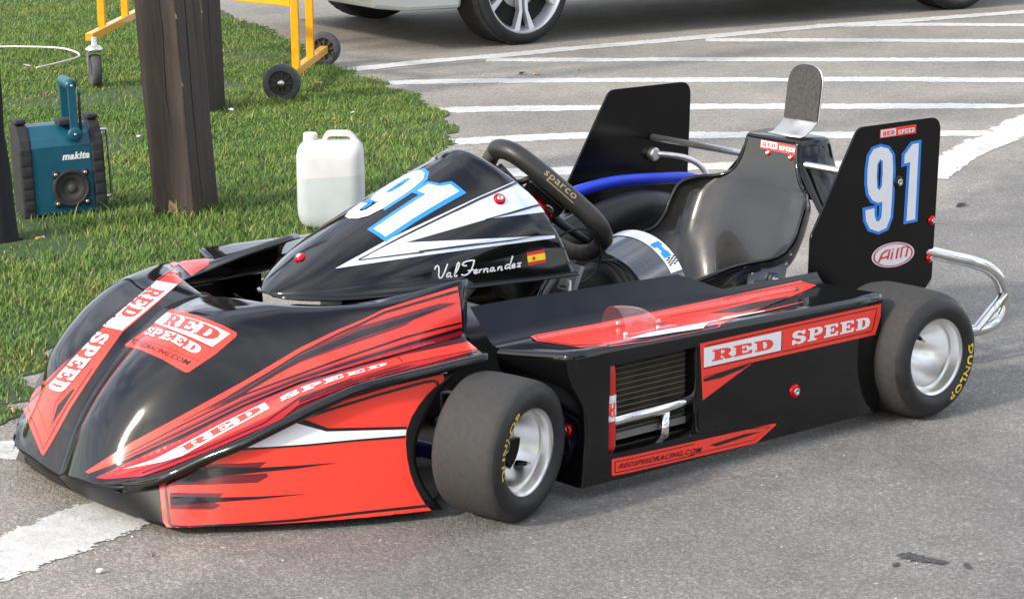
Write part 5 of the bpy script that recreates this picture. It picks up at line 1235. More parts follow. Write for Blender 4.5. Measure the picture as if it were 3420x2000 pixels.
{'name':'fender_ledge_graphic', 'target':'nose', 'o':(-1.4519,-.3628,.2149), 'u':(0,.9997,.0228), 'v':(-.9268,.0086,-.3755), 'layers':[('DRED',0,[[(-.0444,-.409),(-.0417,-.401),(-.0408,-.3891),(-.04,-.3773),(-.039,-.3656),(-.0377,-.3542),(-.0361,-.3429),(-.0342,-.3318),(-.0323,-.3208),(-.0302,-.3099),(-.0282,-.299),(-.0261,-.2882),(-.0242,-.2773),(-.025,-.2648),(-.0256,-.2524),(-.0262,-.2402),(-.0265,-.2281),(-.0267,-.2161),(-.0265,-.2044),(-.0259,-.1929),(-.0251,-.1816),(-.024,-.1704),(-.0231,-.1592),(-.0236,-.1472),(-.0246,-.135),(-.0238,-.1238),(-.0215,-.1134),(-.0184,-.1034),(-.015,-.0936),(-.0114,-.0839),(-.0078,-.0742),(-.004,-.0646),(0,-.0552),(.0022,-.0449),(.0049,-.0349),(.0076,-.025),(.0109,-.0153),(.0145,-.0058),(.0183,.0037),(.0224,.0129),(.0268,.022),(.0315,.031),(.0364,.0398),(.0414,.0486),(.0462,.058),(.0509,.0674),(.0556,.0768),(.0604,.0861),(.0653,.0954),(.0703,.1047),(.0754,.1139),(.0806,.1231),(.0858,.1322),(.0911,.1413),(.0964,.1505),(.1018,.1596),(.1077,.1686),(.1138,.1776),(.12,.1865),(.1264,.1954),(.1328,.2042),(.1392,.2131),(.1454,.222),(.1514,.2311),(.1573,.2401),(.1633,.2492),(.1691,.2577),(.1752,.2661),(.1821,.2742),(.1897,.282),(.1981,.2896),(.2071,.2969),(.2169,.304),(.2031,.3007),(.1896,.2973),(.178,.292),(.1669,.2865),(.1561,.2809),(.1456,.2752),(.1351,.2696),(.1242,.2641),(.1128,.2589),(.1048,.2511),(.0966,.2435),(.0883,.2359),(.0797,.2284),(.071,.2211),(.063,.2127),(.0547,.2044),(.0464,.1962),(.0382,.188),(.0301,.1797),(.0222,.1714),(.0146,.163),(.0072,.1544),(-.0001,.1459),(-.0073,.1373),(-.0134,.1287),(-.0194,.1202),(-.0254,.1116),(-.0314,.1031),(-.0375,.0946),(-.0436,.0861),(-.0498,.0776),(-.056,.0692),(-.0622,.0607),(-.0682,.0522),(-.0743,.0438),(-.0735,.034),(-.0723,.024),(-.07,.0134),(-.0674,.0027),(-.0642,-.0083),(-.0695,-.0174),(-.0747,-.0264),(-.0799,-.0354),(-.0852,-.0444),(-.0903,-.0535),(-.0955,-.0625),(-.1005,-.0717),(-.1054,-.0809),(-.1097,-.0904),(-.1126,-.1007),(-.12,-.1081),(-.1247,-.1169),(-.126,-.1276),(-.1272,-.1384),(-.1306,-.148),(-.1339,-.1576),(-.1367,-.1676),(-.139,-.1779),(-.1407,-.1885),(-.1417,-.1995),(-.1427,-.211),(-.1434,-.2226),(-.1442,-.2343),(-.1452,-.2458),(-.1465,-.2573),(-.148,-.2687),(-.1496,-.28),(-.1511,-.2914),(-.1524,-.303),(-.1535,-.3147),(-.1544,-.3266),(-.1562,-.3351),(-.1579,-.3436),(-.1597,-.3521),(-.1177,-.3733),(-.0793,-.3922)]]),('RED',1,[[(-.0486,-.4055),(-.0471,-.3972),(-.0467,-.3851),(-.0463,-.373),(-.0457,-.361),(-.0448,-.3493),(-.0435,-.3378),(-.042,-.3265),(-.0403,-.3153),(-.0386,-.3042),(-.0368,-.2931),(-.0352,-.282),(-.0335,-.2709),(-.0343,-.2585),(-.0349,-.2461),(-.0353,-.2339),(-.0356,-.2219),(-.0356,-.21),(-.0352,-.1984),(-.0344,-.187),(-.0334,-.1758),(-.0323,-.1647),(-.0314,-.1535),(-.0322,-.1414),(-.0325,-.1295),(-.0312,-.1185),(-.0285,-.1083),(-.0252,-.0984),(-.0218,-.0885),(-.0184,-.0787),(-.0147,-.0691),(-.011,-.0594),(-.007,-.0499),(-.0065,-.0388),(-.0055,-.028),(-.0041,-.0173),(-.0025,-.0068),(0,.0032),(.0028,.0132),(.0069,.0229),(.0115,.0325),(.0163,.0419),(.0213,.0513),(.0265,.0605),(.0317,.0698),(.0369,.079),(.0423,.0882),(.0477,.0974),(.0529,.1064),(.0583,.1155),(.0637,.1245),(.0693,.1334),(.0749,.1424),(.0805,.1513),(.0861,.1603),(.0917,.1692),(.0979,.1777),(.1042,.1862),(.1106,.1946),(.1169,.2031),(.1232,.2116),(.1293,.2202),(.1351,.2289),(.1406,.2377),(.1467,.2468),(.153,.2559),(.1598,.2648),(.1672,.2735),(.1753,.2819),(.184,.2901),(.1735,.2836),(.1634,.2768),(.1538,.2699),(.1463,.2624),(.1391,.2547),(.1321,.2471),(.125,.2394),(.1179,.2318),(.1105,.2243),(.103,.2168),(.0953,.2095),(.0883,.2013),(.0813,.1931),(.0743,.185),(.0674,.1768),(.0604,.1687),(.0534,.1606),(.0464,.1525),(.0394,.1444),(.0323,.1364),(.0253,.1283),(.0184,.1202),(.0124,.1115),(.0066,.1026),(.0009,.0937),(-.0047,.0848),(-.0102,.0759),(-.0158,.067),(-.0213,.058),(-.0266,.049),(-.0318,.0399),(-.0333,.029),(-.0345,.0179),(-.0354,.0066),(-.0357,-.0049),(-.0358,-.0166),(-.0352,-.0287),(-.0393,-.0382),(-.0432,-.0478),(-.0471,-.0575),(-.0508,-.0672),(-.0544,-.077),(-.0581,-.0868),(-.0616,-.0967),(-.0646,-.1069),(-.0665,-.1176),(-.0666,-.1294),(-.0675,-.1404),(-.0692,-.1511),(-.0717,-.1613),(-.0743,-.1716),(-.0766,-.182),(-.0785,-.1926),(-.0799,-.2036),(-.0809,-.2148),(-.0816,-.2262),(-.0821,-.2378),(-.0858,-.2478),(-.0896,-.2578),(-.0934,-.2677),(-.0976,-.2775),(-.102,-.2872),(-.1063,-.2968),(-.1108,-.3065),(-.1153,-.3161),(-.1196,-.3259),(-.1237,-.3358),(-.1277,-.3458),(-.1327,-.3557),(-.1378,-.3655),(-.0903,-.3873)]]),('VBLACK',2,[[(-.0444,-.0219),(-.0489,-.0312),(-.0531,-.0407),(-.0573,-.0502),(-.0615,-.0598),(-.0657,-.0692),(-.0697,-.0789),(-.0737,-.0885),(-.0773,-.0984),(-.0802,-.1086),(-.0811,-.1199),(-.0819,-.1311),(-.0821,-.1426),(-.0836,-.1535),(-.0856,-.1641),(-.0874,-.1749),(-.0888,-.1859),(-.0895,-.1973),(-.0896,-.2091),(-.0968,-.2162),(-.104,-.2234),(-.1117,-.2302),(-.1197,-.2369),(-.1205,-.2246),(-.1212,-.2124),(-.1217,-.2003),(-.1217,-.1885),(-.1197,-.178),(-.1171,-.1679),(-.1139,-.1581),(-.1104,-.1485),(-.1075,-.1385),(-.1066,-.1276),(-.1049,-.117),(-.1001,-.1082),(-.098,-.0975),(-.0941,-.0878),(-.0897,-.0783),(-.085,-.0691),(-.0801,-.0599),(-.0753,-.0506),(-.0705,-.0414),(-.0658,-.0322),(-.0608,-.023),(-.056,-.0138)]]),('VBLACK',2,[[(-.0334,-.2536),(-.0536,-.2457),(-.0746,-.2374),(-.0717,-.2408),(-.0508,-.249),(-.0306,-.2569)]],1),('VBLACK',2,[[(.1197,.2537),(.1115,.2441),(.1032,.2345),(.0948,.2251),(.0862,.2157),(.0774,.2065),(.0684,.1973),(.0593,.1882),(.0501,.1791),(.041,.1701),(.032,.161),(.0248,.1521),(.0177,.1432),(.0107,.1342),(.0038,.1252),(-.003,.1162),(-.0096,.1071),(-.0162,.098),(-.0228,.0889),(-.0295,.0798),(-.0362,.0708),(-.0429,.0618),(-.0436,.05),(-.0442,.0381),(-.0443,.026),(-.0443,.0138),(-.0441,.0015),(-.0432,-.0112),(-.042,-.0241),(-.0469,-.0345),(-.0514,-.0451),(-.056,-.0557),(-.0604,-.0664),(-.0649,-.077),(-.0693,-.0877),(-.0734,-.0986),(-.0765,-.11),(-.0773,-.1227),(-.0716,-.1257),(-.0709,-.113),(-.0682,-.1013),(-.0645,-.0902),(-.0606,-.0792),(-.0565,-.0683),(-.0522,-.0575),(-.0478,-.0468),(-.0434,-.0361),(-.0387,-.0256),(-.0398,-.0127),(-.0405,-.0001),(-.0406,.0122),(-.0404,.0244),(-.0401,.0364),(-.0394,.0482),(-.0386,.06),(-.0321,.0691),(-.0255,.0781),(-.0189,.0872),(-.0124,.0963),(-.0058,.1055),(.0008,.1146),(.0076,.1236),(.0145,.1326),(.0216,.1415),(.0287,.1504),(.0359,.1593),(.0448,.1684),(.0537,.1776),(.0628,.1867),(.0716,.1959),(.0805,.2051),(.0892,.2145),(.0977,.2239),(.106,.2334),(.1141,.243),(.1222,.2526)]],1),('WHITE',2,[[(.1671,.267),(.1594,.2593),(.152,.2514),(.1449,.2435),(.1377,.2355),(.1304,.2277),(.1228,.22),(.1172,.2104),(.1115,.2009),(.1057,.1915),(.1,.182),(.0944,.1725),(.0894,.1639),(.0845,.1552),(.0796,.1466),(.0747,.138),(.0699,.1294),(.0651,.1207),(.0603,.112),(.0558,.1033),(.0512,.0945),(.0459,.0852),(.0407,.0759),(.0356,.0666),(.0304,.0572),(.0254,.0478),(.0204,.0383),(.0159,.0287),(.0116,.019),(.0007,.0218),(-.0103,.0247),(-.0068,.0343),(-.003,.0437),(.0011,.0531),(.0053,.0624),(.0096,.0716),(.0139,.0808),(.0183,.09),(.0228,.0992),(.0274,.1083),(.0317,.1172),(.0362,.126),(.0407,.1348),(.0454,.1436),(.05,.1524),(.0546,.1612),(.0591,.17),(.0637,.1788),(.0682,.1876),(.0765,.1946),(.0848,.2016),(.0928,.2087),(.1008,.2159),(.1108,.2229),(.1206,.23),(.13,.2374),(.1392,.2448),(.1483,.2522),(.1575,.2597)]])], 'text':[('slab','RED','RED',3,[(.0727,.1816),(.0661,.1695),(.0594,.1575),(.0527,.1454),(.046,.1333),(.0395,.1212),(.0332,.109),(.0265,.0967),(.0201,.0843),(.0139,.0718),(.0077,.0593),(.0017,.0467),(-.0039,.0339)],[(.093,.179),(.086,.1666),(.0792,.1542),(.0723,.1418),(.0655,.1294),(.0588,.1169),(.0523,.1043),(.0455,.0918),(.0389,.0793),(.0324,.0666),(.026,.054),(.0199,.0412),(.0141,.0282)]),('slab','SPEED','WHITE',3,[(-.016,.0039),(-.0223,-.0131),(-.0275,-.0308),(-.0319,-.0489),(-.0392,-.0694),(-.0459,-.0902),(-.0518,-.1115),(-.0558,-.1307),(-.0569,-.1516),(-.0602,-.1714),(-.0628,-.1845),(-.0648,-.1981),(-.0661,-.2119)],[(-.0028,-.0034),(-.0077,-.0203),(-.0114,-.0378),(-.0143,-.0558),(-.0222,-.0759),(-.0295,-.0964),(-.0359,-.1174),(-.0391,-.1371),(-.0406,-.1578),(-.044,-.1776),(-.0463,-.1919),(-.0481,-.2065),(-.0493,-.2215)])]},
{'name':'logo_sticker', 'target':'nose', 'o':(-1.5282,-.1376,.3212), 'u':(.2982,-.9545,0), 'v':(.8002,.25,.5452), 'layers':[('RED',0,[[(-.107,.0884),(-.1038,.0951),(-.0909,.0921),(-.0602,.079),(-.0333,.0687),(-.0122,.0626),(.0064,.0584),(.024,.0548),(.0399,.051),(.0542,.0483),(.0674,.0464),(.0798,.0452),(.0894,.0439),(.099,.0426),(.1077,.0419),(.1129,.0381),(.1136,.0318),(.111,.0213),(.1083,.0111),(.1053,.001),(.1023,-.0089),(.0989,-.0187),(.0945,-.0277),(.0899,-.0366),(.0851,-.0452),(.0802,-.0539),(.075,-.0622),(.0697,-.0705),(.0637,-.0739),(.0536,-.0727),(.0431,-.0713),(.0316,-.069),(.0193,-.0663),(.0061,-.0629),(-.0089,-.0598),(-.0251,-.0558),(-.0426,-.051),(-.0614,-.0452),(-.0827,-.0392),(-.1127,-.0272),(-.1433,-.0149),(-.1488,-.012),(-.1433,-.0037),(-.1383,.0049),(-.131,.0119),(-.124,.0192),(-.1173,.0266),(-.1112,.0345),(-.1091,.0443),(-.1077,.0546),(-.107,.0655),(-.1065,.0765)]]),('WHITE',1,[[(-.1049,.0813),(-.0755,.0696),(-.0476,.059),(-.0258,.0528),(-.0072,.049),(.0104,.0458),(.0265,.0422),(.0412,.0395),(.0545,.0379),(.0668,.037),(.0791,.0352),(.0907,.0339),(.1015,.0332),(.0982,.0227),(.0947,.0124),(.0911,.0022),(.0871,-.0077),(.0769,-.0074),(.0659,-.0064),(.0544,-.0051),(.0418,-.003),(.028,-.0008),(.013,.0022),(-.0033,.0063),(-.021,.0112),(-.0373,.016),(-.0561,.0226),(-.0806,.0333),(-.1087,.0465),(-.1066,.0574),(-.1056,.0692)]]),('VBLACK',1,[[(-.1024,.0419),(-.0665,.0249),(-.0402,.0147),(-.0188,.0081),(-.0013,.0033),(.0148,-.0006),(.0296,-.0034),(.0431,-.0055),(.0555,-.0077),(.0668,-.0091),(.0775,-.0101),(.0876,-.0106),(.0875,-.0094),(.0774,-.0088),(.0666,-.0078),(.0553,-.0064),(.0428,-.0042),(.0292,-.002),(.0143,.0009),(-.0019,.0048),(-.0195,.0097),(-.041,.0165),(-.0679,.0271),(-.1039,.0441)]],1),('VBLACK',1,[[(-.1396,.0053),(-.1073,-.0074),(-.0746,-.0205),(-.0516,-.0269),(-.0318,-.031),(-.0134,-.0343),(.0056,-.0386),(.0227,-.0416),(.0384,-.0435),(.0526,-.0445),(.066,-.0449),(.0785,-.0446),(.0784,-.0435),(.0659,-.0437),(.0525,-.0433),(.0381,-.0423),(.0224,-.0403),(.0051,-.0372),(-.0139,-.0328),(-.0325,-.0295),(-.0523,-.0254),(-.0757,-.0187),(-.1091,-.0051),(-.1401,.0067)]],1)], 'text':[('slab','RED','RED',2,[(-.0691,.0302),(-.0485,.0231),(-.0323,.0191),(-.0174,.016),(-.003,.0133),(.0105,.0111),(.023,.0096),(.035,.0071),(.0463,.0051),(.0568,.0036),(.0666,.0027),(.0762,.0019),(.085,.0017)],[(-.0771,.0683),(-.0543,.0593),(-.0352,.053),(-.0197,.0492),(-.0054,.0464),(.0085,.0438),(.0215,.0419),(.0362,.038),(.0496,.0351),(.0619,.033),(.0736,.0314),(.0842,.0305),(.0945,.0299)]),('slab','SPEED','WHITE',2,[(-.111,.0115),(-.0839,-0),(-.062,-.0079),(-.0453,-.0122),(-.03,-.0154),(-.0154,-.0182),(-.0017,-.0204),(.013,-.0248),(.0263,-.0283),(.0386,-.0309),(.0501,-.0331),(.061,-.0348),(.0709,-.0358)],[(-.1075,.0322),(-.0823,.0216),(-.0608,.0136),(-.0438,.0088),(-.029,.0056),(-.0149,.0028),(-.0015,.0005),(.0143,-.0043),(.0287,-.0082),(.0419,-.0113),(.0543,-.0137),(.0655,-.0153),(.0762,-.0165)]),('sans','REDSPEEDRACING.COM','VBLACK',2,[(-.1339,-.0081),(-.102,-.0227),(-.0747,-.0341),(-.0552,-.0401),(-.0379,-.0446),(-.0216,-.0484),(-.0065,-.0514),(.0073,-.0543),(.0203,-.0567),(.0325,-.0585),(.0437,-.0595),(.0543,-.0603),(.0644,-.0606)],[(-.1383,.0052),(-.1085,-.0079),(-.0787,-.0211),(-.0573,-.0285),(-.0395,-.0334),(-.023,-.0374),(-.0074,-.0407),(.0071,-.0439),(.0208,-.0465),(.0333,-.0482),(.0449,-.0493),(.056,-.0501),(.0663,-.0503)])]},
{'name':'far_band_graphic', 'target':'nose', 'o':(-1.5871,.098,.2456), 'u':(.1765,-.9843,0), 'v':(.7354,.1319,.6646), 'layers':[('RED',0,[[(-.1157,.3484),(-.1056,.3346),(-.0816,.3113),(-.0589,.2888),(-.0298,.2636),(-.0173,.2462),(-.008,.2303),(.0007,.2147),(.0105,.1974),(.0176,.1813),(.0222,.1665),(.0242,.1529),(.0251,.1397),(.0252,.127),(.0247,.1146),(.0236,.1024),(.0219,.0906),(.0199,.0789),(.0175,.0673),(.0142,.0562),(.012,.0452),(.0096,.0344),(.0067,.0238),(.0036,.0133),(-0,.0029),(-.004,-.0073),(-.0082,-.0174),(-.0137,-.0275),(-.0199,-.0374),(-.0268,-.047),(-.035,-.0562),(-.045,-.0648),(-.0576,-.0724),(-.0752,-.0783),(-.2344,-.0345),(-.2393,-.0455),(-.2401,-.0574),(-.2326,-.0699),(-.2249,-.0827),(-.2191,-.0928),(-.214,-.1014),(-.1954,-.1123),(-.1628,-.1275),(-.0793,-.1596),(-.0581,-.1708),(-.0427,-.1802),(-.0285,-.1891),(-.0154,-.1976),(-.003,-.2059),(.0086,-.2139),(.0166,-.2165),(.0213,-.2123),(.0256,-.2042),(.0296,-.1959),(.0333,-.1876),(.0368,-.1783),(.0402,-.1691),(.0436,-.1598),(.0464,-.1503),(.0488,-.1407),(.0507,-.1309),(.0522,-.1209),(.0547,-.1106),(.0569,-.1001),(.0588,-.0895),(.0604,-.0789),(.0619,-.0681),(.0631,-.0572),(.064,-.0462),(.0648,-.0352),(.066,-.0242),(.067,-.0131),(.0679,-.002),(.0685,.0093),(.0689,.0206),(.0691,.0321),(.0687,.0438),(.0681,.0557),(.0711,.067),(.0736,.0785),(.0758,.0902),(.0777,.102),(.079,.1141),(.0798,.1265),(.0796,.1379),(.0789,.1496),(.0769,.1619),(.0737,.1747),(.0688,.1884),(.0624,.2029),(.0537,.2184),(.0462,.2332),(-.1666,.343),(-.0459,.2991),(-.0562,.3157),(-.0652,.3319),(-.0741,.3492),(-.0823,.3662),(-.1096,.3876),(-.1183,.382),(-.1225,.3732),(-.1155,.3591)]]),('VBLACK',1,[[(-.0575,.2887),(-.0265,.2619),(-.0136,.2436),(-.0033,.2265),(.0056,.2102),(.0126,.1949),(.0195,.1785),(.0236,.1634),(.0256,.1493),(.0263,.1358),(.0261,.1227),(.0253,.11),(.024,.0975),(.0222,.0852),(.0199,.0732),(.017,.0614),(.0135,.0499),(.011,.0387),(.0082,.0277),(.0052,.0168),(.0016,.0062),(-.0024,-.0044),(-.0066,-.0148),(-.0111,-.0251),(-.0163,-.0364),(-.0222,-.0476),(-.0295,-.0582),(-.0384,-.0682),(-.0499,-.0773),(-.0651,-.0852),(-.2189,-.0445),(-.2218,-.0573),(-.2253,-.0699),(-.2258,-.0824),(-.2081,-.0958),(-.1709,-.1138),(-.067,-.154),(-.0471,-.1659),(-.0303,-.1768),(-.015,-.1871),(-.0009,-.1971),(.012,-.2066),(.0174,-.1963),(.0223,-.1858),(.0269,-.1753),(.0313,-.1647),(.0355,-.154),(.0389,-.1431),(.0417,-.132),(.0437,-.1206),(.0466,-.1089),(.0491,-.097),(.0513,-.085),(.0531,-.0729),(.0545,-.0606),(.0557,-.0482),(.0566,-.0357),(.0544,-.0353),(.0534,-.0478),(.0522,-.0602),(.0506,-.0725),(.0487,-.0846),(.0464,-.0966),(.0438,-.1085),(.0408,-.1202),(.0388,-.1313),(.0363,-.1423),(.0331,-.153),(.0292,-.1634),(.025,-.1738),(.0205,-.1841),(.0159,-.1944),(.0109,-.2046),(-.0015,-.1952),(-.0149,-.1854),(-.0295,-.1752),(-.0454,-.1645),(-.0639,-.153),(-.1683,-.1124),(-.2045,-.0947),(-.2207,-.085),(-.2174,-.0725),(-.2148,-.0596),(-.0797,-.0932),(-.0587,-.0873),(-.0445,-.0791),(-.0336,-.0698),(-.025,-.0597),(-.0179,-.049),(-.012,-.0379),(-.007,-.0265),(-.0025,-.0163),(.0017,-.0059),(.0055,.0047),(.009,.0154),(.012,.0262),(.0149,.0372),(.0175,.0483),(.0207,.0599),(.0235,.0716),(.026,.0836),(.0278,.0958),(.0291,.1083),(.03,.121),(.0303,.134),(.0296,.1475),(.0278,.1615),(.0242,.1763),(.0177,.1925),(.0107,.2078),(.0018,.2241),(-.009,.2413),(-.0219,.2597),(-.0537,.2868)]],1),('VBLACK',1,[[(.0156,-.118),(-.0063,-.118),(-.0324,-.1167),(-.0644,-.1133),(-.2159,-.0689),(-.0763,-.1223),(-.0488,-.137),(-.0294,-.1489),(-.0125,-.1599),(.0027,-.1703),(.0166,-.1803),(.0158,-.1703),(.015,-.1604),(.0141,-.1504),(.0128,-.1402),(.011,-.1299),(.0085,-.1193),(.014,-.1101),(.0186,-.1005),(.0227,-.0908),(.0261,-.0808),(.0304,-.0701),(.034,-.0592),(.0372,-.0481),(.0401,-.0368),(.0428,-.0255),(.0417,-.0252),(.0389,-.0365),(.036,-.0477),(.0329,-.0589),(.0292,-.0698),(.0249,-.0805),(.0215,-.0905),(.0172,-.1003),(.0126,-.1099),(.0069,-.1191),(.0096,-.1296),(.0117,-.1398),(.0132,-.1499),(.0144,-.1598),(.0154,-.1696),(.0164,-.1795),(.0028,-.1697),(-.0121,-.1594),(-.0286,-.1486),(-.0474,-.1369),(-.0732,-.1228),(-.2134,-.0693),(-.062,-.114),(-.0311,-.1172),(-.0056,-.1187),(.0159,-.1188)]],1),('VBLACK',1,[[(.0176,-.1607),(.0181,-.1521),(.0184,-.1434),(.0183,-.1345),(.0178,-.1255),(.0237,-.1166),(.0287,-.1073),(.0332,-.0979),(.0372,-.0883),(.0429,-.0867),(.0411,-.0977),(.039,-.1086),(.0366,-.1193),(.0339,-.13),(.0306,-.1379),(.0268,-.1457),(.0224,-.1533)]]),('WHITE',1,[[(.0064,.2104),(.0189,.2121),(.0308,.2141),(.0426,.2161),(.0537,.2184),(.0627,.2013),(.0689,.1854),(.0733,.1705),(.0757,.1566),(.0767,.1433),(.0767,.1305),(.0761,.118),(.0746,.1059),(.0728,.094),(.0707,.0823),(.0681,.0707),(.0651,.0594),(.0533,.0581),(.0411,.0571),(.0284,.0562),(.0147,.0556),(.0182,.0666),(.0208,.0779),(.023,.0894),(.025,.101),(.0262,.113),(.027,.1252),(.0273,.1376),(.0268,.1504),(.0251,.1638),(.0215,.1781),(.0152,.1936)]])], 'text':[('slab','RED','RED',2,[(.0199,.1859),(.0263,.1672),(.0294,.1502),(.0307,.134),(.0307,.1184),(.0298,.1033),(.0281,.0885)],[(.0593,.1875),(.0652,.1688),(.0682,.1515),(.0691,.1352),(.0687,.1194),(.0675,.1041),(.0654,.0892)]),('slab','SPEED','WHITE',2,[(.0146,.0424),(.0105,.0171),(.0048,-.0075),(-.0025,-.0314),(-.0125,-.0543),(-.027,-.0755),(-.049,-.0942)],[(.0498,.043),(.0472,.017),(.0436,-.0084),(.0389,-.0334),(.0334,-.0579),(.0258,-.0817),(.0154,-.1044)])]},
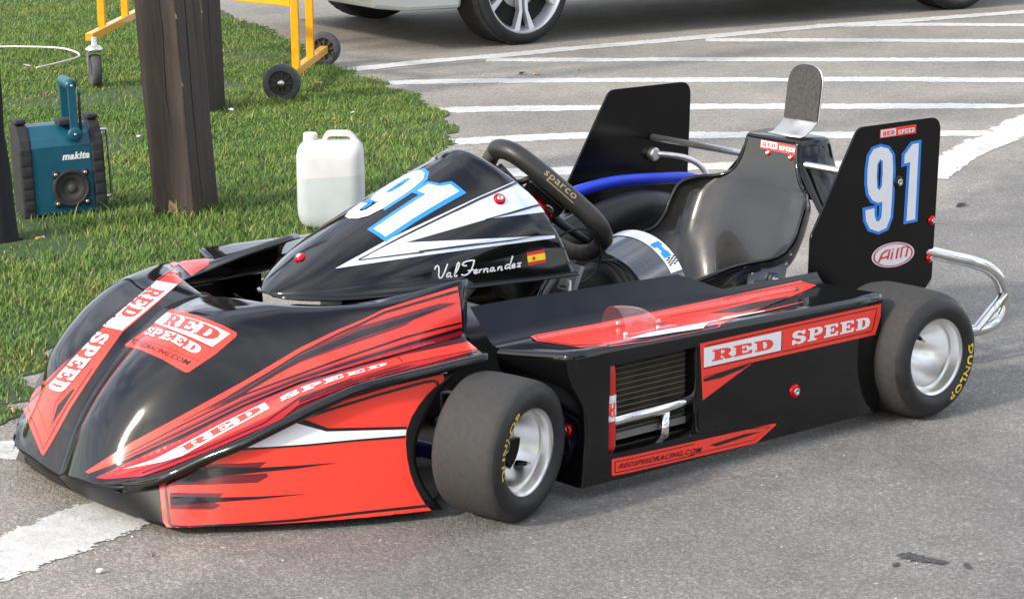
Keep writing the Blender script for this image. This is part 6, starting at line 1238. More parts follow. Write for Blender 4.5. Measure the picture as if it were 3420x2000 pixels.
{'name':'cowl_arrow_graphic', 'target':'cowl', 'o':(-.8776,-.1533,.4408), 'u':(.9658,-.2592,0), 'v':(.1599,.596,.7869), 'layers':[('SILVER',0,[[(-.2609,-.0403),(-.2505,-.037),(-.2399,-.0334),(-.2292,-.0297),(-.2184,-.0259),(-.2075,-.0221),(-.1965,-.0181),(-.1854,-.014),(-.1743,-.0099),(-.1631,-.0057),(-.1517,-.0014),(-.1403,.003),(-.1281,.0068),(-.1157,.0108),(-.1033,.0147),(-.0908,.0187),(-.0783,.0228),(-.0656,.027),(-.0527,.0314),(-.0398,.0358),(-.0268,.0403),(-.0137,.0448),(-.0005,.0494),(.0127,.0541),(.026,.0588),(.0394,.0635),(.0529,.0683),(.0664,.0732),(.08,.0781),(.0928,.0823),(.1055,.0865),(.1179,.0904),(.1303,.0941),(.1431,.0983),(.1568,.1035),(.1744,.1125),(.1809,.1057),(.1894,.0967),(.1977,.0876),(.2031,.0796),(.2087,.0718),(.2132,.0634),(.2175,.0549),(.2219,.0463),(.2263,.0376),(.211,.0351),(.1956,.0327),(.181,.0309),(.1669,.0297),(.1531,.0286),(.1396,.0278),(.126,.0269),(.1123,.0259),(.0987,.0249),(.0853,.0241),(.072,.0213),(.0586,.0185),(.0454,.0157),(.0322,.013),(.0191,.0104),(.0061,.0078),(-.0068,.0053),(-.0197,.0027),(-.0325,.0003),(-.0452,-.002),(-.0577,-.0043),(-.0702,-.0065),(-.0824,-.0084),(-.0915,-.0098),(-.1005,-.0111),(-.1095,-.0124),(-.1002,-.0136),(-.0908,-.0147),(-.0814,-.0157),(-.0689,-.0168),(-.0561,-.0176),(-.043,-.0181),(-.0298,-.0185),(-.0164,-.0188),(-.003,-.0191),(.0106,-.0192),(.0244,-.0192),(.0383,-.0191),(.0523,-.0189),(.0664,-.0187),(.0805,-.0185),(.0948,-.0182),(.1091,-.0178),(.1237,-.0174),(.1383,-.0168),(.1529,-.0163),(.1675,-.0159),(.1823,-.0154),(.1967,-.0147),(.2113,-.0139),(.2262,-.013),(.2412,-.0119),(.2405,-.0178),(.2255,-.0197),(.2108,-.0214),(.1963,-.023),(.182,-.0245),(.1678,-.0259),(.1536,-.0273),(.1395,-.0287),(.1254,-.0301),(.1113,-.0315),(.0973,-.0329),(.0834,-.0342),(.0695,-.0356),(.0557,-.0369),(.042,-.0382),(.0284,-.0394),(.0148,-.0406),(.0014,-.0417),(-.012,-.0428),(-.0253,-.0439),(-.0385,-.0448),(-.0515,-.0456),(-.0643,-.0462),(-.077,-.0467),(-.0895,-.0471),(-.1018,-.0475),(-.1141,-.0479),(-.1262,-.0482),(-.1382,-.0482),(-.15,-.0482),(-.1616,-.048),(-.1732,-.0478),(-.1847,-.0474),(-.196,-.0468),(-.2071,-.0461),(-.2182,-.0453),(-.2291,-.0443),(-.2399,-.0432),(-.2505,-.0419)]]),('VBLACK',2,[[(-.2126,-.0339),(-.2001,-.0299),(-.1875,-.0258),(-.1748,-.0215),(-.162,-.0171),(-.1491,-.0127),(-.136,-.0081),(-.1229,-.0034),(-.1096,.0013),(-.0958,.006),(-.082,.0107),(-.068,.0155),(-.0538,.0205),(-.0395,.0256),(-.0251,.0309),(-.0106,.0361),(.004,.0415),(.0187,.0468),(.0335,.0523),(.0483,.0578),(.0633,.0634),(.0783,.069),(.0917,.0734),(.1051,.0779),(.1183,.0821),(.1312,.086),(.1446,.0904),(.1589,.0956),(.1763,.104),(.1771,.1108),(.1585,.1013),(.1441,.0959),(.1306,.0915),(.1176,.0876),(.1045,.0834),(.0911,.079),(.0777,.0746),(.0628,.0689),(.0479,.0632),(.033,.0576),(.0182,.0521),(.0036,.0466),(-.011,.0412),(-.0254,.0358),(-.0398,.0305),(-.0541,.0253),(-.0683,.0202),(-.0823,.0153),(-.0961,.0104),(-.1099,.0057),(-.1231,.0006),(-.1363,-.0043),(-.1494,-.0092),(-.1623,-.0139),(-.175,-.0185),(-.1877,-.023),(-.2003,-.0275),(-.2128,-.0317)]],1),('VBLACK',2,[[(-.2133,-.0354),(-.2007,-.0369),(-.1878,-.0381),(-.1748,-.0391),(-.1616,-.04),(-.1482,-.0406),(-.1346,-.041),(-.1208,-.0413),(-.1069,-.0414),(-.0928,-.0414),(-.0785,-.0412),(-.0875,-.0397),(-.0731,-.0394),(-.0585,-.0389),(-.0436,-.0381),(-.0285,-.0372),(-.0133,-.0362),(.002,-.0351),(.0174,-.034),(.0329,-.0329),(.0486,-.0316),(.0645,-.0303),(.0804,-.029),(.0964,-.0276),(.1125,-.0262),(.1287,-.0247),(.1419,-.0227),(.1552,-.0208),(.1684,-.0188),(.1817,-.0169),(.1816,-.0157),(.1683,-.0172),(.1551,-.0187),(.1419,-.0202),(.1287,-.0217),(.1125,-.0231),(.0965,-.0245),(.0805,-.0257),(.0646,-.027),(.0488,-.0281),(.0332,-.0292),(.0177,-.0302),(.0023,-.0313),(-.013,-.0324),(-.0282,-.0334),(-.0433,-.0343),(-.0582,-.0351),(-.0727,-.0355),(-.087,-.0357),(-.0782,-.0379),(-.0924,-.0381),(-.1065,-.0383),(-.1204,-.0383),(-.1342,-.0381),(-.1478,-.0378),(-.1612,-.0373),(-.1744,-.0365),(-.1874,-.0356),(-.2002,-.0345),(-.2129,-.0332)]],1),('VBLACK',2,[[(.0778,.022),(.0928,.0245),(.1079,.0271),(.1231,.0297),(.1382,.0322),(.1534,.0351),(.1688,.0384),(.1847,.042),(.2021,.047),(.2189,.0521),(.2171,.0558),(.2022,.0518),(.1846,.0464),(.1685,.0424),(.1531,.0391),(.1381,.0361),(.1231,.033),(.1079,.0297),(.0928,.0265),(.0778,.0233)]],1),('VBLACK',2,[[(.1369,-.0222),(.1481,-.0207),(.1593,-.0191),(.1704,-.0176),(.1817,-.016),(.1962,-.0153),(.211,-.0144),(.226,-.0133),(.2412,-.0121),(.2259,-.0135),(.2108,-.0148),(.1959,-.0159),(.1812,-.0168),(.1691,-.0187),(.157,-.0206),(.1449,-.0225)]]),('WHITE',1,[[(-.2025,-.0261),(-.1911,-.0224),(-.1797,-.0187),(-.1682,-.0149),(-.1565,-.011),(-.1448,-.007),(-.133,-.0029),(-.1211,.0013),(-.1091,.0055),(-.0971,.0098),(-.085,.0141),(-.0728,.0185),(-.0605,.023),(-.048,.0277),(-.0355,.0324),(-.0229,.0371),(-.0102,.0419),(.0031,.0438),(.0166,.0457),(.0302,.0477),(.0439,.0499),(.0578,.0521),(.0717,.0544),(.0857,.0568),(.0736,.0509),(.0616,.0451),(.0496,.0393),(.0376,.0335),(.0257,.0277),(.0138,.022),(.002,.0163),(-.0097,.0108),(-.0214,.0052),(-.0343,.0025),(-.0471,-.0001),(-.0598,-.0027),(-.0724,-.005),(-.0848,-.0073),(-.097,-.0094),(-.1092,-.0114),(-.12,-.0153),(-.1307,-.0191),(-.1413,-.0228),(-.1519,-.0264),(-.1623,-.03),(-.1725,-.0292),(-.1826,-.0283),(-.1926,-.0272)]]),('WHITE',1,[[(-.1797,-.0322),(-.1678,-.0298),(-.1559,-.0273),(-.1439,-.0247),(-.1318,-.022),(-.1195,-.0192),(-.1072,-.0163),(-.0988,-.0166),(-.0903,-.0168),(-.0817,-.0169),(-.0699,-.0179),(-.0578,-.0186),(-.0455,-.0191),(-.033,-.0194),(-.0204,-.0197),(-.0077,-.0199),(.0051,-.02),(.0181,-.02),(.0311,-.0199),(.0443,-.0197),(.0576,-.0195),(.0709,-.0192),(.0843,-.0189),(.0978,-.0186),(.0844,-.0204),(.071,-.0223),(.0577,-.0241),(.0444,-.0259),(.0313,-.0276),(.0182,-.0293),(.0047,-.0303),(-.0087,-.0313),(-.0221,-.0322),(-.0353,-.0331),(-.0484,-.0338),(-.0614,-.0345),(-.074,-.0348),(-.0866,-.035),(-.0986,-.035),(-.1106,-.035),(-.1224,-.0349),(-.1342,-.0347),(-.1457,-.0342),(-.1572,-.0337),(-.1685,-.033)]])], 'text':()},
{'name':'driver_name_lettering', 'target':'cowl', 'o':(-.8397,-.1972,.3684), 'u':(.9962,-.0876,0), 'v':(.0162,.1846,.9827), 'layers':[('WHITE',0,[[(-.1085,.0123),(-.1054,.0173),(-.1026,.0187),(-.1014,.0167),(-.1029,.0081),(-.1049,-.0013),(-.1019,-.0071),(-.0955,-.0067),(-.0882,.0022),(-.0815,.0129),(-.0766,.0201),(-.0794,.0215),(-.0843,.0143),(-.091,.0037),(-.0977,-.0045),(-.1,-.0048),(-.1017,-.0014),(-.0997,.0076),(-.0982,.017),(-.1018,.0215),(-.1077,.0192),(-.1112,.0136)]],1),('WHITE',0,[[(-.0743,.0031),(-.0798,.0036),(-.0853,-.0006),(-.0862,-.0055),(-.0812,-.0079),(-.0759,-.0043),(-.0753,.0003),(-.078,-.004),(-.0751,-.0085),(-.07,-.0071),(-.0714,-.0045),(-.074,-.0059),(-.0747,-.0043),(-.0729,.0022),(-.0785,-.0024),(-.0822,-.0052),(-.0831,-.0047),(-.0825,-.0022),(-.0785,.001),(-.0747,.0003)]],1),('WHITE',0,[[(-.0635,-.0038),(-.0561,.0041),(-.0502,.0131),(-.0484,.0188),(-.0525,.0219),(-.0573,.0176),(-.0632,.0061),(-.0673,-.0034),(-.0662,-.008),(-.0613,-.0087),(-.0573,-.0062),(-.0594,-.0039),(-.0625,-.006),(-.0638,-.0061),(-.0641,-.0041),(-.0601,.0049),(-.0544,.0163),(-.0514,.0192),(-.0518,.0186),(-.0532,.0143),(-.0589,.0058),(-.0661,-.002)]],1),('WHITE',0,[[(-.0333,.0128),(-.0396,.0133),(-.0424,.015),(-.0403,.0166),(-.0324,.0188),(-.023,.0193),(-.0124,.0183),(-.012,.0211),(-.0229,.0222),(-.0329,.0216),(-.0418,.0191),(-.0457,.0146),(-.0408,.0107),(-.0336,.01)]],1),('WHITE',0,[[(-.015,.0204),(-.0188,.0127),(-.0239,.004),(-.0292,-.002),(-.0355,-.0054),(-.0413,-.0062),(-.049,-.0039),(-.0499,-.0066),(-.0416,-.0091),(-.0342,-.008),(-.0268,-.0042),(-.0209,.0025),(-.0158,.0115),(-.0119,.0193)]],1),('WHITE',0,[[(-.0325,-.0009),(-.025,-.0006),(-.0169,-.0005),(-.0171,.0024),(-.0252,.0023),(-.0329,.0019)]],1),('WHITE',0,[[(-.0167,-.0059),(-.0107,-.0046),(-.0073,-.0014),(-.011,.0023),(-.0163,.0004),(-.0198,-.0044),(-.017,-.0086),(-.0119,-.0086),(-.0077,-.0068),(-.0094,-.0043),(-.0128,-.0059),(-.0154,-.0061),(-.0165,-.0049),(-.0139,-.0017),(-.0111,-.0006),(-.0107,-.0009),(-.0123,-.002),(-.0176,-.0031)]],1),('WHITE',0,[[(-.0057,-.0024),(-.0042,-.0014),(-.0058,-.0039),(-.0074,-.0072),(-.0044,-.0084),(-.0026,-.0051),(-.0011,-.0004),(-.0061,.0004)]],1),('WHITE',0,[[(-.0025,-.0049),(.0006,-.0019),(.0032,-.0025),(.0036,.0003),(-.0009,.0007),(-.005,-.0028)]],1),('WHITE',0,[[(.0058,-.0024),(.0073,-.0011),(.0057,-.004),(.004,-.0076),(.007,-.0088),(.0089,-.0051),(.0104,-.0002),(.0053,.0005)]],1),('WHITE',0,[[(.0079,-.0059),(.0138,-.0014),(.0155,-.0015),(.0134,-.0051),(.014,-.0094),(.0191,-.0091),(.0183,-.0063),(.016,-.0071),(.0167,-.006),(.0188,-.0008),(.0123,.0012),(.0056,-.0037)]],1),('WHITE',0,[[(.0329,.0005),(.0272,.001),(.0219,-.0028),(.021,-.0075),(.0261,-.0096),(.0317,-.006),(.0318,-.0016),(.0295,-.0058),(.0324,-.0097),(.0372,-.0082),(.0355,-.0056),(.0332,-.007),(.0329,-.0061),(.0344,.0001),(.0289,-.0041),(.025,-.0069),(.0242,-.0066),(.0248,-.0044),(.0285,-.0017),(.0326,-.0024)]],1),('WHITE',0,[[(.0419,-.0034),(.0428,-.0016),(.0413,-.0044),(.0396,-.0077),(.0427,-.0089),(.0445,-.0055),(.0459,-.0005),(.0405,-.0007)]],1),('WHITE',0,[[(.0434,-.0066),(.0495,-.0018),(.0509,-.0018),(.0488,-.0055),(.0495,-.0099),(.055,-.0092),(.0541,-.0064),(.0512,-.0074),(.0521,-.0063),(.0543,-.0012),(.0479,.0008),(.0409,-.0045)]],1),('WHITE',0,[[(.0715,.0022),(.0655,.0025),(.0596,-.0018),(.0588,-.0068),(.064,-.0092),(.0701,-.0056),(.0678,-.0032),(.063,-.0064),(.062,-.0059),(.0626,-.0034),(.0669,-.0002),(.0715,-.0007)]],1),('WHITE',0,[[(.0808,.0182),(.0767,.0098),(.072,.0007),(.0691,-.0054),(.0716,-.0097),(.0764,-.0085),(.0749,-.0058),(.0727,-.007),(.0726,-.006),(.0752,-.0005),(.08,.0085),(.084,.017)]],1),('WHITE',0,[[(.0792,-.006),(.0855,-.0046),(.0885,-.001),(.0845,.0025),(.0791,.0002),(.0759,-.0044),(.0785,-.0086),(.0843,-.0087),(.0884,-.0065),(.0863,-.0041),(.0831,-.006),(.0801,-.0061),(.0794,-.0049),(.0817,-.0019),(.0847,-.0004),(.085,-.0007),(.0836,-.002),(.0781,-.0032)]],1),('WHITE',0,[[(.0921,-.0017),(.096,-.0009),(.101,.0007),(.0965,-.0018),(.0892,-.0065),(.0957,-.0089),(.1012,-.0079),(.1002,-.005),(.0953,-.006),(.0925,-.0077),(.0989,-.004),(.1041,.0019),(.0951,.002),(.091,.0011)]],1)], 'text':()},
{'name':'flag_sticker', 'target':'cowl', 'o':(-.6993,-.2067,.3745), 'u':(.9979,-.0641,0), 'v':(.0089,.1391,.9902), 'layers':[('FLAGR',0,[[(-.022,.0132),(-.0067,.0136),(.0087,.014),(.0241,.0144),(.0245,.0052),(.0251,-.004),(.0257,-.0132),(.0102,-.0135),(-.0053,-.0139),(-.0207,-.0142),(-.0212,-.005),(-.0217,.0041)]]),('FLAGY',1,[[(-.0219,.006),(-.0103,.0063),(.0013,.0066),(.0129,.0069),(.0246,.0072),(.0247,.0003),(.0249,-.0067),(.0094,-.0069),(-.0061,-.007),(-.0215,-.0072),(-.0217,-.0006)]]),('FLAGR',2,[[(-.0083,.0022),(-.0048,.0035),(-.002,.0012),(-.0012,-.0021),(-.0032,-.0045),(-.0078,-.0045),(-.0097,-.0017)]])], 'text':()},
{'name':'pod_side_graphic', 'target':'pod', 'o':(-.4444,-.66,.2239), 'u':(1,0,-0), 'v':(0,0,1), 'layers':[('RED',0,[[(-.2116,.0433),(.3213,.0428),(.3202,.015),(.3046,-.0224),(-.0593,-.02),(-.2022,-.0747)]]),('VBLACK',1,[[(-.1962,.0353),(.0214,.0352),(.3081,.0343),(.3026,.018),(.2933,-.0117),(.0221,-.0112),(.0228,-.0132),(.2943,-.0137),(.3054,.0171),(.3076,.0363),(.0208,.0371),(-.1967,.0372)]],1),('VBLACK',1,[[(-.2004,-.0313),(-.1395,-.0241),(-.0646,-.0191),(-.0878,-.0281),(-.1495,-.0364),(-.2003,-.0366)]]),('VBLACK',1,[[(-.2002,-.0282),(-.129,-.0254),(-.0617,-.0217),(-.0622,-.0204),(-.1295,-.0241),(-.2007,-.0269)]],1),('VBLACK',1,[[(-.2015,-.0104),(.0173,-.0121),(.0168,-.0105),(-.202,-.0089)]],1),('VBLACK',1,[[(.019,.0327),(.0181,-.0095),(.0203,-.01),(.0212,.0323)]],1),('WHITE',2,[[(-.2019,.0327),(.018,.032),(.017,-.0082),(-.2013,-.0071)]])], 'text':[('slab','RED','RED',3,[(-.1817,.0016),(-.0002,-.0007)],[(-.1801,.0246),(-.0029,.0208)]),('slab','SPEED','WHITE',2,[(.0452,-.0029),(.2889,-.004)],[(.0471,.025),(.2896,.0202)])]},
{'name':'pod_sill_graphic', 'target':'pod', 'o':(-.6963,-.6589,.0543), 'u':(.9996,-.0298,0), 'v':(.0008,.0259,.9997), 'layers':[('RED',0,[[(-.19,.0182),(-.1869,.0197),(.2581,.0085),(.2614,.0051),(.2035,-.0232),(-.1863,-.0148),(-.1896,-.0122)]]),('VBLACK',1,[[(.0276,.0099),(-.1814,.0135),(-.181,.012),(.0281,.0083)]],1),('VBLACK',1,[[(-.1821,.0133),(-.1826,-.0088),(-.1807,-.0092),(-.1803,.013)]],1),('VBLACK',1,[[(-.1815,-.0098),(.0284,-.0151),(.0279,-.0134),(-.1819,-.0082)]],1),('VBLACK',1,[[(.0692,-.0015),(.1672,.0027),(.2226,-.0012),(.1465,-.0049),(.0897,-.0078)]]),('VBLACK',1,[[(.0132,.0285),(.241,.0036),(.1935,-.0145),(.0135,-.0113),(.0139,-.0126),(.1942,-.0158),(.2411,.0049),(.0131,.0297)]],1)], 'text':[('sans','REDSPEEDRACING.COM','VBLACK',2,[(-.1739,-.0019),(.0471,-.0111)],[(-.1714,.0071),(.049,-.0007)])]},
{'name':'pod_deck_graphic', 'target':'pod', 'o':(-.535,-.5379,.2882), 'u':(0,.9672,.254), 'v':(-.9999,-.0036,.0138), 'layers':[('RED',0,[[(.0605,.4038),(.062,.3933),(.0604,.2367),(.0634,-.1145),(.0672,-.365),(.0487,-.3995),(-.0084,-.2449),(-.0851,-.0173),(-.1139,.066),(-.1143,.2579),(-.1103,.3542),(-.087,.4088),(-.0664,.4057)]]),('VBLACK',1,[[(-.0081,-.0191),(.009,-.154),(.0055,-.2683),(-.0142,-.233),(-.0453,-.1299),(-.0441,-.0609)]]),('VBLACK',1,[[(.0572,-.1506),(.0509,-.3702),(.0399,-.3365),(.0415,-.1833)]]),('VBLACK',1,[[(.0572,.394),(.0546,.2411),(.0564,-.109),(.0614,-.1542),(.0613,-.3687),(.0544,-.384),(.0393,-.3216),(.034,-.3167),(.0525,-.3839),(.0628,-.3697),(.0628,-.1549),(.0586,-.1105),(.0567,.2398),(.0593,.3927)]],1),('VBLACK',1,[[(.0526,.3731),(.051,.2441),(.0478,-.1012),(.0569,-.1504),(.0548,-.3491),(.0568,-.3506),(.0586,-.1516),(.0501,-.1029),(.0528,.2429),(.0544,.372)]],1),('VBLACK',1,[[(.0565,.3949),(-.0618,.4015),(-.1066,.3512),(-.1043,.3492),(-.0569,.3968),(.0581,.3933)]],1),('VBLACK',1,[[(.0275,.0582),(.0232,-.0905),(.0325,-.206),(.0375,-.2111),(.0282,-.0953),(.0326,.0534)]],1),('WHITE',2,[[(-.0956,.3053),(-.0746,.2205),(-.0791,.031),(-.0654,.0026),(-.0731,-.1076),(-.0816,-.0984),(-.0841,-.0031),(-.088,.0638),(-.1106,.1067),(-.105,.2504)]]),('RED',2,[[(-.0731,-.1076),(-.0617,-.2343),(-.0676,-.2282),(-.083,-.0968)]])], 'text':()},
{'name':'number_graphic', 'target':'fin', 'o':(.15,-.417,.4515), 'u':(1,0,-0), 'v':(0,0,1), 'layers':[('BLUE',0,[[(-.0152,.101),(.0158,.0924),(.0343,.0724),(.0385,.0364),(.0372,-.0311),(.0348,-.074),(.0199,-.1008),(-.013,-.107),(-.0494,-.0943),(-.0663,-.0697),(-.0699,-.0383),(-.0209,-.0377),(-.0199,-.0605),(-.0156,-.0698),(-.0189,-.069),(-.0147,-.0644),(-.0137,-.0398),(-.0181,-.0403),(-.0427,-.0301),(-.0594,-.0107),(-.0656,.0148),(-.0658,.0488),(-.0607,.0787),(-.045,.0965)],[(-.0135,.0602),(-.0123,.0593),(-.0112,.0339),(-.0129,.0057),(-.016,.0016),(-.0172,.0026),(-.02,.0264),(-.0188,.0543)]]),('BLUE',0,[[(.0575,.07),(.087,.0946),(.1242,.0957),(.1194,-.0938),(.0706,-.0946),(.0767,.0407),(.0571,.0396)]]),('WHITE',1,[[(-.0144,.0944),(.0103,.0875),(.0252,.0713),(.0292,.0375),(.0279,-.0296),(.0255,-.0715),(.0123,-.0951),(-.0139,-.1001),(-.0431,-.09),(-.0573,-.0692),(-.0602,-.0446),(-.0298,-.0443),(-.0291,-.0603),(-.0224,-.0746),(-.0137,-.0765),(-.0055,-.0675),(-.004,-.032),(-.018,-.0336),(-.0367,-.0258),(-.0507,-.0095),(-.0565,.0141),(-.0567,.0473),(-.0518,.0757),(-.0385,.0908)],[(-.015,.0662),(-.0068,.0603),(-.0056,.0331),(-.0074,.0041),(-.0144,-.0051),(-.0226,.0017),(-.0255,.0271),(-.0243,.056)]]),('WHITE',1,[[(.0669,.0668),(.0926,.0883),(.1145,.0889),(.11,-.0874),(.0804,-.0878),(.0865,.0478),(.0666,.0466)]])], 'text':()},
{'name':'fin_name_sticker', 'target':'fin', 'o':(.1833,-.417,.574), 'u':(1,0,-0), 'v':(0,0,1), 'layers':[('RED',0,[[(-.0512,.0107),(.0709,.0103),(.0707,-.0103),(-.0516,-.0091)]]),('WHITE',1,[[(-.0487,.0088),(.0015,.0086),(.0016,-.0072),(-.0492,-.0073)]])], 'text':[('slab','RED','RED',2,[(-.0439,-.0046),(-.0028,-.0047)],[(-.0437,.0049),(-.0027,.0049)]),('slab','SPEED','WHITE',1,[(.0083,-.0063),(.0661,-.0064)],[(.0085,.0037),(.0662,.004)])]},
{'name':'oval_sticker', 'target':'fin', 'o':(.1885,-.417,.2915), 'u':(1,0,-0), 'v':(0,0,1), 'layers':[('WHITE',0,[[(.0724,-.0006),(.073,-.0052),(.0718,-.0096),(.0688,-.0138),(.0641,-.0177),(.0578,-.0212),(.0501,-.0242),(.0411,-.0265),(.0312,-.0282),(.0204,-.0293),(.0092,-.0296),(-.0022,-.0292),(-.0135,-.0281),(-.0245,-.0263),(-.0348,-.0239),(-.0443,-.021),(-.0527,-.0175),(-.0598,-.0137),(-.0654,-.0095),(-.0694,-.0051),(-.0717,-.0006),(-.0723,.0039),(-.0711,.0082),(-.0682,.0124),(-.0636,.0162),(-.0575,.0197),(-.0499,.0226),(-.0412,.025),(-.0314,.0267),(-.0208,.0278),(-.0097,.0282),(.0016,.0279),(.013,.0269),(.024,.0252),(.0345,.0228),(.0442,.0199),(.0527,.0165),(.06,.0126),(.0658,.0084),(.07,.0039)]]),('FLAGR',1,[[(.0672,-.0006),(.0678,-.0048),(.0667,-.009),(.0639,-.0129),(.0596,-.0165),(.0537,-.0198),(.0465,-.0225),(.0382,-.0247),(.0289,-.0263),(.019,-.0272),(.0086,-.0275),(-.002,-.0272),(-.0126,-.0262),(-.0228,-.0245),(-.0324,-.0223),(-.0412,-.0195),(-.049,-.0163),(-.0556,-.0128),(-.0608,-.0089),(-.0646,-.0048),(-.0667,-.0006),(-.0673,.0035),(-.0662,.0076),(-.0634,.0115),(-.0592,.0151),(-.0535,.0182),(-.0465,.021),(-.0383,.0232),(-.0292,.0248),(-.0194,.0258),(-.0091,.0262),(.0015,.0259),(.0121,.025),(.0223,.0234),(.0321,.0212),(.041,.0185),(.049,.0153),(.0558,.0117),(.0611,.0078),(.065,.0036)],[(.0621,-.0006),(.0627,-.0045),(.0616,-.0083),(.0591,-.012),(.055,-.0153),(.0496,-.0183),(.043,-.0208),(.0353,-.0229),(.0267,-.0243),(.0175,-.0252),(.0079,-.0255),(-.0019,-.0252),(-.0117,-.0242),(-.0211,-.0227),(-.03,-.0207),(-.0382,-.0181),(-.0454,-.0152),(-.0515,-.0118),(-.0563,-.0083),(-.0598,-.0045),(-.0618,-.0006),(-.0623,.0032),(-.0612,.007),(-.0587,.0106),(-.0548,.0139),(-.0495,.0168),(-.043,.0194),(-.0355,.0214),(-.027,.0229),(-.018,.0238),(-.0084,.0242),(.0014,.0239),(.0111,.023),(.0206,.0216),(.0296,.0195),(.0379,.017),(.0453,.0141),(.0515,.0107),(.0565,.0071),(.0601,.0033)]]),('FLAGR',1,[[(-.0461,-.0128),(-.0348,.0056),(-.0205,.0107),(-.0149,.014),(-.0213,-.0084),(-.0158,-.0099),(-.0093,.0136),(-.0235,.0145),(-.0395,.0085),(-.0513,-.0106)]],1),('FLAGR',1,[[(-.0402,-.0054),(-.018,-.0043),(-.0197,-.0003),(-.0419,-.0015)]],1),('FLAGR',1,[[(-.0046,.0072),(-.0094,-.01),(-.0039,-.0116),(.0009,.0056)]],1),('FLAGR',1,[[(-.003,.0139),(-.0041,.0106),(.0014,.0089),(.0025,.0122)]],1),('FLAGR',1,[[(.013,-.0123),(.0192,.0103),(.0277,.0117),(.0224,-.0103),(.028,-.0117),(.0331,.0119),(.0141,.0128),(.0074,-.0107)]],1),('FLAGR',1,[[(.0311,.0098),(.0485,.0116),(.0412,-.0102),(.0469,-.0119),(.0537,.0123),(.0297,.0138)]],1)], 'text':()},
{'name':'seat_name_sticker', 'target':'seat', 'o':(.19,-.0461,.4951), 'u':(.1235,-.9923,0), 'v':(.1682,.0209,.9855), 'layers':[('RED',0,[[(-.0518,.0119),(.0638,.0073),(.0667,-.0144),(-.0502,-.0083)]]),('WHITE',1,[[(-.0497,.0103),(.0034,.0085),(.0047,-.0063),(-.0484,-.005)]])], 'text':[('slab','RED','RED',2,[(-.0433,-.0027),(.0001,-.0041)],[(-.0443,.0069),(-.0009,.0054)]),('slab','SPEED','WHITE',1,[(.0112,-.0061),(.0646,-.0084)],[(.0102,.0035),(.0639,.0015)])]},
{'name':'rim_lettering', 'target':'leather', 'o':(-.5512,-.1136,.4917), 'u':(.7456,-.6664,0), 'v':(.1062,.1188,.9872), 'layers':[('GOLD',0,[[(-.0301,.0191),(-.02,.0104),(-.0098,.0018),(.0003,-.0068),(.0098,-.0152),(.0193,-.0236),(.0289,-.0321),(.0298,-.031),(.0203,-.0226),(.0108,-.0141),(.0012,-.0057),(-.0089,.0029),(-.019,.0115),(-.0291,.0201)]],1)], 'text':[('thin','sparco','GOLD',0,[(-.0384,.0284),(-.0273,.0191),(-.0162,.0099),(-.0051,.0006),(.006,-.0086),(.0171,-.0178),(.0282,-.0271)],[(-.0284,.0393),(-.0174,.03),(-.0064,.0208),(.0046,.0115),(.0156,.0023),(.0266,-.007),(.0376,-.0162)])]}]
ROSETTES = [('pod',(-.3827,-.66,.1209),(0,-1,0),.0155),('cowl',(-.7489,-.1488,.4971),(-.223,-.769,.599),.0135),('cowl',(-1.1504,.0066,.4025),(-.514,.025,.858),.0125),('fin',(.3184,-.417,.354),(0,-1,0),.0115),('fin',(.316,-.417,.2649),(0,-1,0),.0115),('finb',(.1979,-.417,.4582),(0,-1,0),.0155),('seat',(.1874,-.022,.4786),(-.984,-.001,.177),.0105),('seat',(.1863,-.0978,.4766),(-.982,.031,.186),.0105),('pod',(-.9382,-.5887,.1267),(-.959,.234,.162),.0135)]
from mathutils.geometry import tessellate_polygon
SM = {"RED": M_RED, "DRED": M_DRED, "MAROON": M_MAROON, "VBLACK": M_VBLACK, "WHITE": M_WHITE, "SILVER": M_SILVER, "BLUE": M_BLUE,
      "FLAGR": M_FLAGR, "FLAGY": M_FLAGY, "GOLD": M_GOLD, "YELLOW": M_YELLOW}
SLAB = {
 "E": [[(0, 0), (.95, 0), (.98, .34), (.82, .34), (.76, .17), (.44, .17), (.44, .43), (.56, .43), (.56, .35), (.68, .35), (.68, .67), (.56, .67), (.56, .58), (.44, .58), (.44, .83), (.74, .83), (.80, .68), (.95, .68), (.93, 1), (0, 1), (0, .85), (.12, .85), (.12, .15), (0, .15)]],
 "D": [[(0, 0), (.55, 0), (.78, .05), (.93, .2), (1, .5), (.93, .8), (.78, .95), (.55, 1), (0, 1), (0, .85), (.12, .85), (.12, .15), (0, .15)], [(.44, .17), (.44, .83), (.52, .83), (.62, .75), (.66, .5), (.62, .25), (.52, .17)]],
 "P": [[(0, 0), (.6, 0), (.6, .15), (.44, .15), (.44, .38), (.65, .38), (.85, .43), (.98, .56), (1, .7), (.96, .86), (.82, .97), (.6, 1), (0, 1), (0, .85), (.12, .85), (.12, .15), (0, .15)], [(.44, .53), (.44, .85), (.55, .85), (.64, .8), (.67, .69), (.64, .58), (.55, .53)]],
 "R": [[(0, 0), (.56, 0), (.56, .15), (.44, .15), (.44, .40), (.50, .40), (.68, 0), (1.04, 0), (1.04, .15), (.96, .15), (.82, .43), (.94, .55), (.97, .72), (.92, .88), (.78, .97), (.58, 1), (0, 1), (0, .85), (.12, .85), (.12, .15), (0, .15)], [(.44, .55), (.44, .85), (.54, .85), (.62, .8), (.65, .7), (.62, .6), (.54, .55)]],
 "S": [[(.05, 0), (.2, 0), (.27, .08), (.5, -.02), (.8, .02), (.97, .18), (.97, .38), (.82, .55), (.5, .62), (.36, .7), (.38, .8), (.5, .85), (.66, .8), (.74, .68), (.9, .68), (.9, 1), (.76, 1), (.70, .93), (.5, 1.02), (.2, .98), (.04, .84), (.04, .64), (.18, .48), (.48, .4), (.64, .32), (.64, .2), (.5, .15), (.34, .2), (.22, .36), (.05, .36)]],
}
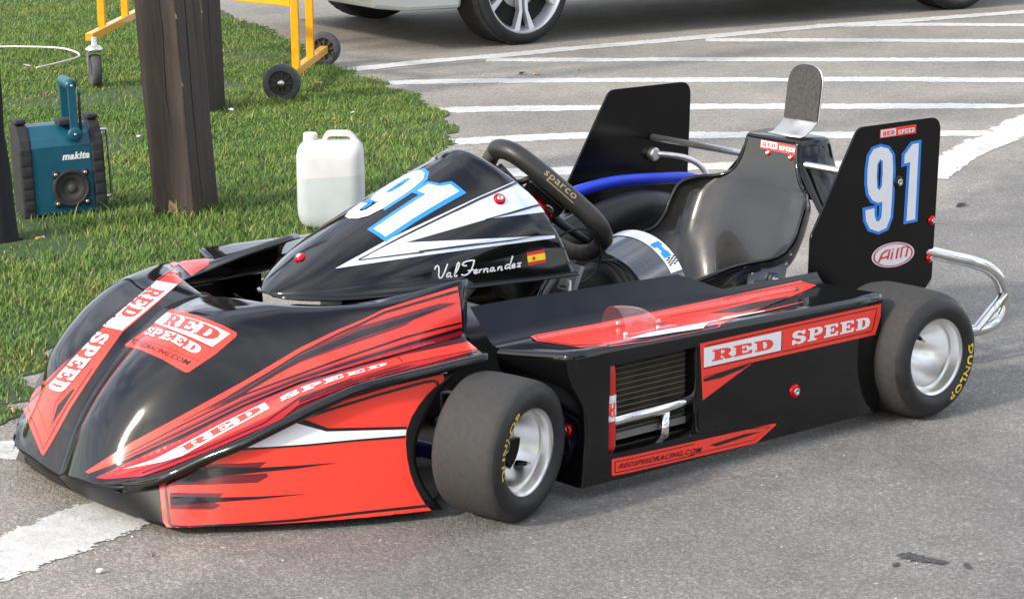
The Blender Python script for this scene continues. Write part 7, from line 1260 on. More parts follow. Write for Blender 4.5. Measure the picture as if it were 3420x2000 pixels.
def fill(loops):
    """triangles of an outline with holes: (verts2d, faces)"""
    vs = [Vector((p[0], p[1], 0)) for l in loops for p in l]
    tr = tessellate_polygon([[Vector((p[0], p[1], 0)) for p in l] for l in loops])
    return [(v.x, v.y) for v in vs], [tuple(t) for t in tr]
def slab_text(s):
    V = []; F = []
    n = len(s); step = 1.0 / n
    for i, ch in enumerate(s):
        v, f = fill(SLAB[ch])
        o = len(V)
        V += [((i + .04 + x * .90) * step, y) for x, y in v]
        F += [tuple(k + o for k in t) for t in f]
    return V, F
_fonts = {}
def font_text(s, bold, shear=0.0):
    key = (s, bold, shear)
    if key in _fonts: return _fonts[key]
    cu = bpy.data.curves.new("lettering", 'FONT')
    cu.body = s; cu.offset = bold; cu.shear = shear; cu.resolution_u = 3; cu.fill_mode = 'FRONT'
    if bold > 0: cu.space_character = 1.10
    o = bpy.data.objects.new("lettering", cu)
    COL.objects.link(o)
    dg = bpy.context.evaluated_depsgraph_get()
    me = o.evaluated_get(dg).to_mesh()
    V = [(v.co.x, v.co.y) for v in me.vertices]
    F = [tuple(p.vertices) for p in me.polygons]
    o.evaluated_get(dg).to_mesh_clear()
    bpy.data.objects.remove(o); bpy.data.curves.remove(cu)
    x0 = min(v[0] for v in V); x1 = max(v[0] for v in V); y0 = min(v[1] for v in V); y1 = max(v[1] for v in V)
    V = [((x - x0) / (x1 - x0), (y - y0) / (y1 - y0)) for x, y in V]
    _fonts[key] = (V, F)
    return V, F
def on_rail(rail, s):
    P = [Vector(p) for p in rail]
    L = [0.0]
    for i in range(1, len(P)): L.append(L[-1] + (P[i] - P[i - 1]).length)
    d = min(max(s, 0), 1) * L[-1]
    for i in range(1, len(P)):
        if d <= L[i] + 1e-9:
            return P[i - 1].lerp(P[i], (d - L[i - 1]) / max(L[i] - L[i - 1], 1e-9))
    return P[-1]
_bvh = {}
def body_bvh(o):
    if o.name not in _bvh:
        _bvh[o.name] = BVHTree.FromPolygons([tuple(v.co) for v in o.data.vertices], [tuple(p.vertices) for p in o.data.polygons])
    return _bvh[o.name]
def lay(name, target, o, u, v, pieces, grid, lift=.0008, step=.0006, reach=.16):
    """cut flat pieces into small cells and press them on to the body along the sheet's normal"""
    O, U, Vv = Vector(o), Vector(u), Vector(v)
    N = U.cross(Vv).normalized()
    bvh = body_bvh(target)
    bm = bmesh.new()
    mats = []
    for k, (m, lvl, V2, F2) in enumerate(pieces):
        if SM[m] not in mats: mats.append(SM[m])
        mi = mats.index(SM[m])
        b2 = bmesh.new()
        bv = [b2.verts.new((x, y, 0)) for x, y in V2]
        for f in F2:
            try:
                q = b2.faces.new([bv[i] for i in f])
            except ValueError:
                pass
        if grid:
            for ax in (0, 1):
                c = [w.co[ax] for w in b2.verts]
                lo, hi = min(c), max(c)
                g = math.floor(lo / grid) * grid + grid
                while g < hi:
                    pn = Vector((1, 0, 0)) if ax == 0 else Vector((0, 1, 0))
                    bmesh.ops.bisect_plane(b2, geom=b2.verts[:] + b2.edges[:] + b2.faces[:], plane_co=pn * g, plane_no=pn, dist=1e-6)
                    g += grid
        mp = {}
        h = lift + lvl * step + k * 2e-6
        for w in b2.verts:
            p = O + U * w.co.x + Vv * w.co.y
            # of the surfaces under the sheet take the one that faces it best
            loc, nn, best = None, None, -9.0
            q0, left = p + N * reach, reach * 2.2
            for _ in range(4):
                l2, n2, i2, d2 = bvh.ray_cast(q0, -N, left)
                if l2 is None: break
                sc_n = abs(n2.dot(N)) - 1.5 * abs((l2 - p).dot(N))
                if loc is None or sc_n > best + .35: loc, nn, best = l2, n2, sc_n
                q0 = l2 - N * .0005; left -= d2 + .0005
            if loc is None:
                loc, nn, i, d = bvh.find_nearest(p)
            if nn.dot(N) < 0: nn = -nn
            mp[w] = bm.verts.new(loc + nn * h)
        for f in b2.faces:
            try:
                q = bm.faces.new([mp[w] for w in f.verts])
                q.material_index = mi
                q.smooth = True
            except ValueError:
                pass
        b2.free()
    bm.normal_update()
    for f in bm.faces:
        if f.normal.dot(N) < 0: f.normal_flip()
    me = bpy.data.meshes.new(name)
    bm.to_mesh(me); bm.free()
    for m in mats: me.materials.append(m)
    ob = bpy.data.objects.new(name, me)
    COL.objects.link(ob)
    ob.parent = target
    return ob
leather = [o for o in kart.children_recursive if o.name.startswith("rim_leather")][0]
TARGETS = {"nose": (nose, .008), "panel": (side_panel, .018), "cowl": (cowl, .006), "pod": (near_pod, .02), "fin": (near_fin, 0), "finb": (near_fin, 0), "seat": (seat, .008), "leather": (leather, .004),
           "ftyre": (FW[1], .004), "rtyre": (RW[1], .004)}
for S_ in STICKERS:
    tgt, grid = TARGETS[S_["target"]]
    pcs = []
    for L_ in S_["layers"]:
        m, lvl, loops = L_[0], L_[1], L_[2]
        if len(L_) > 3:
            pts = loops[0]; h = len(pts) // 2
            V2 = pts
            F2 = [(i, i + 1, 2 * h - 2 - i, 2 * h - 1 - i) for i in range(h - 1)]
        else:
            V2, F2 = fill(loops)
        pcs.append((m, lvl, V2, F2))
    for kind, s, m, lvl, b, t in S_["text"]:
        if kind == "slab": v, f = slab_text(s)
        elif kind == "thin": v, f = font_text(s, 0.004)
        else: v, f = font_text(s, 0.014 if len(s) > 8 else 0.028, 0.28 if len(s) > 8 else 0.0)
        V2 = []
        for x, y in v:
            p = on_rail(b, x).lerp(on_rail(t, x), y)
            V2.append((p.x, p.y))
        pcs.append((m, lvl, V2, f))
    lay(S_["name"], tgt, S_["o"], S_["u"], S_["v"], pcs, grid, lift=.0056 if tgt is seat else .0008)

# yellow maker's name moulded on the outer sidewalls
def sidewall_text(w, txt, a0, a1, r0, r1, z):
    tyre, M = w[1], w[2]
    v, f = font_text(txt, .028)
    bv = body_bvh(tyre)
    ax = (M.to_3x3() @ Vector((0, 0, 1))).normalized()
    pts = []
    mb = MB()
    g = bmesh.new()
    bvv = [g.verts.new((x, y, 0)) for x, y in v]
    for q_ in f:
        try: g.faces.new([bvv[i] for i in q_])
        except ValueError: pass
    for k in range(1, 24):
        bmesh.ops.bisect_plane(g, geom=g.verts[:] + g.edges[:] + g.faces[:], plane_co=(k / 24, 0, 0), plane_no=(1, 0, 0), dist=1e-6)
    for w_ in g.verts:
        a = R(a0 + (a1 - a0) * w_.co.x); r = r0 + (r1 - r0) * w_.co.y
        p = M @ Vector((r * math.cos(a), r * math.sin(a), z))
        hit = bv.ray_cast(p + ax * .05, -ax, .12)
        w_.co = (hit[0] if hit[0] else p) + ax * .0007
    me = bpy.data.meshes.new("tyre_lettering"); g.to_mesh(me); g.free()
    return obj("tyre_lettering", me, M_YELLOW, tyre)
sidewall_text(FW, "DUNLOP", 196, 120, .0925, .1075, .02)
sidewall_text(RW, "DUNLOP", 8, -69, .0945, .1085, .02)

# race number across the ridge of the cowl: sheet along the ridge line
NINE = [[(.47, 1.0), (.72, .97), (.90, .88), (.98, .72), (1.0, .55), (.98, .28), (.90, .12), (.72, .03), (.48, 0), (.22, .03), (.06, .13), (.02, .30), (.36, .30), (.37, .20), (.44, .155), (.54, .155), (.62, .20), (.64, .38), (.50, .355), (.28, .37), (.10, .46), (.02, .60), (.02, .76), (.08, .90), (.24, .975)],
        [(.50, .845), (.40, .81), (.37, .70), (.40, .56), (.50, .52), (.60, .56), (.64, .68), (.61, .81)]]
ONE = [[(.38, 0), (.80, 0), (.80, 1.0), (.52, 1.0), (.40, .90), (.12, .85), (.12, .70), (.38, .72)]]
def grow(poly, d, hole=False):
    n = len(poly)
    A = sum(poly[i][0] * poly[(i + 1) % n][1] - poly[(i + 1) % n][0] * poly[i][1] for i in range(n))
    s = 1 if A > 0 else -1
    if hole: s = -s
    out = []
    for i in range(n):
        p, a, b = Vector(poly[i]), Vector(poly[i - 1]), Vector(poly[(i + 1) % n])
        e1, e2 = (p - a).normalized(), (b - p).normalized()
        n1, n2 = Vector((e1.y, -e1.x)) * s, Vector((e2.y, -e2.x)) * s
        m = (n1 + n2)
        m = m.normalized() if m.length > 1e-6 else n1
        out.append(tuple(p + m * d / max(.55, m.dot(n1))))
    return out
ro, rv = Vector((-.945, 0, .50)), Vector((.92, 0, .40)).normalized()
ru = Vector((0, -1, 0))
def digit(loops, x0, w, y0, h): return [[(x0 + x * w, y0 + y * h) for x, y in l] for l in loops]
pcs = []
nw = .088; nh = .205; y0 = -.085
d9 = digit(NINE, -.052, nw, y0, nh); d1 = digit(ONE, .040, nw * .92, y0, nh)
for lv, g, m in ((0, .0095, "BLUE"), (1, 0, "WHITE")):
    for dd in (d9, d1):
        lp = [grow(dd[0], g)] + [grow(h, g, True) for h in dd[1:]] if g else dd
        pcs.append((m, lv, *fill(lp)))
lay("number_graphic", cowl, ro, ru, rv, pcs, .007)

for t, p, n, r in ROSETTES:
    rosette(p, n, r, .0075, TARGETS[t][0], M_SATIN if t == "finb" else M_ANOD)
# ---------------------------------------------------------------- clear curved guard and ribbed drum in the cockpit
def guard_pt(x, a, dr=0.0):
    t = (x + .42) / .12
    cy, cz, ry, rz = -.098, .232, .158 + dr, .100 + .030 * t + dr
    return (x, cy - ry * math.cos(a), cz + rz * math.sin(a))
gd = MB().grid([[guard_pt(-.42 + .12 * i / 6, R(4 + 150 * j / 28)) for j in range(29)] for i in range(7)])
guard = obj("curved_guard", gd, clear_material("tinted_clear_guard", (0.70, 0.74, 0.80), 2.4, .06), kart)
gs = MB().grid([[guard_pt(-.335 + .034 * i / 3, R(30 + 105 * j / 26), .0015) for j in range(27)] for i in range(4)])
gs_o = obj("guard_sticker", gs, M_WHITE, guard)
lg = MB()
for (a0, a1, x0, x1) in ((60, 66, -.331, -.306), (52, 60, -.324, -.312), (46, 53, -.330, -.309)):
    lg.grid([[guard_pt(x0 + (x1 - x0) * i / 2, R(a0 + (a1 - a0) * j / 4), .0024) for j in range(5)] for i in range(3)])
obj("guard_logo", lg, M_BLUE, gs_o)
ck = MB()
for i in range(4):
    for j in range(6):
        if (i + j) % 2: continue
        x0 = -.330 + .007 * i; a0 = 37 + 1.4 * j
        ck.grid([[guard_pt(x0 + .007 * p, R(a0 + 1.4 * q_), .0024) for q_ in range(2)] for p in range(2)])
obj("guard_chequer", ck, M_VBLACK, gs_o)
drum = []
for k in range(40):
    t = k / 39
    drum.append((.098 + .012 * abs(math.sin(t * math.pi * 7)) , -.13 * t))
obj("ribbed_drum", MB().lathe([(0.02, .002), (.095, .002)] + drum, 48, Matrix.Translation((-.455, -.125, .205)) @ Matrix.Rotation(R(-90), 4, 'Y')), M_SATIN, kart, sharp=60)

# white band on the red bottle
obj("bottle_label", MB().lathe([(.0184, .062), (.0188, .064), (.0188, .112), (.0184, .114)], 28, Matrix.Translation((-.879, -.634, .085))), M_WHITE, bottle_red)
rl, rf = fill(SLAB["R"])
vv = []
for x, y in rl:
    a = R(-125 + 58 * x)
    vv.append((-.879 + .0192 * math.cos(a), -.634 + .0192 * math.sin(a), .085 + .070 + .034 * y))
obj("bottle_letter", MB().add(vv, rf, True), M_RED, bottle_red)

# ---------------------------------------------------------------- timber posts
def wood_material():
    m, nt, b = node_mat("dark_stained_timber")
    tc = nt.nodes.new("ShaderNodeTexCoord")
    mp = nt.nodes.new("ShaderNodeMapping"); mp.inputs["Scale"].default_value = (1, 1, 0.06)
    nt.links.new(tc.outputs["Object"], mp.inputs["Vector"])
    n1 = tex(nt, "Noise", mp.outputs[0], 55.0, Detail=6.0, Roughness=0.65)
    n2 = tex(nt, "Noise", tc.outputs["Object"], 5.0, Detail=5.0)
    n3 = tex(nt, "Noise", mp.outputs[0], 260.0, Detail=3.0)
    col = ramp(nt, n1.outputs["Fac"], [(0.28, (0.017, 0.012, 0.009)), (0.5, (0.033, 0.023, 0.018)), (0.72, (0.048, 0.034, 0.026))])
    col = mixc(nt, 1.0, col, ramp(nt, n2.outputs["Fac"], [(0.3, (0.75, 0.75, 0.75)), (0.7, (1.22, 1.2, 1.17))]), 'MULTIPLY')
    col = mixc(nt, 1.0, col, ramp(nt, n3.outputs["Fac"], [(0.35, (0.82, 0.82, 0.82)), (0.65, (1.1, 1.1, 1.1))]), 'MULTIPLY')
    nt.links.new(col, b.inputs["Base Color"])
    b.inputs["Roughness"].default_value = 0.72
    bp = nt.nodes.new("ShaderNodeBump"); bp.inputs["Strength"].default_value = 0.45; bp.inputs["Distance"].default_value = 0.003
    nt.links.new(mixc(nt, 0.4, n1.outputs["Fac"], n3.outputs["Fac"]), bp.inputs["Height"])
    nt.links.new(bp.outputs[0], b.inputs["Normal"])
    return m
M_WOOD = wood_material()
M_CRACK = mat("timber_crack", (0.006, 0.005, 0.004), .95)
M_RAW = mat("bare_split_timber", (0.30, 0.19, 0.11), .8, grain=.3, gscale=80)
FACE = math.atan2(-.893, .45)          # direction of the broad face
LEAN_AX = Vector((.633, .774, 0))      # posts lean over to the left of the view
def post(center, label, lean, seed, h=2.3):
    t = thing("timber_post", label, "post", (*center, 0), 0, "timber posts on the grass verge")
    t.rotation_euler = (Matrix.Rotation(-lean, 3, LEAN_AX) @ Matrix.Rotation(FACE, 3, 'Z')).to_euler()
    rg = random.Random(seed)
    w = .0755
    mb = MB()
    rows = []
    n = 24
    for i in range(n + 1):
        z = -.06 + (h + .06) * i / n
        ring = []
        for cx, cy, a0 in ((w, w, 0), (-w, w, 90), (-w, -w, 180), (w, -w, 270)):
            for k in range(3):
                a = R(a0 + 45 * k)
                r = .006 + rg.uniform(-.0012, .0012)
                ring.append((cx - math.copysign(r, cx) + r * math.cos(a) + rg.uniform(-.0006, .0006), cy - math.copysign(r, cy) + r * math.sin(a) + rg.uniform(-.0006, .0006), z))
        rows.append(ring + [ring[0]])
    mb.grid(rows, smooth=False)
    mb.add(rows[-1][:-1], [tuple(range(12))], False)
    body = obj("post_timber", mb, M_WOOD, t)
    # drying cracks down the faces
    for (fx, off, z0, z1, wd) in ((1, -.022, .02, 1.3, .0022), (1, .030, .5, 2.0, .0014), (0, .018, .28, .75, .0014), (0, -.03, .9, 1.6, .0012)):
        cb = MB()
        path = []
        for k in range(15):
            f = k / 14
            path.append((off + .004 * math.sin(f * 7 + seed) + .0015 * rg.uniform(-1, 1), z0 + (z1 - z0) * f, wd * math.sin(math.pi * min(1, .08 + f * .9))))
        if fx: L_ = [[(p - q_, w + .0006, z) if 0 else (w * 0 + (p - q_), w + .0008, z), (p + q_, w + .0008, z)] for p, z, q_ in path]
        else: L_ = [[(-(0) + p - q_, -w - .0008, z), (p + q_, -w - .0008, z)] for p, z, q_ in path]
        if fx: L_ = [[(w + .0008, a[0], a[2]), (w + .0008, b[0], b[2])] for a, b in L_]
        obj("crack", cb.grid(L_, smooth=False), M_CRACK, body)
    # chipped arris and split foot
    for (z, ln) in ((.63, .018), (.42, .012), (.93, .02)):
        obj("chip", MB().add([(w + .0006, -w + .004, z), (w - .004, -w - .0006, z + .004), (w - .003, -w - .0004, z + ln), (w + .0006, -w + .003, z + ln * .8)], [(0, 1, 2, 3)], False), M_RAW, body)
    obj("split_foot", MB().add([(-.02, -w - .001, .02), (.02, -w - .001, .015), (.012, -w - .0012, .045), (-.012, -w - .001, .06)], [(0, 1, 2, 3)], False), M_RAW, body)
    return t
post((.033, 2.405), "thick dark brown timber post beside the teal radio", .052, 3)
post((1.265, 4.300), "dark brown timber post standing behind the nearer post", .015, 9)

# ---------------------------------------------------------------- gazebo leg with a black fabric wrap
leg = thing("gazebo_leg", "black fabric wrapped gazebo leg at the left edge beside the radio", "tent leg", (-.622, 2.418, 0))
M_CLOTH = mat("black_woven_fabric", (0.012, 0.013, 0.016), .85, grain=.3, gscale=30, bump=.4, bscale=30)
rows = []
rg = random.Random(5)
for i in range(30):
    z = 2.2 * (i / 29) ** 1.3
    flare = .030 * max(0, 1 - z / .35) ** 1.5
    cx = -.02 * z
    ring = []
    for k in range(24):
        a = 2 * math.pi * k / 24
        r = .044 + flare + .004 * math.sin(3 * a + z * 9) + .003 * math.sin(5 * a - z * 17) + rg.uniform(-.001, .001)
        ring.append((cx + r * math.cos(a) * .9, r * math.sin(a) * .9, z + .004))
    rows.append(ring + [ring[0]])
obj("fabric_wrap", MB().grid(rows), M_CLOTH, leg)
obj("leg_tube", MB().tube([(0, 0, 0), (-.044, 0, 2.5)], .018, 12), M_DARK, leg)
obj("foot_plate", MB().box((0, 0, .006), (.11, .11, .008)), M_DARK, leg)

# ---------------------------------------------------------------- jobsite radio
M_TEAL = mat("teal_abs_plastic", (0.006, 0.080, 0.125), .42, grain=.10, gscale=18, rvar=.08, bump=.05, bscale=300)
M_RUBK = mat("black_rubber_bumper", (0.022, 0.022, 0.024), .72, grain=.25, gscale=35, bump=.15, bscale=150)
rad_rz = math.atan2(-.304, .953)
radio = thing("jobsite_radio", "teal and black jobsite radio with raised carrying handle beside the post", "radio", (-.283, 2.613, 0), rad_rz)
radio.rotation_euler = (Matrix.Rotation(-.030, 3, LEAN_AX) @ Matrix.Rotation(rad_rz, 3, 'Z')).to_euler()
prof = round_poly([(0, .012), (.0, .228), (.012, .252), (.055, .290), (.140, .290), (.150, .27), (.150, .012)], [.006, .004, .012, .02, .02, .02, .01], 4)
body = obj("radio_case", MB().prism(prof, -.096, .096, lambda y, z, d: (d, y, z)), M_TEAL, radio, bevel=.004)
for s in (-1, 1):
    pr2 = round_poly([(-.003, .004), (-.004, .224), (.006, .252), (.050, .296), (.150, .296), (.156, .28), (.156, .004)], [.01, .008, .015, .025, .025, .02, .012], 4)
    b_ = obj("corner_bumper", MB().prism(pr2, s * .094, s * .134, lambda y, z, d: (d, y, z)), M_RUBK, radio, bevel=.006)
    for k in range(5):
        obj("bumper_rib", MB().rbox((s * .114, -.0035, .045 + .036 * k), (.032, .004, .028), .0019), M_RUBK, b_)
    obj("top_bumper", MB().rbox((s * .114, .085, .306), (.036, .075, .016), .006), M_RUBK, b_)
SX, SZ = .022, .092
face = Matrix.Translation((SX, -.001, SZ)) @ Matrix.Rotation(R(90), 4, 'X')
ring = obj("speaker_ring", MB().lathe([(.060, -.002), (.060, .006), (.057, .009), (.050, .009), (.047, .006), (.047, .000)], 40, face), M_RUBK, radio)
for k in range(4):
    a = R(45 + 90 * k)
    px_, pz_ = SX + .066 * math.cos(a), SZ + .066 * math.sin(a)
    obj("ring_lug", MB().lathe([(0, .007), (.012, .007), (.013, -.001)], 20, Matrix.Translation((px_, -.001, pz_)) @ Matrix.Rotation(R(90), 4, 'X')), M_RUBK, ring)
    obj("screw", MB().lathe([(0, .0095), (.004, .0095), (.0058, .0085), (.006, .006)], 14, Matrix.Translation((px_, -.001, pz_)) @ Matrix.Rotation(R(90), 4, 'X')), M_BOLT, ring)
obj("speaker_cone", MB().lathe([(0, .004), (.010, .004), (.016, .001), (.030, .003), (.031, .0045), (.047, .0035)], 40, face), mat("speaker_mesh", (0.035, 0.032, 0.03), .6, grain=.4, gscale=300, bump=.3, bscale=800), radio)
obj("speaker_cap", MB().lathe([(0, .0065), (.008, .006), (.0125, .0042)], 24, face), mat("speaker_cap_grey", (0.075, 0.072, 0.07), .5), radio)
v_, f_ = font_text("makita", .045, .25)
obj("brand_lettering", MB().add([(.000 + .088 * x, -.0012, .182 + .024 * y) for x, y in v_], f_, False), M_WHITE, radio)
obj("brand_underline", MB().add([(.018, -.0012, .1835), (.086, -.0012, .1835), (.087, -.0012, .1855), (.019, -.0012, .1855)], [(0, 1, 2, 3)], False), M_WHITE, radio)
# handle: two arms and a grip running front to back
HX = .046
for y, nm in ((-.006, "handle_arm"), (.135, "handle_arm")):
    hp = round_poly([(-.013, .255), (.013, .255), (.012, .425), (-.012, .425)], .012, 5)
    arm = obj(nm, MB().prism(hp, y, y + .014, lambda a, b, d: (HX + a, d, b)), M_TEAL, radio, bevel=.002)
    obj("pivot_cover", MB().lathe([(0, .006), (.018, .006), (.0225, .003), (.023, -.004)], 28, Matrix.Translation((HX, y, .262)) @ Matrix.Rotation(R(90), 4, 'X')), M_TEAL, arm)
    for z in (.262, .416):
        obj("screw", MB().lathe([(0, .0085), (.0035, .0085), (.005, .0065), (.005, .004)], 12, Matrix.Translation((HX, y, z)) @ Matrix.Rotation(R(90), 4, 'X')), M_BOLT, arm)
obj("handle_grip", MB().tube([(HX, -.004, .417), (HX, .02, .418), (HX, .12, .418), (HX, .147, .417)], [.017, .0185, .0185, .017], 18), M_TEAL, radio)
obj("handle_base", MB().rbox((HX - .022, .06, .297), (.045, .075, .02), .006), M_RUBK, radio)
obj("antenna", MB().tube([(.068, .012, .255), (.070, .014, .36), (.072, .015, .385)], [.0055, .0045, .004], 12), mat("brown_rubber_antenna", (0.05, 0.042, 0.038), .6), radio)
obj("antenna_tip", MB().tube([(.072, .015, .384), (.073, .0155, .400)], [.006, .0055], 12), mat("teal_tip", (0.01, 0.20, 0.24), .4), radio)
gp = spline([(.134, .05, .262), (.150, .05, .262), (.157, .05, .252), (.159, .05, .16), (.159, .05, .062), (.156, .05, .050), (.148, .05, .046), (.134, .05, .046)], 5)
obj("side_guard", MB().tube(gp, .0045, 12), M_CHROME, radio)

# ---------------------------------------------------------------- plastic can on the grass
def can_material():
    m, nt, b = node_mat("translucent_hdpe")
    tc = nt.nodes.new("ShaderNodeTexCoord"); P = tc.outputs["Object"]
    sp = nt.nodes.new("ShaderNodeSeparateXYZ"); nt.links.new(P, sp.inputs[0])
    lv = math_node(nt, 'MULTIPLY_ADD', sp.outputs[0], -0.06, sp.outputs[2])
    mr = nt.nodes.new("ShaderNodeMapRange"); mr.inputs["From Min"].default_value = .1495; mr.inputs["From Max"].default_value = .1515
    nt.links.new(lv, mr.inputs["Value"])
    n = tex(nt, "Noise", P, 16.0, Detail=5.0)
    n2 = tex(nt, "Noise", P, 42.0, Detail=2.0)
    col = mixc(nt, mr.outputs[0], (0.44, 0.49, 0.49), (0.565, 0.57, 0.57))      # water behind the wall below the level
    col = mixc(nt, 1.0, col, ramp(nt, n.outputs["Fac"], [(0.3, (0.93, 0.92, 0.90)), (0.6, (1.02, 1.02, 1.02))]), 'MULTIPLY')
    col = mixc(nt, ramp(nt, n2.outputs["Fac"], [(0.72, (0, 0, 0)), (0.80, (0.35, 0.35, 0.35))]), col, (0.45, 0.34, 0.26))
    nt.links.new(col, b.inputs["Base Color"])
    b.inputs["Roughness"].default_value = 0.38
    b.inputs["Subsurface Weight"].default_value = 0.35
    b.inputs["Subsurface Radius"].default_value = (0.03, 0.03, 0.03)
    return m
M_CAN = can_material()
can = thing("plastic_can", "translucent white plastic can half full of clear liquid on the grass", "can", (.262, 1.925, .004), math.atan2(-.66, .75))
secs = [(.000, .0, .150, .095), (.006, .0, .164, .108), (.020, -.001, .178, .120), (.045, -.001, .190, .128), (.090, .0, .193, .131), (.150, .0, .193, .131), (.190, .0, .192, .130), (.208, .0, .191, .128), (.222, .001, .188, .118), (.234, .002, .180, .098), (.243, .003, .166, .070), (.250, .004, .14, .04)]
rows = []
for z, cx, w, d in spline(secs, 3):
    r = min(w, d) * .30
    ring = []
    for sx_, sy_, a0 in ((1, 1, 0), (-1, 1, 90), (-1, -1, 180), (1, -1, 270)):
        for k in range(7):
            a = R(a0 + 90 * k / 6)
            ring.append((cx + sx_ * (w / 2 - r) + r * math.cos(a), sy_ * (d / 2 - r) + r * math.sin(a), z))
    rows.append(ring + [ring[0]])
cb = MB().grid(rows).add(rows[0][:-1], [tuple(range(28))], False).add(rows[-1][:-1], [tuple(range(28))], False)
obj("can_body", cb, M_CAN, can)
ho = round_poly([(-.040, .205), (-.024, .245), (-.012, .277), (.062, .277), (.0935, .235), (.0955, .195)], [.01, .02, .022, .034, .02, .01], 6)
hi_ = round_poly([(-.006, .2375), (-.006, .262), (.061, .262), (.063, .2375)], .0122, 6)
def handle_mesh():
    v2, f2 = fill([ho, hi_])
    mb = MB()
    n = len(v2)
    T_ = .014
    mb.add([(x, -T_, z) for x, z in v2] + [(x, T_, z) for x, z in v2], [f for f in f2] + [tuple(reversed([i + n for i in f])) for f in f2], False)
    o = 0
    for l in (ho, hi_):
        m_ = len(l)
        vs = [(x, -T_, z) for x, z in l] + [(x, T_, z) for x, z in l]
        mb.add(vs, [(i, (i + 1) % m_, m_ + (i + 1) % m_, m_ + i) for i in range(m_)], True)
    return mb
obj("can_handle", handle_mesh(), M_CAN, can, bevel=.003)
can.scale = (1.06, 1.0, 1.07)
capm = Matrix.Translation((-.057, 0, .240))
capb = MB().lathe([(.0155, -.006), (.0155, .006), (.0195, .007), (.0195, .028), (.0175, .031), (0, .031)], 36, capm)
cap_o = obj("screw_cap", capb, mat("cream_cap_plastic", (0.74, 0.72, 0.64), .45, grain=.06, gscale=40), can, sharp=40)
for k in range(22):
    a = 2 * math.pi * k / 22
    obj("cap_rib", MB().box((-.057 + .0198 * math.cos(a), .0198 * math.sin(a), .2575), (.0016, .0026, .019), Matrix.Rotation(a, 3, 'Z')), MATS["cream_cap_plastic"], cap_o)

# ---------------------------------------------------------------- yellow trolley
M_YEL = mat("yellow_enamel", (0.72, 0.34, 0.006), .35, coat=.2, grain=.12, gscale=25, rvar=.08)
M_GRUB = mat("grey_rubber_wheel", (0.065, 0.066, 0.070), .75, grain=.3, gscale=40)
M_GPL = mat("dark_grey_wheel_centre", (0.055, 0.050, 0.046), .65, grain=.25, gscale=30)
trol = thing("yellow_trolley", "yellow square tube trolley on two wheels and swivel castors beyond the posts", "trolley", (1.678, 4.319, 0))
def TL(p): return Vector(p) - Vector((1.678, 4.319, 0))
def sqtube(a, b, w=.034, name="frame_tube"):
    a, b = TL(a), TL(b)
    d = (b - a); L_ = d.length; d.normalize()
    up = Vector((0, 0, 1)) if abs(d.z) < .9 else Vector((.68, .73, 0))
    x = up.cross(d).normalized(); y = d.cross(x)
    rot = Matrix((x, y, d)).transposed()
    return obj(name, MB().box((a + b) / 2, (w, w, L_), rot), M_YEL, trol, bevel=.003)
axd = Vector((.68, .733, 0))
U1, U2 = (1.93, 4.575), (2.215, 4.878)
L1, L2 = (1.62, 5.73), (1.93, 6.05)
sqtube((1.80, 4.45, .085), (2.50, 5.18, .085), .036)
sqtube((*U1, .10), (*U1, .95)); sqtube((*U2, .10), (*U2, .95))
sqtube((1.40, 5.46, .205), (2.12, 6.26, .205), .036)
sqtube((*L1, .22), (*L1, .95)); sqtube((*L2, .22), (*L2, .95))
sqtube((1.935, 4.60, .388), (1.63, 5.70, .42)); sqtube((2.22, 4.90, .388), (1.94, 6.03, .42))
sqtube((U1[0], U1[1], .93), (U2[0], U2[1], .93)); sqtube((L1[0], L1[1], .93), (L2[0], L2[1], .93))
sqtube((U1[0], U1[1], .965), (L1[0], L1[1], .965)); sqtube((U2[0], U2[1], .965), (L2[0], L2[1], .965))
def trolley_wheel(c, r=.081):
    c = TL(c)
    q = (-axd).to_track_quat('Z', 'Y').to_matrix().to_4x4(); q.translation = c
    w = obj("trolley_wheel", MB().lathe([(r * .66, -.022), (r * .90, -.024), (r, -.016), (r, .016), (r * .90, .024), (r * .66, .022)], 40, q), M_GRUB, trol)
    obj("wheel_centre", MB().lathe([(0, .006), (r * .62, .008), (r * .66, .018), (r * .68, .020), (r * .68, -.02), (r * .62, -.008), (0, -.006)], 32, q), M_GPL, w, sharp=40)
    for k in range(9):
        a = 2 * math.pi * k / 9
        rb = q.to_3x3() @ Matrix.Rotation(a, 3, 'Z')
        obj("wheel_web", MB().box(c + rb @ Vector((r * .40, 0, .012)), (r * .52, .004, .014), rb), M_GPL, w)
    obj("axle_cap", MB().lathe([(0, .032), (.010, .031), (.0165, .025), (.0175, .010)], 20, q), M_BOLT, w)
    return w
trolley_wheel((1.690, 4.332, .081)); trolley_wheel((2.535, 5.235, .081))
def castor(c):
    c = TL(c)
    ax = Vector((.93, -.36, 0)).normalized()
    d = Vector((-ax.y, ax.x, 0))
    q = ax.to_track_quat('Z', 'Y').to_matrix().to_4x4(); q.translation = c
    w = obj("castor_wheel", MB().lathe([(0, -.012), (.050, -.014), (.066, -.022), (.074, -.016), (.075, .0), (.074, .016), (.066, .022), (.050, .014), (0, .012)], 36, q), M_GRUB, trol)
    fk = MB()
    for s in (-1, 1):
        o_ = c + ax * (s * .028)
        p = [o_ + d * -.014 + Vector((0, 0, -.015)), o_ + d * .014 + Vector((0, 0, -.015)), o_ + d * .030 + Vector((0, 0, .088)), o_ + d * -.030 + Vector((0, 0, .088))]
        fk.add(p, [(0, 1, 2, 3)], False)
    obj("castor_fork", fk, M_STEEL, w, solid=.004)
    obj("castor_plate", MB().lathe([(0, .086), (.034, .086), (.040, .092), (.040, .100), (.026, .112), (.012, .116), (.012, .15), (0, .15)], 24, Matrix.Translation(c)), M_STEEL, w)
castor((1.325, 5.285, .075)); castor((2.10, 6.15, .075))

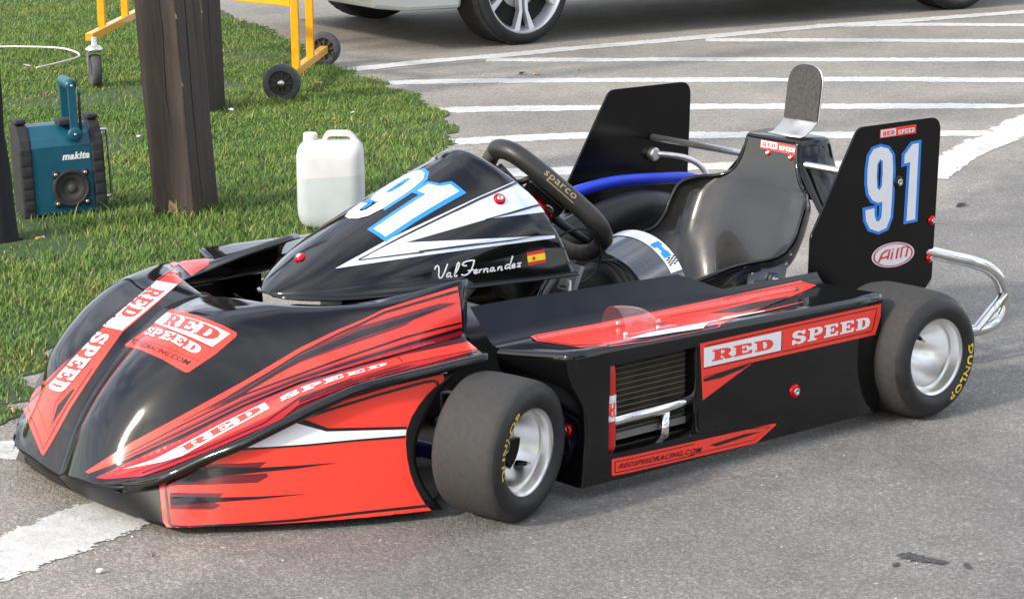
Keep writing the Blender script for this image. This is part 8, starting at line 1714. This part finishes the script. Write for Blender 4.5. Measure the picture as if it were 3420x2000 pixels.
# ---------------------------------------------------------------- silver car at the top of the picture
M_CAR = mat("silver_car_paint", (0.50, 0.52, 0.51), .28, metal=.45, coat=.7)
M_GLASS = mat("dark_car_glass", (0.012, 0.014, 0.016), .05, coat=.5)
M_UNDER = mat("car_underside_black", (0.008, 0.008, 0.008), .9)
M_TYRE = mat("road_tyre", (0.020, 0.020, 0.021), .75, grain=.3, gscale=30, bump=.2, bscale=120)
M_RIM = mat("silver_alloy_rim", (0.66, 0.67, 0.70), .30, metal=.6, coat=.3, grain=.05, gscale=20)
car = thing("silver_car", "silver car with five twin spoke alloy wheels parked on the asphalt behind", "car", (3.800, 5.211, 0), math.atan2(-.127, .992))
WB = 3.0
def arch(xc, r, n=10): return [(xc + r * math.cos(R(180 - 180 * k / n)), .30 + r * math.sin(R(180 - 180 * k / n))) for k in range(n + 1)]
side = [(-.92, .34), (-.88, .235), (-.70, .212), (-.385, .208)] + arch(0, .385)[1:-1] + [(.385, .208), (WB - .385, .208)] + arch(WB, .385)[1:-1] + [(WB + .385, .215), (WB + .75, .26), (WB + .88, .40), (WB + .90, .78), (WB + .80, .93), (WB + .2, .98), (1.2, .98), (.35, .93), (-.25, .84), (-.75, .70), (-.92, .55)]
def car_side(y0, y1):
    return MB().prism(side, y0, y1, lambda a, b, d: (a, d, b))
obj("car_body", car_side(.03, 1.80), M_CAR, car, bevel=.02)
cab_ = [(.30, .93), (1.05, 1.38), (1.40, 1.44), (2.35, 1.42), (2.75, 1.33), (3.30, .97)]
obj("car_roof", MB().prism(cab_, .16, 1.67, lambda a, b, d: (a, d, b)), M_CAR, car, bevel=.05)
for y in (.155, 1.675):
    obj("side_window", MB().add([(a, y, b) for a, b in [(.62, .99), (1.12, 1.33), (1.45, 1.38), (1.72, 1.38), (1.72, .99)]], [tuple(range(5))], False), M_GLASS, car)
    obj("side_window", MB().add([(a, y, b) for a, b in [(1.80, .99), (1.80, 1.38), (2.30, 1.36), (2.66, 1.28), (2.90, .99)]], [tuple(range(5))], False), M_GLASS, car)
obj("windscreen", MB().add([(.40, .25, 1.0), (.40, 1.58, 1.0), (1.02, 1.5, 1.37), (1.02, .33, 1.37)], [(0, 1, 2, 3)], False), M_GLASS, car)
for y in (.25, 1.58):
    obj("headlight", MB().rbox((-.84, y, .62), (.14, .30, .12), .03), M_GLASS, car)
obj("car_underbody", MB().box((WB / 2, .915, .27), (WB + 1.2, 1.45, .10)), M_UNDER, car)
for xc in (0, WB):
    obj("wheel_well", MB().grid([[(xc + .383 * math.cos(R(9 * k)), y_, .30 + .383 * math.sin(R(9 * k))) for y_ in (.05, .34)] for k in range(21)]).add([(xc + .383 * math.cos(R(9 * k)), .34, .30 + .383 * math.sin(R(9 * k))) for k in range(21)], [tuple(range(21))], False), M_UNDER, car)
def car_wheel(xc, yc, out, turn):
    rot = Matrix.Rotation(turn, 4, 'Z') @ Matrix.Rotation(R(90 * out), 4, 'X')
    q = Matrix.Translation((xc, yc, .322)) @ rot
    RR = .322
    tyre = MB().lathe([(.262, -.004), (.270, .010), (.285, .014), (.302, .006), (.314, -.010), (.3205, -.030), (.322, -.06), (.322, -.16), (.3205, -.195), (.31, -.215), (.262, -.21)], 64, q)
    w = obj("car_wheel", MB().lathe([(.264, -.002), (.266, .004), (.260, .006), (.252, -.004), (.244, -.030), (.235, -.055), (.232, -.11), (.0, -.115)], 64, q), M_RIM, car, sharp=35)
    obj("tyre", tyre, M_TYRE, w)
    tb = MB()
    for k in range(46):
        a = 2 * math.pi * k / 46
        rr = q.to_3x3() @ Matrix.Rotation(a, 3, 'Z')
        tb.box(q.translation + rr @ Vector((.3195, 0, -.030)), (.008, .034, .026), rr)
    tro = obj("tread_blocks", tb, M_TYRE, w); tro["kind"] = "stuff"
    obj("rim_shade_disc", MB().lathe([(0, -.058), (.231, -.058)], 48, q), M_UNDER, w)  # black disc painting in the shade behind the spokes
    obj("brake_disc", MB().lathe([(0, -.054), (.135, -.054), (.135, -.056)], 40, q), M_STEEL, w)
    for k in range(5):
        for s in (-1, 1):
            a = 2 * math.pi * k / 5 + R(-90) + R(0)
            rr = q.to_3x3() @ Matrix.Rotation(a, 3, 'Z')
            pl = [(.035, s * .012), (.035, s * .034), (.15, s * .030), (.245, s * .070), (.250, s * .034), (.15, s * .008)]
            pl = pl if s > 0 else list(reversed(pl))
            sp_ = MB().prism(pl, -.040, -.006, lambda u_, v_, d: tuple(q.translation + rr @ Vector((u_, v_, d - .018 * (1 - u_ / .25)))))
            obj("spoke", sp_, M_RIM, w, bevel=.003)
    obj("hub_cap", MB().lathe([(0, -.022), (.030, -.022), (.036, -.030), (.036, -.045)], 24, q), M_RIM, w)
    return w
for xc in (0, WB):
    car_wheel(xc, .035, 1, R(10) if xc == 0 else 0)
    car_wheel(xc, 1.79, -1, 0)

# ---------------------------------------------------------------- odds and ends on the ground
def loose(name, label, cat, mb, m, group=None):
    o = obj(name, mb, m)
    return tag(o, label, cat, group)
loose("string_line", "thin white string line looped on the grass left of the castor", "cord",
      MB().tube([Vector(p) for p in spline([(1.52, 6.80, .03), (1.64, 6.72, .035), (1.80, 6.543, .032), (1.79, 6.35, .035), (1.742, 6.186, .03), (1.598, 6.024, .034), (1.363, 5.911, .026)], 8)], .005, 8), mat("white_nylon_cord", (0.62, 0.62, 0.58), .7, grain=.2, gscale=60))
def butt(x, y, a, label, z=.006):
    t = thing("cigarette_butt", label, "cigarette butt", (x, y, z), a, "cigarette butts dropped on the ground")
    obj("filter", MB().tube([(-.014, 0, 0), (.010, 0, 0)], .004, 10), mat("cork_filter_paper", (0.52, 0.27, 0.10), .8, grain=.2, gscale=300), t)
    obj("paper_end", MB().tube([(.010, 0, 0), (.018, 0, 0)], [.004, .0034], 10), mat("ash_white_paper", (0.55, 0.53, 0.50), .9), t)
butt(3.318, 4.272, .9, "orange cigarette butt between the white lines behind the kart")
butt(3.059, 4.268, 2.2, "cigarette butt beside the black twig on the asphalt")
butt(-.579, 2.234, .2, "cigarette butt lying on the grass in front of the gazebo leg", .030)
butt(2.031, 4.556, -.6, "cigarette butt on the grass right of the trolley wheel", .030)
butt(-1.494, .641, 1.2, "cigarette butt at the grass edge left of the nose")
def leaf_bit(x, y, a, label, col, s=.02, z=.007, nm="fallen_leaf", cat="leaf"):
    pts = [(-1, 0), (-.4, .35), (.2, .42), (.8, .18), (1.1, 0), (.7, -.25), (.1, -.38), (-.5, -.25)]
    ca, sa = math.cos(a), math.sin(a)
    vs = [(x + s * (p * ca - q_ * sa), y + s * (p * sa + q_ * ca), z + .25 * s * abs(q_) + .1 * s * math.sin(p * 3)) for p, q_ in pts] + [(x, y, z)]
    return loose(nm, label, cat, MB().add(vs, [(i, (i + 1) % 8, 8) for i in range(8)], True), mat("leaf_%d" % int(col[0] * 1000), col, .7, grain=.3, gscale=90), "litter scattered on the ground")
leaf_bit(3.023, 4.333, .4, "small black twig scrap on the asphalt between white lines", (0.012, 0.012, 0.014), .03)
leaf_bit(.982, 5.115, 1.0, "brown dead leaf on the grass above the radio", (0.16, 0.075, 0.045), .035, .025)
leaf_bit(1.356, 5.992, 2.0, "pale lilac paper scrap on the grass by the cord", (0.40, 0.36, 0.45), .035, .03, "paper_scrap", "paper scrap")
leaf_bit(.652, 3.76, .8, "white paper scrap on the grass left of the near post", (0.55, 0.55, 0.54), .022, .028, "paper_scrap", "paper scrap")
leaf_bit(1.632, 3.732, .2, "small white paper scrap on the grass right of the can", (0.56, 0.55, 0.53), .018, .026, "paper_scrap", "paper scrap")
leaf_bit(1.290, 4.109, 1.3, "crumpled pale scrap at the foot of the far post", (0.50, 0.52, 0.53), .028, .03, "paper_scrap", "paper scrap")
def stain(blobs, label):
    rg = random.Random(31)
    mb = MB()
    for bi, (x, y, a, L_, W_) in enumerate(blobs):
        vs = []
        zz_ = .0018 + .0004 * bi
        n_ = 34
        for k in range(n_):
            t = 2 * math.pi * k / n_
            r = 1 + .22 * math.sin(2 * t + 1 + x * 50) + rg.uniform(-.30, .20)
            u_, v_ = L_ * r * math.cos(t), W_ * r * math.sin(t)
            vs.append((x + u_ * math.cos(a) - v_ * math.sin(a), y + u_ * math.sin(a) + v_ * math.cos(a), zz_))
        vs.append((x, y, zz_))
        mb.add(vs, [(k, (k + 1) % n_, n_) for k in range(n_)], True)
    return loose("oil_stain", label, "stain", mb, mat("oily_asphalt_stain", (0.062, 0.060, 0.058), .7, grain=.7, gscale=130, bump=.8, bscale=160))
cr_, cf_ = Vector((.774, -.633)), Vector((.633, .774))
def near_stain(du, dv): return (-.716 + cr_.x * du + cf_.x * dv, -1.277 + cr_.y * du + cf_.y * dv)
stain([(*near_stain(0, 0), -.68, .026, .026), (*near_stain(.035, -.025), -.68, .020, .013), (*near_stain(-.040, -.04), -.68, .007, .010), (*near_stain(.085, -.05), -.68, .007, .012)],
      "dark oily stain on the asphalt in the lower right foreground")
leaf_bit(1.977, .859, .1, "dark leaf scrap on the asphalt right of the rear fin", (0.018, 0.017, 0.018), .03, .004)
leaf_bit(-1.751, -.391, .5, "tiny dull red leaf on the asphalt below the nose", (0.12, 0.04, 0.045), .008, .004)
leaf_bit(2.12, 4.02, .5, "small red leaf at the grass edge beside the white line", (0.20, 0.03, 0.02), .015, .03)
pb = bmesh.new(); bmesh.ops.create_icosphere(pb, subdivisions=1, radius=1)
me_p = bpy.data.meshes.new("white_pebble"); pb.to_mesh(me_p); pb.free()
o = bpy.data.objects.new("white_pebble", me_p); me_p.materials.append(mat("white_pebble_stone", (0.70, 0.69, 0.66), .7, grain=.1)); COL.objects.link(o)
o.location = (-1.867, -.402, .006); o.scale = (.008, .006, .005); tag(o, "white pebble on the asphalt below the white line", "pebble")
# loose grit
def grit():
    rg = np.random.default_rng(4)
    N = 2600
    x = rg.uniform(-2.6, 3.5, N); y = rg.uniform(-2.0, 4.5, N)
    k = ~in_poly(x, y, GRASS)
    x, y = x[k], y[k]
    n = len(x)
    s = .0012 + .0022 * rg.random(n) ** 3
    base = np.array([(1, 0, 0), (-1, 0, 0), (0, 1, 0), (0, -1, 0), (0, 0, 1), (0, 0, -.6)])
    fc = np.array([(0, 2, 4), (2, 1, 4), (1, 3, 4), (3, 0, 4), (2, 0, 5), (1, 2, 5), (3, 1, 5), (0, 3, 5)])
    V = base[None] * (s[:, None, None] * rg.uniform(.6, 1.4, (n, 6, 1)))
    V[:, :, 0] += x[:, None]; V[:, :, 1] += y[:, None]; V[:, :, 2] += (s * .6 + .001)[:, None]
    F = (fc[None] + (np.arange(n) * 6)[:, None, None]).reshape(-1, 3)
    me = bpy.data.meshes.new("grit"); me.from_pydata(V.reshape(-1, 3).tolist(), [], F.tolist())
    m, nt, b = node_mat("grit_stone")
    geo = nt.nodes.new("ShaderNodeNewGeometry")
    nt.links.new(ramp(nt, geo.outputs["Random Per Island"], [(0, (0.14, 0.13, 0.12)), (0.6, (0.32, 0.30, 0.28)), (0.9, (0.60, 0.58, 0.54)), (1, (0.45, 0.30, 0.2))]), b.inputs["Base Color"])
    b.inputs["Roughness"].default_value = .8
    o = obj("loose_grit", me, m); o["kind"] = "stuff"
    tag(o, "loose grit and pale stone chips on the asphalt", "grit")
grit()

# ---------------------------------------------------------------- trees round the car park behind the photographer (mirrored in the bodywork)
def tree_crown(seed):
    rg = np.random.default_rng(seed)
    C = []
    blobs = [(0, 0, 4.6, 2.0), (1.1, .4, 3.8, 1.5), (-1.2, -.3, 3.9, 1.5), (.2, 1.2, 3.6, 1.4), (-.2, -1.2, 4.2, 1.4), (.5, -.5, 6.0, 1.3), (-.6, .5, 5.7, 1.2)]
    for bx, by, bz, br in blobs:
        n = int(520 * br)
        d = rg.normal(size=(n, 3)); d /= np.linalg.norm(d, axis=1)[:, None]
        r = br * (1 - .45 * rg.random(n) ** 2)[:, None]
        C.append(np.array((bx, by, bz)) + d * r * np.array((1, 1, .9)))
    C = np.concatenate(C); n = len(C)
    a = rg.normal(size=(n, 3)); a /= np.linalg.norm(a, axis=1)[:, None]
    b = np.cross(a, rg.normal(size=(n, 3))); b /= np.linalg.norm(b, axis=1)[:, None]
    s = rg.uniform(.10, .22, (n, 1))
    V = np.stack([C - a * s, C + b * s * .6, C + a * s, C - b * s * .6], 1).reshape(-1, 3)
    F = np.arange(n * 4).reshape(-1, 4)
    me = bpy.data.meshes.new("crown"); me.from_pydata(V.tolist(), [], F.tolist())
    return me
m_leaf = mat("tree_foliage", (0.045, 0.080, 0.022), .7, grain=.45, gscale=2.5)
m_bark = mat("tree_bark", (0.07, 0.055, 0.042), .9, grain=.4, gscale=20, bump=.5, bscale=30)
crown_me = tree_crown(3)
TREE_SPOTS = [(-22, -3, .2, 1.0), (-21, -9, 1.4, .9), (-17, -15, 2.2, 1.05), (-11, -19, .9, .95), (-4, -21, 3.0, 1.1), (3, -20, 4.1, .9), (10, -18, 5.2, 1.0), (16, -13, 2.9, .95), (-23, 4, 3.6, .85), (20, -6, 1.1, 1.0)]
for i, (x, y, a, s) in enumerate(TREE_SPOTS):
    t = thing("broadleaf_tree", "leafy broadleaf tree behind the photographer, mirrored in the black bodywork", "tree", (x, y, 0), a, "trees round the car park behind the photographer")
    t.scale = (s, s, s)
    obj("trunk", MB().tube([(0, 0, 0), (.05, .02, 1.2), (0, .05, 2.6), (.1, 0, 4.2)], [.26, .2, .16, .07], 10).tube([(0, .05, 2.4), (.7, .3, 3.6)], [.10, .04], 8).tube([(0, .05, 2.6), (-.8, -.2, 3.8)], [.10, .04], 8), m_bark, t)
    obj("crown", crown_me, m_leaf, t)
